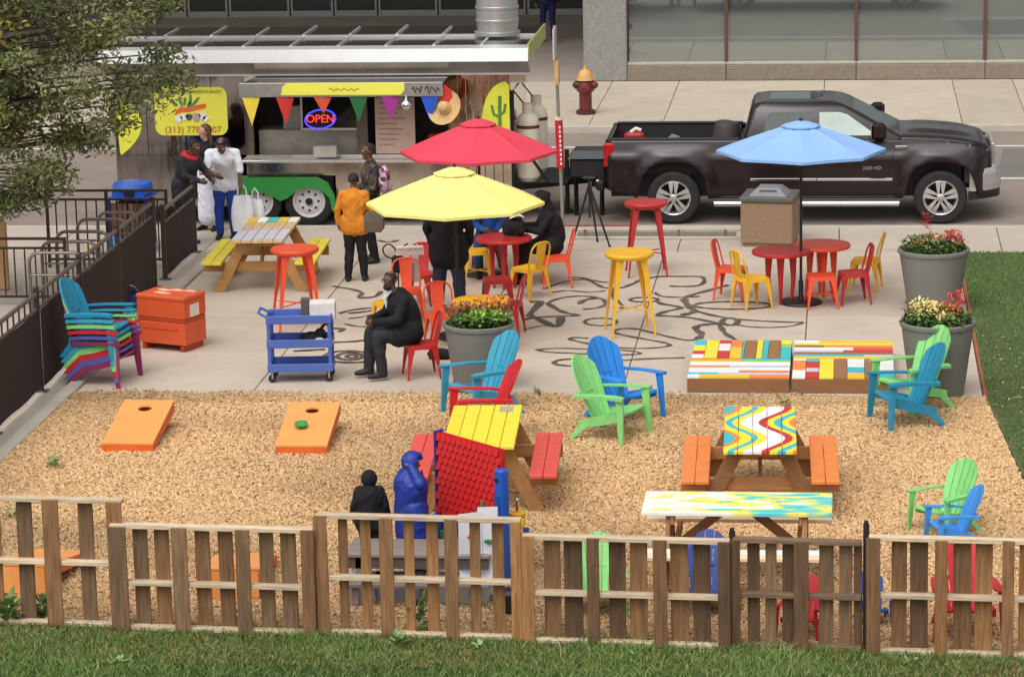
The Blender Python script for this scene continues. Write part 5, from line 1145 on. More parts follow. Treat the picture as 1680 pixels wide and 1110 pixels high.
def wheel(parent, x, y, z, r, w, rimm, spokes=None, n=32):
    M = Matrix.Translation((x,y,z)) @ Matrix.Rotation(PI/2,4,'X')
    ty = MB().lathe([(r*.66,-w*.5),(r*.9,-w*.5),(r*.985,-w*.40),(r,-w*.2),(r,w*.2),(r*.985,w*.40),(r*.9,w*.5),(r*.68,w*.5),(r*.66,w*.46)], n, M=M, cap0=False, cap1=False)
    wh = thing_part('wheel', parent); tyre = ty.build('tyre', RUB, wh, True)
    rim = MB().lathe([(r*.66,w*.47),(r*.645,w*.50),(r*.60,w*.47),(r*.56,w*.30),(r*.54,-w*.2)], n, M=M, cap0=False, cap1=False)
    if spokes is None:
        rim.lathe([(r*.57,w*.25),(r*.44,w*.34),(r*.30,w*.36),(r*.20,w*.30),(r*.16,w*.42),(r*.02,w*.44)], n, M=M, cap0=False)
    else:
        for k in range(spokes):
            a_ = 2*PI*k/spokes+.31
            for da in (-.16,.16): rim.beam((r*.14*math.cos(a_+da*1.4), r*.14*math.sin(a_+da*1.4), w*.44), (r*.61*math.cos(a_+da), r*.61*math.sin(a_+da), w*.44), r*.15, w*.12, M=M, up=(0,0,1), w2=r*.20)
        rim.lathe([(r*.17,w*.3),(r*.17,w*.47),(r*.12,w*.52),(r*.02,w*.53)], 20, M=M)
    rim.build('rim', rimm, wh, True, angle=40)
    MB().lathe([(r*.55,-w*.25),(r*.55,-w*.24)], 24, M=M).build('brake_disc', BLACK, wh)
    if spokes is None:
        for k in range(8): MB().lathe([(r*.055,w*.35),(r*.055,w*.372)], 8, M=M @ Matrix.Translation((r*.37*math.cos(k*PI/4), r*.37*math.sin(k*PI/4), 0))).build('rim_hole', BLACK, wh)
        MB().lathe([(r*.15,w*.42),(r*.13,w*.5),(r*.02,w*.52)], 14, M=M).build('hub', BLACK, wh)
    return wh
def thing_part(name, parent):
    o = bpy.data.objects.new(name, None); COL.objects.link(o); o.parent = parent; return o
wrim = pm('white_steel_rim', (206,202,200), .4, var=.08)
for x in wxs: wheel(tr, x, -.06, .385, .385, .22, wrim)
for x in wxs: wheel(tr, x, DT-.1, wz, .36, .22, wrim)
MB().box(fxa+.05, fxb-.05, .06, .5, .45, zl).build('wheel_housing', BLACK, tr); MB().box(xa+.3, xb-.1, .5, DT-.4, .42, zb).build('chassis', BLACK, tr)
# tongue, coupler, jack
tx1 = ft(962,318,.9)[0]
for yy in (.3, DT-.3): MB().beam((xb-.3, yy, .50), (tx1, DT/2, .50), .07, .11).build('tongue_beam', BLACK, tr)
MB().beam((tx1-.02, DT/2, .5), (tx1+.25, DT/2, .55), .09, .09).build('coupler', BLACK, tr); MB().tube([(tx1-.3,.95,.06),(tx1-.3,.95,1.0)], .035, 10).tube([(tx1-.3,.95,.02),(tx1-.3,.95,.06)], .09, 12).build('jack', BLACK, tr)
MB().box(xb-.02, tx1-.25, .45, DT-.45, .556, .575).build('tongue_deck', BLACK, tr); MB().beam((xb+.0,.05,.60),(xb+.02,.03,2.05),.05,.05).build('corner_post', BLACK, tr); MB().beam((xb+.02,.12,1.4),(xb+.52,.4,.58),.04,.04).build('strut', BLACK, tr)
tank_m = pm('propane_cream', (226,218,196), .4, var=.06, dirt=.15)
for k, (px_x, dy_, lb) in enumerate(((868,.62,'nearer of the two'),(882,1.45,'farther of the two'))):
    x_, _ = ft(px_x,300,dy_); t = thing('propane_tank', 'tall cream propane tank on the trailer tongue, '+lb, 'propane tank', (TX+x_, YT+dy_, ROADZ+.576))
    MB().lathe([(.14,0),(.15,.03),(.175,.06),(.175,.90),(.16,.98),(.11,1.04),(.05,1.06)], 26).build('cylinder', tank_m, t, True); MB().lathe([(.178,.82),(.178,.87)], 26, cap0=False, cap1=False).build('band', pm('tank_band', (110,40,36), .5), t, True)
    MB().lathe([(.085,1.04),(.085,1.20),(.07,1.20),(.07,1.05)], 16, cap0=False, cap1=False).build('collar', tank_m, t, True); MB().tube([(0,0,1.05),(0,0,1.13),(-.08,0,1.22),(-.22,.0,1.40)], .012, 6).build('hose', BLACK, t, True)
x_, z_ = ft(965,300,.6); t = thing('equipment_case', 'black covered equipment case on the trailer tongue beside the pickup tailgate', 'case', (TX+x_, YT+.75, ROADZ+.62)); MB().box(-.28,.28,-.22,.3,.0,.30,ch=.03).build('case_body', BLACK, t); MB().loft([[(-.31,-.25,.301),(.31,-.25,.301),(.31,.33,.301),(-.31,.33,.301)],[(-.22,-.18,.42),(.28,-.18,.42),(.28,.28,.42),(-.22,.28,.42)]]).build('case_lid', pm('case_lid_black', (50,52,54), .5), t); [MB().beam((q_,0,-.62),(q_,0,.0),.05,.05).build('stand_leg', BLACK, t) for q_ in (-.2,.2)]

# ------------------------------------------------------------------ pickup truck
YP = P(1105,368,ROADZ).y
rx_ = PY(1105,330,YP).x; fx_ = PY(1543,330,YP).x; WB = fx_-rx_
tk = thing('pickup_truck', 'black crew-cab pickup truck with chrome wheels parked at the kerb', 'pickup truck', (rx_, YP-.03, ROADZ))
RIMM = pm('wheel_rim', (206,204,202), .18, metal=.65, var=.05); carp = pm('truck_paint', (30,18,20), .3, var=.05, coat=.35, spec=.35); trimb = pm('truck_trim_black', (26,25,25), .5); tglass = pm('truck_glass', (74,82,80), .05, metal=.45, var=.1, spec=.9)
XF, XB = WB+.72, -1.03; R_t = .405; BW = 2.02
def zbelt(x):
    if x < 1.05: return 1.28
    if x < 3.30: return 1.27
    u = (x-3.30)/(XF-3.30); return 1.27-.02*u-.11*u**3.0
def zbot(x):
    z = .40
    if x < -.55: z = .42+.12*min(1, (-.55-x)/.5)
    if x > WB+.5: z = .40+.16*min(1, (x-WB-.5)/.2)
    for c in (0, WB):
        d = abs(x-c)
        if d < .53: z = max(z, .40+ (.555*(1-(d/.53)**3.0)**(.45)))
    return z
def yoff(x, z):
    y = .045
    zs_ = [(.2,.10),(.42,.055),(.62,.03),(.92,.02),(1.03,.03),(1.10,.075),(1.30,.135)]
    for (z0_, y0_), (z1_, y1_) in zip(zs_, zs_[1:]):
        if z0_ <= z <= z1_: y = y0_+(y1_-y0_)*(z-z0_)/(z1_-z0_); break
    for c in (0, WB):
        d = math.hypot(x-c, (z-.42)*.95)
        if z < 1.10 and abs(x-c) < .75: y -= .055*max(0, 1-abs(d-.56)/.16) if d > .5 else 0
        if abs(x-c) < .62 and 1.03 < z < 1.2: y -= .035*(1-(abs(x-c)/.62)**4)*math.sin((z-1.03)/.17*PI)
    if x > XF-.22: y += .26*((x-XF+.22)/.22)**2
    if x < XB+.10: y += .10*((XB+.10-x)/.10)**2
    return y
xs_ = sorted(set(list(np.round(np.arange(XB, XF+.001, .04), 3))+[XF])); zrows = [.2,.42,.50,.58,.66,.74,.82,.92,.98,1.03,1.065,1.10,1.15,1.20,1.24,1.28]
for side in (0, 1):
    vs = []; idx = {}; fs = []; nr2 = len(zrows)
    for i, x in enumerate(xs_):
        b0, b1 = zbot(x), zbelt(x)
        for j, z in enumerate(zrows):
            zz = min(max(z, b0), b1); y = yoff(x, zz); vs.append((x, y if side == 0 else BW-y, zz))
    for i in range(len(xs_)-1):
        for j in range(nr2-1):
            q = (i*nr2+j, (i+1)*nr2+j, (i+1)*nr2+j+1, i*nr2+j+1)
            if (vs[q[0]][2] == vs[q[3]][2] and vs[q[1]][2] == vs[q[2]][2]): continue
            fs.append(q)
    mb = MB().add(vs, fs); o = mb.build('body_side', carp, tk, True, angle=50)
    sm = o.modifiers.new('thick', 'SOLIDIFY'); sm.thickness = .02; sm.offset = 0
# inner structure
MB().box(XB+.06, XF-.35, .34, BW-.34, .38, .70).build('chassis', trimb, tk); MB().box(.55, WB-.56, .13, BW-.13, .40, 1.2).build('cab_floor', trimb, tk)
for c in (0, WB): MB().box(c-.55, c+.55, .36, BW-.36, .5, 1.02).build('wheel_well', trimb, tk)
# bed
bm2 = pm('bed_liner', (36,34,34), .7, var=.15, bump=.2)
MB().box(XB+.08, .98, .19, BW-.19, .74, .78).box(XB+.08, .98, .17, .20, .781, 1.27).box(XB+.08, .98, BW-.20, BW-.17, .781, 1.27).box(.95, .98, .2, BW-.2, .781, 1.27).build('bed', bm2, tk)
for y0_, y1_ in ((.125,.22),(BW-.22,BW-.125)): MB().box(XB+.06, 1.0, y0_, y1_, 1.272, 1.305, ch=.012).build('bed_rail', trimb, tk)
MB().box(XB-.0, XB+.07, .14, BW-.14, .56, 1.29, ch=.02).build('tailgate', carp, tk)
for y0_, y1_, ys in ((.07,.19,0),(BW-.19,BW-.07,1)):
    MB().box(XB-.03, XB+.14, y0_-.012 if ys == 0 else y0_, y1_ if ys == 0 else y1_+.012, .86, 1.24, ch=.03).build('tail_light', pm('tail_red', (196,26,28), .2, var=.25, ns=8, coat=.8), tk, True)
MB().box(XB-.16, XB-.02, .10, BW-.10, .50, .66, ch=.03).build('rear_bumper', trimb, tk); MB().box(XB-.165, XB-.1, .14, .45, .60, .665, ch=.01).build('bumper_step', CHROME, tk); MB().box(XB-.3, XB-.1, BW/2-.05, BW/2+.05, .42, .50).build('hitch', trimb, tk)
# cab greenhouse
def ringc(x0, x1, y0, y1, z, r=.10, n=4):
    return [((x0+x1)/2+a_, (y0+y1)/2+b2, z) for a_, b2 in rrect(x1-x0, y1-y0, r, n)]
GL = [(1.06,3.52,.135,BW-.135,1.255,.06),(1.07,3.44,.145,BW-.145,1.31,.08),(1.17,2.66,.28,BW-.28,1.735,.10),(1.22,2.54,.33,BW-.33,1.79,.12),(1.34,2.42,.46,BW-.46,1.822,.12)]
gh = MB().loft([ringc(a_,b2,c,d,z,r) for a_,b2,c,d,z,r in GL]).build('cab', carp, tk, True, angle=28)
def side_pt(x_f, v, side=0, out_=.006):
    # point on the greenhouse flank: v 0..1 from belt to roof edge, x absolute at belt scaled to the narrowing flank
    y = .145+(.28-.145)*v-out_; z = 1.31+(1.735-1.31)*v; return (x_f, y if side == 0 else BW-y, z)
def swin(nm, pts, mat=tglass):
    for side in (0,1):
        f = [side_pt(x, v, side, .008) for x, v in pts]; b2 = [side_pt(x, v, side, -.01) for x, v in pts]; n = len(pts)
        MB().add(f+b2, [tuple(range(n)), tuple(range(2*n-1,n-1,-1))]+[(i,(i+1)%n,(i+1)%n+n,i+n) for i in range(n)]).build(nm, mat, gh)
swin('rear_side_window', [(1.36,.06),(2.08,.06),(2.08,.86),(1.52,.86),(1.42,.80)]); swin('front_side_window', [(2.20,.06),(3.12,.06),(3.0,.16),(2.62,.78),(2.50,.86),(2.20,.86)], pm('painted_reflection_glass', (168,180,172), .06, metal=.55, var=.12, ns=3))  # front pane's pale green-white reflection is put into its base colour
def wsp(u, v, o=.006):
    x = 3.44+(2.66-3.44)*v; z = 1.31+(1.735-1.31)*v; y0_ = .145+.135*v; y = y0_+.10+(BW-2*y0_-.2)*u; n = Vector((.425,0,.78)).normalized(); return (x+n.x*o, y, z+n.z*o)
for nm, rngv in (('windshield', (.06,.93)),):
    f = [wsp(u, v) for v in rngv for u in (0,1)]; b2 = [wsp(u, v, -.01) for v in rngv for u in (0,1)]
    MB().add(f+b2, [(0,1,3,2),(4,6,7,5),(0,4,5,1),(1,5,7,3),(3,7,6,2),(2,6,4,0)]).build(nm, tglass, gh)
MB().add([(1.07-.005,.45,1.36),(1.07-.005,BW-.45,1.36),(1.155-.005,BW-.5,1.70),(1.155-.005,.5,1.70),(1.09,.45,1.36),(1.09,BW-.45,1.36),(1.17,BW-.5,1.70),(1.17,.5,1.70)], [(0,1,2,3),(7,6,5,4),(0,4,5,1),(1,5,6,2),(2,6,7,3),(3,7,4,0)]).build('rear_window', tglass, gh)
MB().box(1.45, 2.2, .62, BW-.62, 1.824, 1.827).build('sunroof', tglass, gh); MB().loft([[(2.05,BW/2-.05,1.823),(2.25,BW/2-.05,1.823),(2.25,BW/2+.05,1.823),(2.05,BW/2+.05,1.823)],[(2.06,BW/2-.02,1.885),(2.13,BW/2-.02,1.885),(2.13,BW/2+.02,1.885),(2.06,BW/2+.02,1.885)]]).build('roof_fin', trimb, gh)
# hood with power bulge
vs = []; fs = []; nx_, ny_ = 14, 17
for i in range(nx_):
    u = i/(nx_-1); x = 3.38+(XF-.10-3.38)*u
    e = yoff(min(x, XF-.02), 1.26)+.0
    for j in range(ny_):
        v = j/(ny_-1); y = e+(BW-2*e)*v; c = 1-(2*v-1)**2
        z = zbelt(x)+.085*(c**.55)*(1-.25*u**3); bl_ = abs(2*v-1)
        if .25 < bl_ < .62: z += .035*math.sin((bl_-.25)/.37*PI)*min(1, u*4)*min(1, (1-u)*5)
        vs.append((x, y, z))
for i in range(nx_-1):
    for j in range(ny_-1): fs.append((i*ny_+j, (i+1)*ny_+j, (i+1)*ny_+j+1, i*ny_+j+1))
o = MB().add(vs, fs).build('hood', carp, tk, True, angle=45); sm = o.modifiers.new('thick', 'SOLIDIFY'); sm.thickness = .03; sm.offset = 0
MB().box(3.36, 3.52, .2, BW-.2, 1.24, 1.30, ch=.01).build('cowl', trimb, tk)
# nose
MB().loft([ringc(XF-.40,XF-.03,.20,BW-.20,.60,.05),ringc(XF-.40,XF+.05,.24,BW-.24,.85,.06),ringc(XF-.40,XF+.03,.24,BW-.24,1.08,.06),ringc(XF-.40,XF-.06,.26,BW-.26,1.19,.05)]).build('nose', carp, tk, True, angle=30)
gr = MB().box(XF+.035, XF+.10, .42, BW-.42, .76, 1.17, ch=.015).build('grille', RIMM, tk); MB().box(XF+.1005, XF+.107, .50, BW-.50, .82, 1.11).build('grille_mesh', trimb, gr)
for ys in (0,1):
    def yy(a_): return a_ if ys == 0 else BW-a_
    hl = MB().loft([[(XF-.22,yy(.10),.88),(XF+.02,yy(.26),.88),(XF+.05,yy(.48),.88),(XF-.12,yy(.48),.88)],[(XF-.23,yy(.10),1.10),(XF-.0,yy(.26),1.10),(XF+.03,yy(.48),1.10),(XF-.12,yy(.48),1.10)]]).build('headlight', pm('headlight_clear', (216,214,208), .1, metal=.5, var=.25, ns=9), tk)
    MB().loft([[(XF-.225,yy(.092),.97),(XF-.12,yy(.155),.97),(XF-.12,yy(.2),.97),(XF-.2,yy(.2),.97)],[(XF-.235,yy(.092),1.10),(XF-.13,yy(.155),1.10),(XF-.13,yy(.2),1.10),(XF-.2,yy(.2),1.10)]]).build('indicator', pm('indicator_amber', (232,120,40), .2, var=.15), hl)
bp = MB(); rings = []
for v in np.linspace(0, 1, 15):
    y = .03+(BW-.06)*v; e = abs(2*v-1); x = XF+.19-.36*max(0, (e-.55)/.45)**2
    rings.append([(x-.12,y,.52),(x-.02,y,.47),(x+.01,y,.56),(x,y,.74),(x-.04,y,.83),(x-.12,y,.83)])
bp.loft(rings); bp.build('front_bumper', RIMM, tk, True, angle=30)
rings = [[(a_[0]-.02, a_[1], a_[2]) for a_ in [(r_[0][0],r_[0][1],.36),(r_[2][0],r_[2][1],.38),(r_[2][0],r_[2][1],.50),(r_[0][0],r_[0][1],.50)]] for r_ in rings]
MB().loft(rings).build('air_dam', trimb, tk)
MB().box(XF+.13, XF+.155, BW/2-.3, BW/2+.3, .60, .70).build('bumper_opening', trimb, tk)
for ys in (0,1):
    def yy(a_): return a_ if ys == 0 else BW-a_
    mr = MB().box(2.98, 3.20, min(yy(-.17), yy(.02)), max(yy(-.17), yy(.02)), 1.30, 1.56, ch=.05).build('mirror', carp, tk, True, angle=40); MB().box(3.02, 3.16, min(yy(.02),yy(.16)), max(yy(.02),yy(.16)), 1.33, 1.40).build('mirror_arm', trimb, mr); MB().box(2.972, 2.979, min(yy(-.15),yy(.0)), max(yy(-.15),yy(.0)), 1.33, 1.53).build('mirror_glass', CHROME, mr)
    MB().tube([(.62,yy(-.05),.33),(WB-.62,yy(-.05),.33)], .045, 10).build('running_board', CHROME, tk, True)
    MB().box(1.16, 3.30, min(yy(.012),yy(.03)), max(yy(.012),yy(.03)), .665, .705, ch=.004).build('side_moulding', CHROME, tk)
    for xg in (1.10, 2.16, 3.30): MB().box(xg-.005, xg+.005, min(yy(.012),yy(.035)), max(yy(.012),yy(.035)), .45, 1.09).build('door_gap', BLACK, tk)
    for xg in (1.98, 3.02-.0): MB().box(xg-.14, xg+.02, min(yy(.005),yy(.05)), max(yy(.005),yy(.05)), 1.085, 1.12, ch=.008).build('door_handle', carp, tk)
    MB().box(3.33, 3.52, min(yy(.045),yy(.075)), max(yy(.045),yy(.075)), 1.14, 1.19, ch=.006).build('fender_badge', CHROME, tk)
    for c in (0, WB): wheel(tk, c, yy(.15), R_t, R_t, .27, RIMM, 5) if ys == 0 else None
for c in (0, WB):
    M2 = wheel(tk, 0, 0, 0, R_t, .27, RIMM, 5); M2.location = (c, BW-.15, R_t); M2.rotation_euler = (0,0,PI)
me = text_mesh('2500 HD', .075, CHROME, .004); tag(link_mesh('lettering', me, tk, (2.99, .015, .86), (PI/2,0,0)), kind='stuff')
# load in the bed
def inbed(x, y, z): return (rx_+x, YP-.03+y, ROADZ+z)
t = thing('gas_can', 'red fuel can in the pickup bed by the tailgate', 'fuel can', inbed(-.6,.9,.98)); MB().box(-.2,.1,-.12,.12,0,.30,ch=.03).build('can', pm('can_red', (170,34,34), .45), t); MB().tube([(-.1,0,.30),(-.02,0,.36),(.06,0,.33)], .03, 8).build('spout', pm('can_white', (226,220,210), .5), t, True)
tag(MB().lathe([(.02,0),(.10,.02),(.15,.15),(.13,.18),(.08,.24)], 14, M=Matrix.Rotation(1.2,4,'Y')).box(-.3,.3,-.15,.2,-.02,.05).build('tool_roll', pm('tool_grey', (128,124,120), .6, var=.3, ns=8), None, True, loc=inbed(-.15,.9,1.06)), 'grey tool bundle in the middle of the pickup bed', 'tools')
for k, z_ in enumerate((.78,)): tag(MB().box(-.35,.35,-.5,.5,0,.2,ch=.02).build('wooden_crate', pm('crate_dark', (70,58,50), .8), None, loc=inbed(-.4,.95,.782)), 'dark crate on the pickup bed floor', 'crate')
tag(MB().lathe([(.19,0),(.2,.03),(.2,.62),(.17,.70),(.1,.72)], 24).build('drum', pm('drum_dark', (66,60,56), .6, var=.12), None, True, loc=inbed(.72,.6,.785), rot=(0,.12,0)), 'dark rounded drum standing in the pickup bed behind the cab', 'drum')
# ------------------------------------------------------------------ playhouse, deck and toys behind the tall pallet
rplay = pm('play_red', (206,36,36), .38, var=.08, ns=6); bplay = pm('play_blue', (34,88,186), .38, var=.08); gplay = pm('play_green', (40,130,70), .4); yplay = pm('play_yellow', (246,194,46), .4, var=.06)
pc = P(777,938); S1 = 1.0
ph = thing('playhouse', 'plastic toy playhouse with a red shingled roof and blue posts', 'playhouse', (pc.x, pc.y, 0), D(-44))
hw_, zr1, zr0 = .46, 1.27, .50; yr, ye = -.02, -.04       # ridge and eave
rf = MB().add([(-hw_,ye,zr0),(hw_,ye,zr0),(hw_,yr,zr1),(-hw_,yr,zr1),(-hw_,ye+.03,zr0-.02),(hw_,ye+.03,zr0-.02),(hw_,yr+.03,zr1-.02),(-hw_,yr+.03,zr1-.02)], [(0,1,2,3),(7,6,5,4),(0,4,5,1),(1,5,6,2),(2,6,7,3),(3,7,4,0)]).build('roof', rplay, ph)
sl_ = Vector((0,yr-ye,zr1-zr0)); Ls = sl_.length; sd = sl_.normalized(); nn = Vector((0,-sd.z,sd.y))
nc, nrw = 12, 11; cw = 2*hw_/nc; chh = Ls/nrw
mb = MB(); pts = [(-cw*.46,chh*.95),(-cw*.46,chh*.30)]+[(cw*.46*math.cos(q), chh*.30+chh*.34*math.sin(q)) for q in np.linspace(PI, 2*PI, 6)][1:-1]+[(cw*.46,chh*.30),(cw*.46,chh*.95)]
vs = [(a_, 0, b2) for a_, b2 in pts]; n = len(pts)
front = [(a_, -.020+.014*max(0,(b2/chh-.0)), b2) for a_, b2 in pts]
mb.add([(a_, 0, b2) for a_, b2 in pts]+front, [tuple(range(n)), tuple(range(2*n-1,n-1,-1))]+[(i,i+n,(i+1)%n+n,(i+1)%n) for i in range(n)])
sme = mb.mesh('shingle', [rplay], True, 30); ang = math.atan2(yr-ye, zr1-zr0)
for r_ in range(nrw):
    for c in range(nc):
        xo = -hw_+cw*(c+.5)+(cw*.25 if r_ % 2 else -cw*.25)
        if abs(xo)+cw*.46 > hw_+.03: continue
        o0 = Vector((xo, ye, zr0))+sd*(chh*r_-chh*.08)+nn*.003
        link_mesh('shingle', sme, rf, tuple(o0), (-ang,0,0))
MB().box(-hw_, hw_, yr+.034, yr+.06, .0, zr1-.01).build('back_panel', rplay, ph)
bn = pm('play_indigo', (52,44,140), .4)
MB().box(-hw_-.035, -hw_-.004, ye-.0, yr+.30, 0, .48, ch=.008).build('side_wall', bplay, ph); MB().box(-hw_-.035, -hw_-.006, ye-.01, yr+.075, .482, zr1+.01, ch=.006).build('side_frame', bn, ph)
pp = MB().box(hw_-.02, hw_+.09, ye-.06, ye+.05, 0, 1.10, ch=.02).build('corner_post', bplay, ph); MB().box(hw_-.005, hw_+.075, ye-.066, ye-.06, .52, .86, ch=.002).build('post_inset', pm('play_blue_dark', (28,72,160), .4), pp)
MB().lathe([(.02,0),(.02,.01)], 14, M=Matrix.Translation((hw_+.035,ye-.062,1.0)) @ Matrix.Rotation(PI/2,4,'X')).build('peg_hole', BLACK, pp)
MB().box(-hw_-.06, -hw_+.03, ye-.05, ye+.04, 0, .48, ch=.015).build('corner_post', bplay, ph); MB().box(hw_+.0, hw_+.03, ye+.06, yr+.30, 0, .48, ch=.008).build('side_wall', bplay, ph)
MB().box(-hw_+.04, hw_-.03, ye-.03, ye+.0, 0, .34, ch=.01).build('front_wall', gplay, ph)
MB().box(hw_-.20, hw_-.06, ye-.14, ye-.05, .62, .70, ch=.015).lathe([(.02,.70),(.018,.78),(.0,.79)], 10, M=Matrix.Translation((hw_-.13,ye-.10,0))).build('sink_tap', gplay, ph)
yp_ = P(851,948); t = thing('toy_column', 'yellow toy column with a silver tap beside the playhouse', 'toy', yp_); MB().lathe([(.055,0),(.055,.50),(.05,.51)], 20).build('column', yplay, t, True); MB().lathe([(.075,.511),(.078,.53),(.078,.575),(.07,.59),(.01,.60)], 22).build('cap', yplay, t, True); MB().lathe([(.075,.60),(.08,.61),(.08,.63),(.01,.635)], 22).build('cap', pm('play_amber', (236,172,34), .4), t, True); MB().tube([(0,0,.63),(0,0,.74)], .016, 8).sphere((0,0,.75),(.022,.022,.02),8,6).build('tap', CHROME, t, True)
bl_ = P(832,920); tag(MB().box(-.09,.09,-.09,.09,0,.16,ch=.03).sphere((0,0,.17),(.07,.07,.04),12,6).build('toy_block', bplay, None, True, loc=bl_), 'blue toy block at the foot of the yellow column', 'toy')
# painted sheets
shp = pm('paper_white', (224,224,232), .7, var=.04); 
def sheet(label, x, yt, yb, w, marks, rz):
    p_ = P(x, 985); z1 = PY(x, yt, p_.y).z; z0 = max(.05, PY(x, yb, p_.y).z); t = thing('painted_sheet', label, 'painting', (p_.x, p_.y, 0), D(rz))
    rings = [[(-w/2,0+.015*math.sin(5*v),z0+(z1-z0)*v),(w/2,.02*math.sin(4*v+1),z0+(z1-z0)*v+.02),(w/2,.003+.02*math.sin(4*v+1),z0+(z1-z0)*v+.02),(-w/2,.003+.015*math.sin(5*v),z0+(z1-z0)*v)] for v in np.linspace(0,1,8)]
    MB().loft(rings).build('paper', shp, t, True)
    for (u, v, c, nm) in marks:
        zc = z0+(z1-z0)*v; MB().sphere((w*(u-.5), -.016, zc), (.05,.006,.022), 10, 6).build('brush_mark', pm('brush_'+nm, c, .6), t)
sheet('white sheet of paper with a red brush mark hung behind the middle pallet', 774, 842, 985, .21, [(.6,.72,(206,50,46),'red')], 8)
sheet('white sheet of paper with a green brush mark beside the red-marked one', 804, 832, 985, .19, [(.55,.62,(44,120,66),'green')], -10)
# grey low table and bins
gp_ = P(680,985); t = thing('low_table', 'low grey weathered wooden table behind the tall middle pallet', 'table', (gp_.x, gp_.y, 0)); gw = wood('grey_weathered', (138,124,118), 0, .12, .25); zt_ = .44
for i in range(4): MB().box(-.62, .70, -.02+i*.13, -.02+i*.13+.122, zt_-.035, zt_, ch=.005).build('plank', gw, t)
MB().box(-.60, .68, .0, .035, zt_-.14, zt_-.037).build('apron', pm('apron_grey', (92,78,72), .8), t); MB().box(-.62, .72, -.28, -.16, .20, .235, ch=.005).build('seat_plank', gw, t)
for x in (-.5, .56):
    for y in (.02, .44): MB().box(x-.03, x+.03, y-.02, y+.02, 0, zt_-.036).build('leg', gw, t)
for x in (-.5,.56): MB().box(x-.03, x+.03, -.24, -.19, 0, .199).build('leg', gw, t)
for k, (x, w_, c, lb) in enumerate(((-.46,.16,(190,196,204),'pale plastic tub under the left end of the low grey table'),(-.14,.22,(150,160,170),'blue-grey plastic tub under the middle of the low grey table'),(.45,.26,(196,204,206),'wide pale plastic tub under the right end of the low grey table'))):
    t = thing('storage_tub', lb, 'tub', (gp_.x+x, gp_.y+.02, 0)); mt = pm('tub_%d' % k, c, .4, var=.1)
    MB().loft([[(-w_*.85,-.12,0),(w_*.85,-.12,0),(w_*.85,.14,0),(-w_*.85,.14,0)],[(-w_,-.14,.2),(w_,-.14,.2),(w_,.16,.2),(-w_,.16,.2)]]).build('tub', mt, t); MB().box(-w_-.01, w_+.01, -.15, .17, .201, .222, ch=.006).build('lid', mt, t)
tag(MB().box(-.12,.12,-.1,.1,0,.22,ch=.03).build('black_tub', BLACK, None, loc=P(842,1005)), 'black tub right of the low grey table', 'tub')
p_ = P(775,905); t = thing('toy_truck', 'green and blue toy wagon beside the playhouse wall', 'toy', P(752,915)); MB().box(-.12,.12,-.08,.08,.07,.26,ch=.02).build('wagon_body', bplay, t); MB().box(-.13,-.02,-.085,.085,.10,.33,ch=.02).build('wagon_end', gplay, t)
for sx in (-.08,.08): MB().tube([(sx,-.09,.06),(sx,.09,.06)], .06, 14).build('wheel', yplay, t, True)

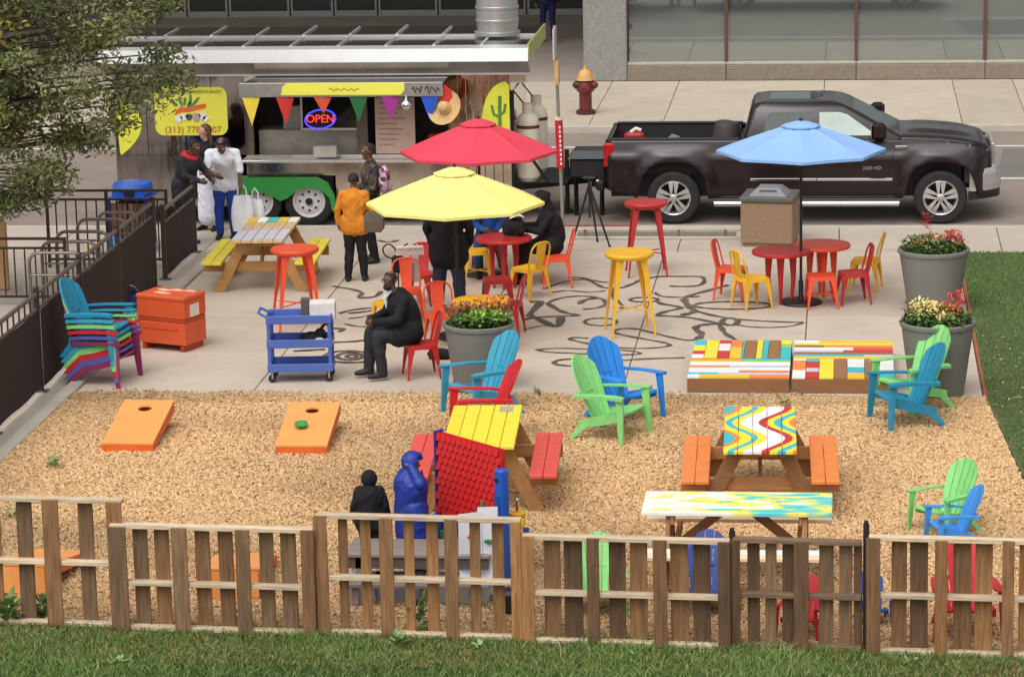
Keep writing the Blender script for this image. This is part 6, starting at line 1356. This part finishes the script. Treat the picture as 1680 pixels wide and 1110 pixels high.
# ------------------------------------------------------------------ people
def capsule(mb, a, b_, r0, r1, n=14):
    a = Vector(a); b_ = Vector(b_); t = (b_-a); L = t.length
    if L < 1e-5: mb.sphere(a, r0, n, 8); return
    t.normalize(); pts = []; rs = []
    for k in range(4): q = PI/2*(1-k/4); pts.append(a-t*r0*math.sin(q)); rs.append(max(.001, r0*math.cos(q)))
    pts.append(a); rs.append(r0); pts.append(b_); rs.append(r1)
    for k in range(1, 5): q = PI/2*k/4; pts.append(b_+t*r1*math.sin(q)); rs.append(max(.001, r1*math.cos(q)))
    mb.tube([tuple(p) for p in pts], rs, n)
class Body:
    def __init__(s): s.mb = MB(); s.prims = []
    def cap(s, a, b_, r0, r1, lab): capsule(s.mb, a, b_, r0, r1); s.prims.append((np.array(a, float), np.array(b_, float), r0, r1, lab))
    def ell(s, c, r, lab, M=None):
        s.mb.sphere(c, r, 16, 10); m_ = min(r); s.prims.append((np.array(c, float)-np.array([0,0,max(0,r[2]-m_)]), np.array(c, float)+np.array([0,0,max(0,r[2]-m_)]), m_, m_, lab))
    def finish(s, labs, mats, vox, parent, name='body'):
        me = s.mb.mesh('src'); o = bpy.data.objects.new(name, me); COL.objects.link(o)
        md = o.modifiers.new('r', 'REMESH'); md.mode = 'VOXEL'; md.voxel_size = vox
        sm = o.modifiers.new('s', 'SMOOTH'); sm.iterations = 5; sm.factor = .5
        dg = bpy.context.evaluated_depsgraph_get(); ev = o.evaluated_get(dg); m2 = bpy.data.meshes.new_from_object(ev)
        o.modifiers.clear(); o.data = m2; bpy.data.meshes.remove(me)
        m2.materials.clear()
        for l in labs: m2.materials.append(mats[l])
        c = np.zeros(len(m2.polygons)*3); m2.polygons.foreach_get('center', c); c = c.reshape(-1,3)
        best = np.full(len(c), 1e9); li = np.zeros(len(c), int)
        for a, b_, r0, r1, lab in s.prims:
            ab = b_-a; L2 = max(1e-9, ab@ab); t = np.clip((c-a)@ab/L2, 0, 1); d = np.linalg.norm(c-(a+t[:,None]*ab), axis=1)-(r0+(r1-r0)*t)
            k = d < best; best[k] = d[k]; li[k] = labs.index(lab)
        vc = np.zeros(len(m2.vertices)*3); m2.vertices.foreach_get('co', vc); vc = vc.reshape(-1,3); vn = np.zeros_like(vc).ravel(); m2.vertices.foreach_get('normal', vn); vn = vn.reshape(-1,3)
        vb = np.full(len(vc), 1e9); vl = np.zeros(len(vc), int)
        for a, b_, r0, r1, lab in s.prims:
            ab = b_-a; L2 = max(1e-9, ab@ab); t = np.clip((vc-a)@ab/L2, 0, 1); d = np.linalg.norm(vc-(a+t[:,None]*ab), axis=1)-(r0+(r1-r0)*t)
            k = d < vb; vb[k] = d[k]; vl[k] = labs.index(lab)
        for i in np.nonzero((vl == labs.index('top')) | (vl == labs.index('legs')))[0]:   # cloth folds
            x, y, z = vc[i]; f1 = 1-abs(mnoise.noise(Vector((x*4+y*2, y*5, z*6+x*5))))*2.2; f2 = mnoise.noise(Vector((x*14, y*14, z*10)))
            vc[i] += vn[i]*(.010*(f1-.45)+.004*f2)
        m2.vertices.foreach_set('co', vc.ravel())
        m2.polygons.foreach_set('material_index', li.astype(np.int32)); m2.polygons.foreach_set('use_smooth', [True]*len(m2.polygons)); m2.update()
        o.name = name; o.parent = parent; return o
STAND = dict(pel=(0,0,.93), waist=(0,.0,1.06), chest=(0,.0,1.27), neck=(0,.01,1.455), head=(0,-.02,1.605), shL=(.175,.01,1.40), shR=(-.175,.01,1.40), elL=(.235,.03,1.13), elR=(-.235,.03,1.13), wrL=(.25,-.06,.89), wrR=(-.25,-.06,.89), hpL=(.085,0,.91), hpR=(-.085,0,.91), knL=(.10,-.02,.50), knR=(-.10,-.02,.50), anL=(.105,.02,.085), anR=(-.105,.02,.085))
def person(name, label, loc, rz, h, mats, J=None, fat=1.0, sleeve='top', legs='legs', coat=0.0, hair='short', hairmat=None, vox=.0095, child=False, look=(0,-1,0), skirt=0.0, toe=None, group=None):
    t = thing(name, label, 'person', loc, rz, group, h/1.72); j = {k: Vector(v) for k, v in STAND.items()}
    for k, v in (J or {}).items(): j[k] = Vector(v)
    B = Body(); f = fat; hs = 1.22 if child else 1.0
    right = (j['shL']-j['shR']).normalized()
    # torso
    B.cap(j['pel']+right*.055*f, j['pel']-right*.055*f, .115*f, .115*f, legs if not coat else 'top')
    B.cap(j['pel']+Vector((0,0,.02)), j['waist'], .125*f, .125*f, 'top'); B.cap(j['waist'], j['chest'], .128*f, .138*f, 'top')
    B.cap(j['waist']+right*.03*f, j['chest']+right*.06*f, .115*f, .122*f, 'top'); B.cap(j['waist']-right*.03*f, j['chest']-right*.06*f, .115*f, .122*f, 'top')
    mid = (j['shL']+j['shR'])/2
    B.cap(j['pel']+Vector((0,0,.06)), mid-Vector((0,0,.10)), .138*f, .142*f, 'top')
    B.cap(j['shL']-Vector((0,0,.015)), j['shR']-Vector((0,0,.015)), .064*min(f,1.2), .064*min(f,1.2), 'top'); B.cap(j['shL']-right*.05, j['neck'], .05, .055, 'top'); B.cap(j['shR']+right*.05, j['neck'], .05, .055, 'top'); B.cap(j['chest'], mid, .125*f, .09*f, 'top'); B.cap(mid, j['neck']+Vector((0,0,-.01)), .085*f, .062, 'top')
    lk = Vector(look).normalized(); hd = j['head']; B.cap(j['neck']-Vector((0,0,.03)), hd-Vector((0,0,.03)), .052, .05, 'skin')
    # head: skull, jaw, nose, ears
    sd_ = lk.cross(Vector((0,0,1))).normalized(); upv = sd_.cross(lk).normalized()
    B.cap(hd+lk*.012+upv*.025*hs, hd-lk*.028+upv*.03*hs, .078*hs, .082*hs, 'skin'); B.cap(hd+lk*.03-upv*.015, hd+lk*.048-upv*.075*hs, .062*hs, .038*hs, 'skin')
    B.cap(hd+lk*.085*hs+upv*.015, hd+lk*.104*hs-upv*.022, .010, .015, 'skin')
    for s_ in (-1,1):
        B.cap(hd+sd_*s_*.080*hs-lk*.012+upv*.015, hd+sd_*s_*.083*hs-lk*.008-upv*.025, .015, .011, 'skin')
    for s_, S in ((1,'L'),(-1,'R')):
        sh, el, wr = j['sh'+S], j['el'+S], j['wr'+S]
        armt = 'top'; B.cap(sh-Vector((0,0,.012)), el, .058*f, .050*f, 'top'); fo = 'skin' if sleeve == 'short' else 'top'
        if sleeve == 'short': B.cap(sh.lerp(el,.5), el, .045, .044, 'skin')
        B.cap(el, wr, .047*f if fo == 'top' else .042, .033 if fo == 'skin' else .04*f, fo)
        # hand: palm, four fingers of different length, thumb from the side of the palm
        dv = (wr-el).normalized(); q = (right*s_*-1); q = (q-dv*q.dot(dv)); q = q.normalized() if q.length > .1 else dv.orthogonal().normalized(); nrm = dv.cross(q).normalized()
        pal_ = wr+dv*.055; B.cap(wr+dv*.01, pal_, .030, .030, 'skin'); B.cap(wr+dv*.03+nrm*.022, pal_+dv*.02+nrm*.024, .020, .016, 'skin'); B.cap(wr+dv*.03-nrm*.022, pal_+dv*.02-nrm*.024, .020, .016, 'skin')
        for k, ln in enumerate((.062,.074,.070,.052)):
            b0 = pal_+dv*.02+nrm*(.032-.0215*k); b1 = b0+dv*ln*.55+q*.010; b2 = b1+dv*ln*.38+q*.026
            B.cap(b0, b1, .0098, .0092, 'skin'); B.cap(b1, b2, .0092, .0078, 'skin')
        th0 = wr+dv*.025+nrm*.03; th1 = th0+dv*.035+nrm*.026+q*.012; th2 = th1+dv*.034+nrm*.004+q*.012; B.cap(th0, th1, .014, .0115, 'skin'); B.cap(th1, th2, .0115, .009, 'skin')
        hp, kn, an = j['hp'+S], j['kn'+S], j['an'+S]
        B.cap(hp, kn, .098*f, .066*f, legs); B.cap(kn, an, .066*f, .050*f, legs); B.cap(kn.lerp(an,.25)+Vector((0,.012,0)), kn.lerp(an,.6), .064*f, .052*f, legs)
        fd = Vector(toe) if toe else Vector((s_*.18,-1,0)); fd.normalize()
        B.cap(an-fd*.03-Vector((0,0,.04)), an+fd*.06-Vector((0,0,.042)), .042, .044, 'shoe'); B.cap(an+fd*.06-Vector((0,0,.045)), an+fd*.16-Vector((0,0,.052)), .044, .033, 'shoe')
    if coat > 0:
        for s_, S in ((1,'L'),(-1,'R')):
            hp, kn = j['hp'+S], j['kn'+S]; e = hp.lerp(kn, coat); B.cap(hp+Vector((0,0,.05)), e, .125*f, .125*f, 'top')
        e = ((j['hpL']+j['hpR'])/2).lerp((j['knL']+j['knR'])/2, coat); B.cap(j['pel'], e, .14*f, .13*f, 'top')
    if skirt > 0:
        e = ((j['hpL']+j['hpR'])/2).lerp((j['anL']+j['anR'])/2, skirt); B.cap(j['pel'], e, .14*f, .19*f, legs)
    labs = ['skin','top','legs','shoe']; body = B.finish(labs, mats, vox*1.72/h*(h/1.72), t)
    # eyes, mouth, hair
    ew = pm('eye_white', (222,216,208), .3); ed = pm('eye_dark', (28,22,20), .3); lp = pm('lips', (120,66,58), .6)
    for s_ in (-1,1):
        e0 = hd+lk*.080*hs+sd_*s_*.032*hs+upv*.018; o = MB().sphere(tuple(e0), (.0125,.0125,.010), 8, 6).build('eye', ew, body, True); MB().sphere(tuple(e0+lk*.008), (.007,.007,.007), 8, 6).build('pupil', ed, body, True)
    MB().tube([tuple(hd+lk*.080*hs-upv*.052+sd_*-.022), tuple(hd+lk*.090*hs-upv*.05), tuple(hd+lk*.080*hs-upv*.052+sd_*.022)], [.003,.007,.003], 6).build('mouth', lp, body, True)
    hm = hairmat or pm('hair_black', (30,26,25), .75, var=.3, ns=20, bump=.4, bs=60)
    if hair:
        n, k = 22, 14; vs = []; c0 = hd-lk*.012+upv*.028*hs; R3 = {'short': (.088,.098,.098), 'long': (.094,.106,.105), 'hood': (.118,.122,.128), 'bun': (.090,.100,.098), 'bald': (.0835,.092,.088), 'cap': (.094,.10,.098)}[hair]; mb = MB()
        rings = []
        for a in range(k+1):
            phi = PI*.5-PI*(.62 if hair not in ('long','hood') else .80)*a/k; ring = []
            for b2 in range(n):
                th = 2*PI*b2/n; fr = math.cos(th)  # 1 towards the face
                ph_ = phi
                lim = {'short': .30, 'long': .25, 'hood': .42, 'bun': .28, 'bald': -9, 'cap': .22}[hair]
                if fr > .15: ph_ = max(phi, (PI*.5)*(lim+ (.55-lim)*((fr-.15)/.85)**.7)) if hair != 'bald' else phi
                if hair == 'bald': ph_ = min(phi, PI*.5*(.62))
                q = 1+.05*mnoise.noise(Vector((math.cos(th)*3, math.sin(th)*3, phi*4)))
                ring.append(c0+lk*(R3[1]*hs*q*math.cos(ph_)*math.cos(th))+sd_*(R3[0]*hs*q*math.cos(ph_)*math.sin(th))+upv*(R3[2]*hs*q*math.sin(ph_)))
            rings.append(ring)
        mb.loft(rings, cap=False); ho = mb.build('hood' if hair == 'hood' else 'hair', mats['top'] if hair == 'hood' else hm, body, True, angle=80)
        if hair == 'long':
            m2 = MB()
            for s_ in (-1,-.5,0,.5,1): capsule(m2, hd-lk*(.05+.02*(1-abs(s_)))+sd_*s_*.07+upv*.02, hd-lk*.07+sd_*s_*.085-upv*.30, .036, .024, 10)
            m2.build('hair_length', hm, body, True, angle=80)
        if hair == 'bun': MB().sphere(tuple(hd-lk*.10+upv*.06), (.05,.05,.05), 12, 8).build('hair_bun', hm, body, True)
        if hair == 'hood': 
            m2 = MB(); capsule(m2, hd-lk*.03+upv*.075*hs, hd-lk*.105+upv*.055*hs, .075*hs, .05*hs, 12); capsule(m2, hd-lk*.05-upv*.06, hd-lk*.05-upv*.15, .085, .10, 14); m2.build('hood_neck', mats['top'], body, True)
    t['_hd'] = 0; del t['_hd']
    return t, j, body
sk_d = pm('skin_deep', (106,72,56), .55, var=.08); sk_m = pm('skin_mid', (128,90,70), .55, var=.08); sk_l = pm('skin_light', (196,148,122), .55, var=.08)
def fab(name, rgb, **k): return pm(name, rgb, .85, var=.14, ns=9, bump=.25, bs=26, spec=.25, **k)
blk = fab('black_cloth', (34,33,35)); chc = fab('charcoal_cloth', (50,50,54)); jean = fab('jeans_blue', (62,84,116)); djean = fab('dark_jeans', (50,58,84)); wht = fab('white_cotton', (228,230,238)); roy = fab('royal_blue_trousers', (40,70,150)); orgk = fab('orange_knit', (214,134,44)); rain = pm('blue_raincoat', (28,54,146), .5, var=.22, ns=7, bump=.3, bs=14); shoe = pm('dark_shoe', (30,28,28), .5, var=.15); indg = fab('navy_trousers', (34,40,76))
def camo_fn(n, b, L):
    tc = n.nodes.new('ShaderNodeTexCoord'); nz = n.nodes.new('ShaderNodeTexNoise'); nz.inputs['Scale'].default_value = 9; nz.inputs['Detail'].default_value = 2; L(tc.outputs['Object'], nz.inputs[0])
    cr = n.nodes.new('ShaderNodeValToRGB'); cr.color_ramp.interpolation = 'CONSTANT'; e = cr.color_ramp.elements
    st = [(0,(40,38,36)),(.42,(78,74,58)),(.50,(46,42,42)),(.56,(110,98,84)),(.62,(40,36,40))]
    while len(e) < len(st): e.new(.5)
    for i, (p2, c) in enumerate(st): e[i].position = p2; e[i].color = (*lin(c),1)
    L(nz.outputs['Fac'], cr.inputs[0]); L(cr.outputs[0], b.inputs['Base Color'])
camo = node_mat('camouflage_cloth', camo_fn, .85)

# seated man in black coat
SIT = dict(pel=(0,0,.53), waist=(0,.05,.66), chest=(0,.04,.89), neck=(0,.0,1.08), head=(.0,-.035,1.235), shL=(.19,.02,1.02), shR=(-.19,.02,1.02), elL=(.25,-.06,.77), elR=(-.25,-.06,.77), wrL=(.10,-.31,.68), wrR=(-.09,-.31,.69), hpL=(.095,-.02,.52), hpR=(-.095,-.02,.52), knL=(.13,-.43,.53), knR=(-.13,-.43,.53), anL=(.13,-.40,.085), anR=(-.12,-.50,.085))
MM = lambda **k: k
pch = P(688,616)
t, j, body = person('person', 'seated man in a black coat and glasses, turned to face the camera', (pch.x-.10, pch.y, .03), D(-66), 1.66, MM(skin=sk_d, top=blk, legs=chc, shoe=shoe), dict(SIT, waist=(0,.0,.66), chest=(0,-.08,.87), neck=(.01,-.18,1.04), head=(.02,-.24,1.185), shL=(.19,-.12,.985), shR=(-.19,-.12,.985), elL=(.25,-.22,.74), elR=(-.25,-.22,.74), wrL=(.09,-.46,.70), wrR=(-.08,-.46,.71), knL=(.14,-.45,.53), knR=(-.14,-.46,.53)), fat=1.26, hair='bald', look=(.55,-.84,-.05), coat=.35, toe=(0,-1,0))
hd = j['head']; lk = Vector((.55,-.84,-.05)).normalized(); sd_ = lk.cross(Vector((0,0,1))).normalized(); gm = pm('glasses_black', (24,22,22), .4)
for s_ in (-1,1):
    c = hd+lk*.092+sd_*s_*.034+Vector((0,0,.017)); MB().tube([tuple(c+sd_*.024*math.cos(q)+Vector((0,0,.018*math.sin(q)))) for q in np.linspace(0,2*PI,12,endpoint=False)], .004, 5, closed=True).build('glasses_rim', gm, body, True); MB().tube([tuple(c+sd_*s_*.024), tuple(hd+sd_*s_*.085+lk*.0+Vector((0,0,.02)))], .004, 5).build('glasses_arm', gm, body)
MB().tube([tuple(hd+lk*.094+sd_*-.011+Vector((0,0,.02))), tuple(hd+lk*.094+sd_*.011+Vector((0,0,.02)))], .004, 5).build('glasses_bridge', gm, body)
MB().tube([tuple(j['neck']+Vector((.05,-.06,.03))), tuple(j['neck']+Vector((.0,-.125,-.06))), tuple(j['chest']+Vector((.0,-.20,-.02)))], [.016,.026,.018], 6).build('shirt_collar', wht, body, True); MB().tube([tuple(j['neck']+Vector((-.05,-.06,.03))), tuple(j['neck']+Vector((-.01,-.125,-.06)))], [.012,.014], 6).build('shirt_collar', wht, body, True)
MB().sphere(tuple(hd+lk*.052-Vector((0,0,.070))), (.054,.054,.040), 12, 8).build('beard', pm('hair_black', (30,26,25)), body, True)

# person in orange top, seen from behind, with shoulder bag
t, j, body = person('person', 'woman in an orange top and black trousers seen from behind, shoulder bag at her side', P(585,461), D(176), 1.50, MM(skin=sk_d, top=orgk, legs=blk, shoe=shoe), dict(elR=(-.25,-.03,1.14), wrR=(-.17,-.17,1.02), anL=(.13,.03,.085), anR=(-.13,-.02,.085), elL=(.27,.02,1.14), wrL=(.27,-.03,.93)), fat=1.18, hair='short', toe=(0,-1,0), coat=.10)
p_ = P(622,440,.9)
bgm = fab('taupe_bag', (104,94,82)); t = thing('shoulder_bag', 'taupe shoulder bag hanging at the orange-topped woman\'s side', 'bag', P(617,462)); MB().loft([[(x*.10,y*.06,z) for x,y in ((-1,-1),(1,-1),(1,1),(-1,1))] if q == 0 else [(x*.13,y*.075,z) for x,y in ((-1,-1),(1,-1),(1,1),(-1,1))] for z, q in ((.70,0),(.74,1),(.92,1),(.98,0))]).build('pouch', bgm, t, True, angle=60); MB().tube([(-.09,0,.97),(-.06,.02,1.15),(-.13,.0,1.27),(-.16,.02,1.12),(.08,.02,.97)], .010, 6).build('strap', bgm, t, True)
# camouflage top
t, j, body = person('person', 'person in a camouflage top and black trousers standing in front of the hatch', P(612,430), D(-70), 1.70, MM(skin=sk_d, top=camo, legs=blk, shoe=shoe), dict(elL=(.24,-.02,1.12), wrL=(.2,-.2,1.02), elR=(-.24,-.02,1.12), wrR=(-.2,-.2,1.02), knL=(.09,-.05,.5)), hair='short', vox=.0105)
t = thing('patterned_bag', 'pink floral backpack on the camouflage-clad person', 'bag', P(627,432), D(-70)); flo = node_mat('floral_cloth', lambda n, b, L: None, .8)
def flo_fn(n, b, L):
    tc = n.nodes.new('ShaderNodeTexCoord'); vz = n.nodes.new('ShaderNodeTexVoronoi'); vz.inputs['Scale'].default_value = 16; L(tc.outputs['Object'], vz.inputs[0]); cr = n.nodes.new('ShaderNodeValToRGB'); cr.color_ramp.interpolation = 'CONSTANT'; e = cr.color_ramp.elements
    sp = n.nodes.new('ShaderNodeSeparateColor'); L(vz.outputs['Color'], sp.inputs[0]); st = [(0,(206,170,190)),(.3,(232,222,230)),(.5,(150,80,104)),(.7,(190,160,190)),(.85,(70,60,72))]
    while len(e) < len(st): e.new(.5)
    for i, (p2, c) in enumerate(st): e[i].position = p2; e[i].color = (*lin(c),1)
    L(sp.outputs[0], cr.inputs[0]); L(cr.outputs[0], b.inputs['Base Color'])
flo = node_mat('floral_print', flo_fn, .8)
MB().sphere((0,.06,1.20),(.14,.09,.20),14,10).build('pack', flo, t, True); MB().sphere((0,.13,1.12),(.10,.05,.10),12,8).build('pocket', flo, t, True)
for s_ in (-1,1): MB().tube([(s_*.09,.04,1.36),(s_*.10,-.06,1.42),(s_*.10,-.16,1.34)], .012, 6).build('strap', pm('pack_strap', (60,50,58), .8), t, True)
# three people by the picnic table
t, j, body = person('person', 'person in a dark hooded jacket with a red hood, leaning on the far fence end', P(306,401), D(62), 1.62, MM(skin=sk_d, top=chc, legs=blk, shoe=shoe), dict(waist=(0,-.02,1.06), chest=(0,-.10,1.25), neck=(0,-.17,1.42), head=(0,-.23,1.55), shL=(.175,-.12,1.37), shR=(-.175,-.12,1.37), elL=(.23,-.26,1.13), wrL=(.14,-.46,1.05), elR=(-.23,-.22,1.12), wrR=(-.14,-.42,1.06)), fat=1.15, hair='short', coat=.35, look=(.2,-1,-.25), vox=.0105)
redh = fab('red_hood_cloth', (196,48,66)); MB().tube([tuple(j['neck']+Vector((.09*math.cos(q), .02+.09*math.sin(q), -.01+.04*math.sin(q)))) for q in np.linspace(0,2*PI,14,endpoint=False)], .045, 8, closed=True).build('red_hood', redh, body, True); MB().sphere(tuple(j['neck']+Vector((0,.12,-.02))), (.10,.06,.08), 12, 8).build('red_hood', redh, body, True)
t, j, body = person('person', 'woman with long auburn hair, black jacket and white skirt', P(344,377), D(-20), 1.60, MM(skin=sk_l, top=blk, legs=wht, shoe=shoe), dict(wrL=(.12,-.2,1.02), elL=(.23,-.02,1.13)), hair='long', hairmat=pm('hair_auburn', (92,54,36), .6, var=.3, ns=16, bump=.4, bs=50), skirt=.80, look=(-.7,-.7,-.1), vox=.0105)
t, j, body = person('person', 'man in a white short-sleeved shirt and royal blue trousers bending over a bag', P(373,391), D(8), 1.74, MM(skin=sk_d, top=wht, legs=roy, shoe=shoe), dict(pel=(0,.04,.92), waist=(0,-.0,1.05), chest=(-.01,-.13,1.22), neck=(-.01,-.25,1.36), head=(-.01,-.34,1.43), shL=(.185,-.20,1.31), shR=(-.195,-.20,1.31), elL=(.24,-.26,1.05), wrL=(.24,-.30,.82), elR=(-.24,-.32,1.08), wrR=(-.10,-.47,1.02)), fat=1.12, sleeve='short', hair='bald', look=(-.1,-.75,-.65), coat=.2, vox=.0105, toe=(-.2,-1,0))
wp = pm('white_plastic_bag', (232,232,234), .5, var=.08, ns=7, bump=.5, bs=9)
def carrier(label, x, y, w_, h_, z0, rz):
    t = thing('carrier_bag', label, 'bag', P(x, y), D(rz)); t.location.z = z0; rings = []
    for v in np.linspace(0, 1, 7):
        k = .86+.2*math.sin(v*PI)*.6-.18*v**3; ring = []
        for q in np.linspace(0, 2*PI, 18, endpoint=False):
            e = 1+.10*mnoise.noise(Vector((math.cos(q)*2, math.sin(q)*2, v*3+w_*9))); ring.append((w_/2*k*e*math.copysign(abs(math.cos(q))**.6, math.cos(q)), w_*.3*k*e*math.copysign(abs(math.sin(q))**.6, math.sin(q)), h_*v))
        rings.append(ring)
    MB().loft(rings).build('bag', wp, t, True, angle=70)
    for s_ in (-1,1): MB().tube([(s_*w_*.2,-.02*s_,h_*.96),(s_*w_*.16,0,h_+.10),(0,0,h_+.17),(-s_*w_*.05,0,h_+.15)], .011, 6).build('handle', wp, t, True)
carrier('large white carrier bag held beside the blue trousers', 400, 393, .36, .52, .14, 4); carrier('second white carrier bag behind the large one, right of it', 421, 388, .30, .46, .10, -14)
# standing person whose head the yellow umbrella hides
t, j, body = person('person', 'person in a long dark jacket and jeans standing with head under the yellow umbrella', P(738,512), D(172), 1.72, MM(skin=sk_d, top=blk, legs=djean, shoe=shoe), dict(elL=(.29,-.03,1.12), elR=(-.29,-.03,1.12), wrL=(.26,-.12,.92), wrR=(-.26,-.12,.92), anL=(.15,.02,.085), anR=(-.15,.02,.085), knL=(.13,-.02,.5), knR=(-.13,-.02,.5)), fat=1.34, coat=.42, hair='short')
# seated in jeans, seated in black
t, j, body = person('person', 'seated person in blue jeans behind the small yellow stool', P(800,446), D(14), 1.65, MM(skin=sk_d, top=fab('blue_top', (46,100,190)), legs=jean, shoe=shoe), dict(SIT, knL=(.17,-.40,.52), knR=(-.17,-.40,.52), anL=(.2,-.36,.085), anR=(-.2,-.36,.085)), fat=1.05, hair='short', vox=.0105, toe=(0,-1,0))
place(KCH, 'metal_chair', 'red metal chair under the person in blue jeans', 'chair', P(800,446), D(14), RED)
t, j, body = person('person', 'hunched person in black sitting at the red café table, hair in a dark cap', (P(908,462).x-.0, P(908,462).y, 0), D(-80), 1.64, MM(skin=sk_m, top=blk, legs=blk, shoe=shoe), dict(SIT, chest=(0,-.02,.88), neck=(0,-.09,1.05), head=(0,-.15,1.18), shL=(.18,-.06,1.0), shR=(-.18,-.06,1.0), elL=(.24,-.2,.78), elR=(-.24,-.2,.78), wrL=(.10,-.42,.80), wrR=(-.08,-.42,.82)), fat=1.15, hair='hood', coat=.3, look=(.1,-1,-.3), vox=.0105, toe=(0,-1,0))
# children
t, j, body = person('person', 'small child in a black hooded jacket behind the pallet', P(610,930), D(186), .93, MM(skin=sk_m, top=blk, legs=blk, shoe=shoe), dict(head=(0,-.02,1.56), elL=(.27,.03,1.12), elR=(-.27,.03,1.12), wrL=(.30,-.04,.92), wrR=(-.30,-.04,.92)), fat=1.5, hair='hood', child=True, coat=.3, vox=.013)
t, j, body = person('person', 'child in a shiny blue raincoat with a hand raised to the hood, beside the playhouse', P(678,940), D(128), 1.15, MM(skin=sk_m, top=rain, legs=indg, shoe=shoe), dict(head=(0,-.03,1.57), elR=(-.28,.02,1.36), wrR=(-.12,.05,1.56), elL=(.26,-.05,1.12), wrL=(.24,-.20,.95)), fat=1.62, hair='hood', child=True, coat=.8, look=(-.1,-1,-.15), vox=.012)
lk = Vector((-.1,-1,-.15)).normalized(); sd_ = lk.cross(Vector((0,0,1))).normalized(); hd = j['head']; upv = sd_.cross(lk).normalized()
m2 = MB(); capsule(m2, hd+lk*.075+upv*.125, hd+lk*.12+upv*.095, .055, .035, 12); m2.build('hood_peak', rain, body, True)
MB().tube([tuple(j['neck']+Vector((.02,-.20,.0))), tuple(j['chest']+Vector((.02,-.245,-.05))), tuple(j['pel']+Vector((.02,-.235,-.1)))], .010, 6).build('zip', pm('zip_dark', (20,30,70), .5), body)
# far pedestrian in the entrance recess
person('person', 'pedestrian in dark clothes walking in the building entrance at the top edge', P(900,70), D(-160), 1.75, MM(skin=sk_m, top=blk, legs=indg, shoe=shoe), dict(anL=(.09,-.14,.085), knL=(.09,-.12,.50), anR=(-.09,.14,.10), knR=(-.09,.0,.50)), hair='short', vox=.014)

# ------------------------------------------------------------------ small things on tables and chairs
p_ = P(845,470); t = thing('black_bag', 'black bag on the round red café table', 'bag', (p_.x, p_.y, .722)); MB().sphere((0,0,.11),(.17,.12,.12),14,10).box(-.15,.15,-.10,.10,0,.12,ch=.03).build('bag_body', blk, t, True, angle=60); MB().tube([(-.1,0,.2),(-.05,0,.3),(.06,0,.3),(.1,0,.2)], .012, 6).build('handle', blk, t, True)
tag(MB().add([(-.1,-.05,.0),(.02,-.08,.05),(.10,.02,.01),(.0,.08,.08),(-.08,.05,.03),(-.1,-.05,-.004),(.02,-.08,.046),(.10,.02,.006),(.0,.08,.076),(-.08,.05,.026)], [(0,1,3),(1,2,3),(0,3,4),(5,8,6),(6,8,7),(5,9,8),(0,5,6,1),(1,6,7,2),(2,7,8,3),(3,8,9,4),(4,9,5,0)]).build('napkin', pm('napkin_white', (230,228,226), .7), loc=(p_.x+.05, p_.y-.05, .722+.23)), 'white napkin on top of the black bag', 'napkin')
q = P(670,522); tag(MB().box(-.17,.19,-.012,.012,0,.10).box(-.16,.18,-.03,.03,.095,.115).build('paper_pile', pm('papers', (222,206,202), .75, var=.15, ns=16), loc=(q.x+.0, q.y+.235, .79), rot=(.1,0,D(12))), 'white papers draped over the orange chair back', 'papers')
tag(MB().box(-.05,.05,-.012,.012,0,.36,ch=.01).build('grey_strip', pm('grey_plastic', (176,168,166), .5), loc=(q.x+.09, q.y+.17, .45), rot=(-.2,0,D(12))), 'grey plastic sleeve hanging on the paper-draped chair', 'sleeve')
q = P(648,522); t = thing('dark_satchel', 'small dark satchel with a looped strap left of the paper-draped chair', 'bag', (q.x, q.y+.25, .0)); MB().box(-.06,.10,-.04,.06,.55,.78,ch=.03).build('pouch', blk, t); MB().tube([tuple(q_) for q_ in crom([(-.06,0,.74),(-.14,0,.78),(-.17,0,.87),(-.10,0,.93),(-.02,0,.88),(.02,0,.78)], 5)], .010, 6).build('strap', blk, t, True); MB().tube([(.06,0,.78),(.10,0,.90),(.16,0,.94)], .010, 6).build('strap', blk, t, True); MB().tube([(.02,.02,0),(.02,.02,.56)], .01, 6).build('stand', pm('dark_pole', (52,42,38)), t)
q = P(722,588); tag(MB().sphere((0,0,.06),(.16,.10,.07),14,8).box(-.13,.13,-.08,.08,0,.07,ch=.02).build('black_holdall', blk, None, True, angle=60, loc=q), 'black holdall on the ground behind the near planter', 'bag')
q = P(868,512);
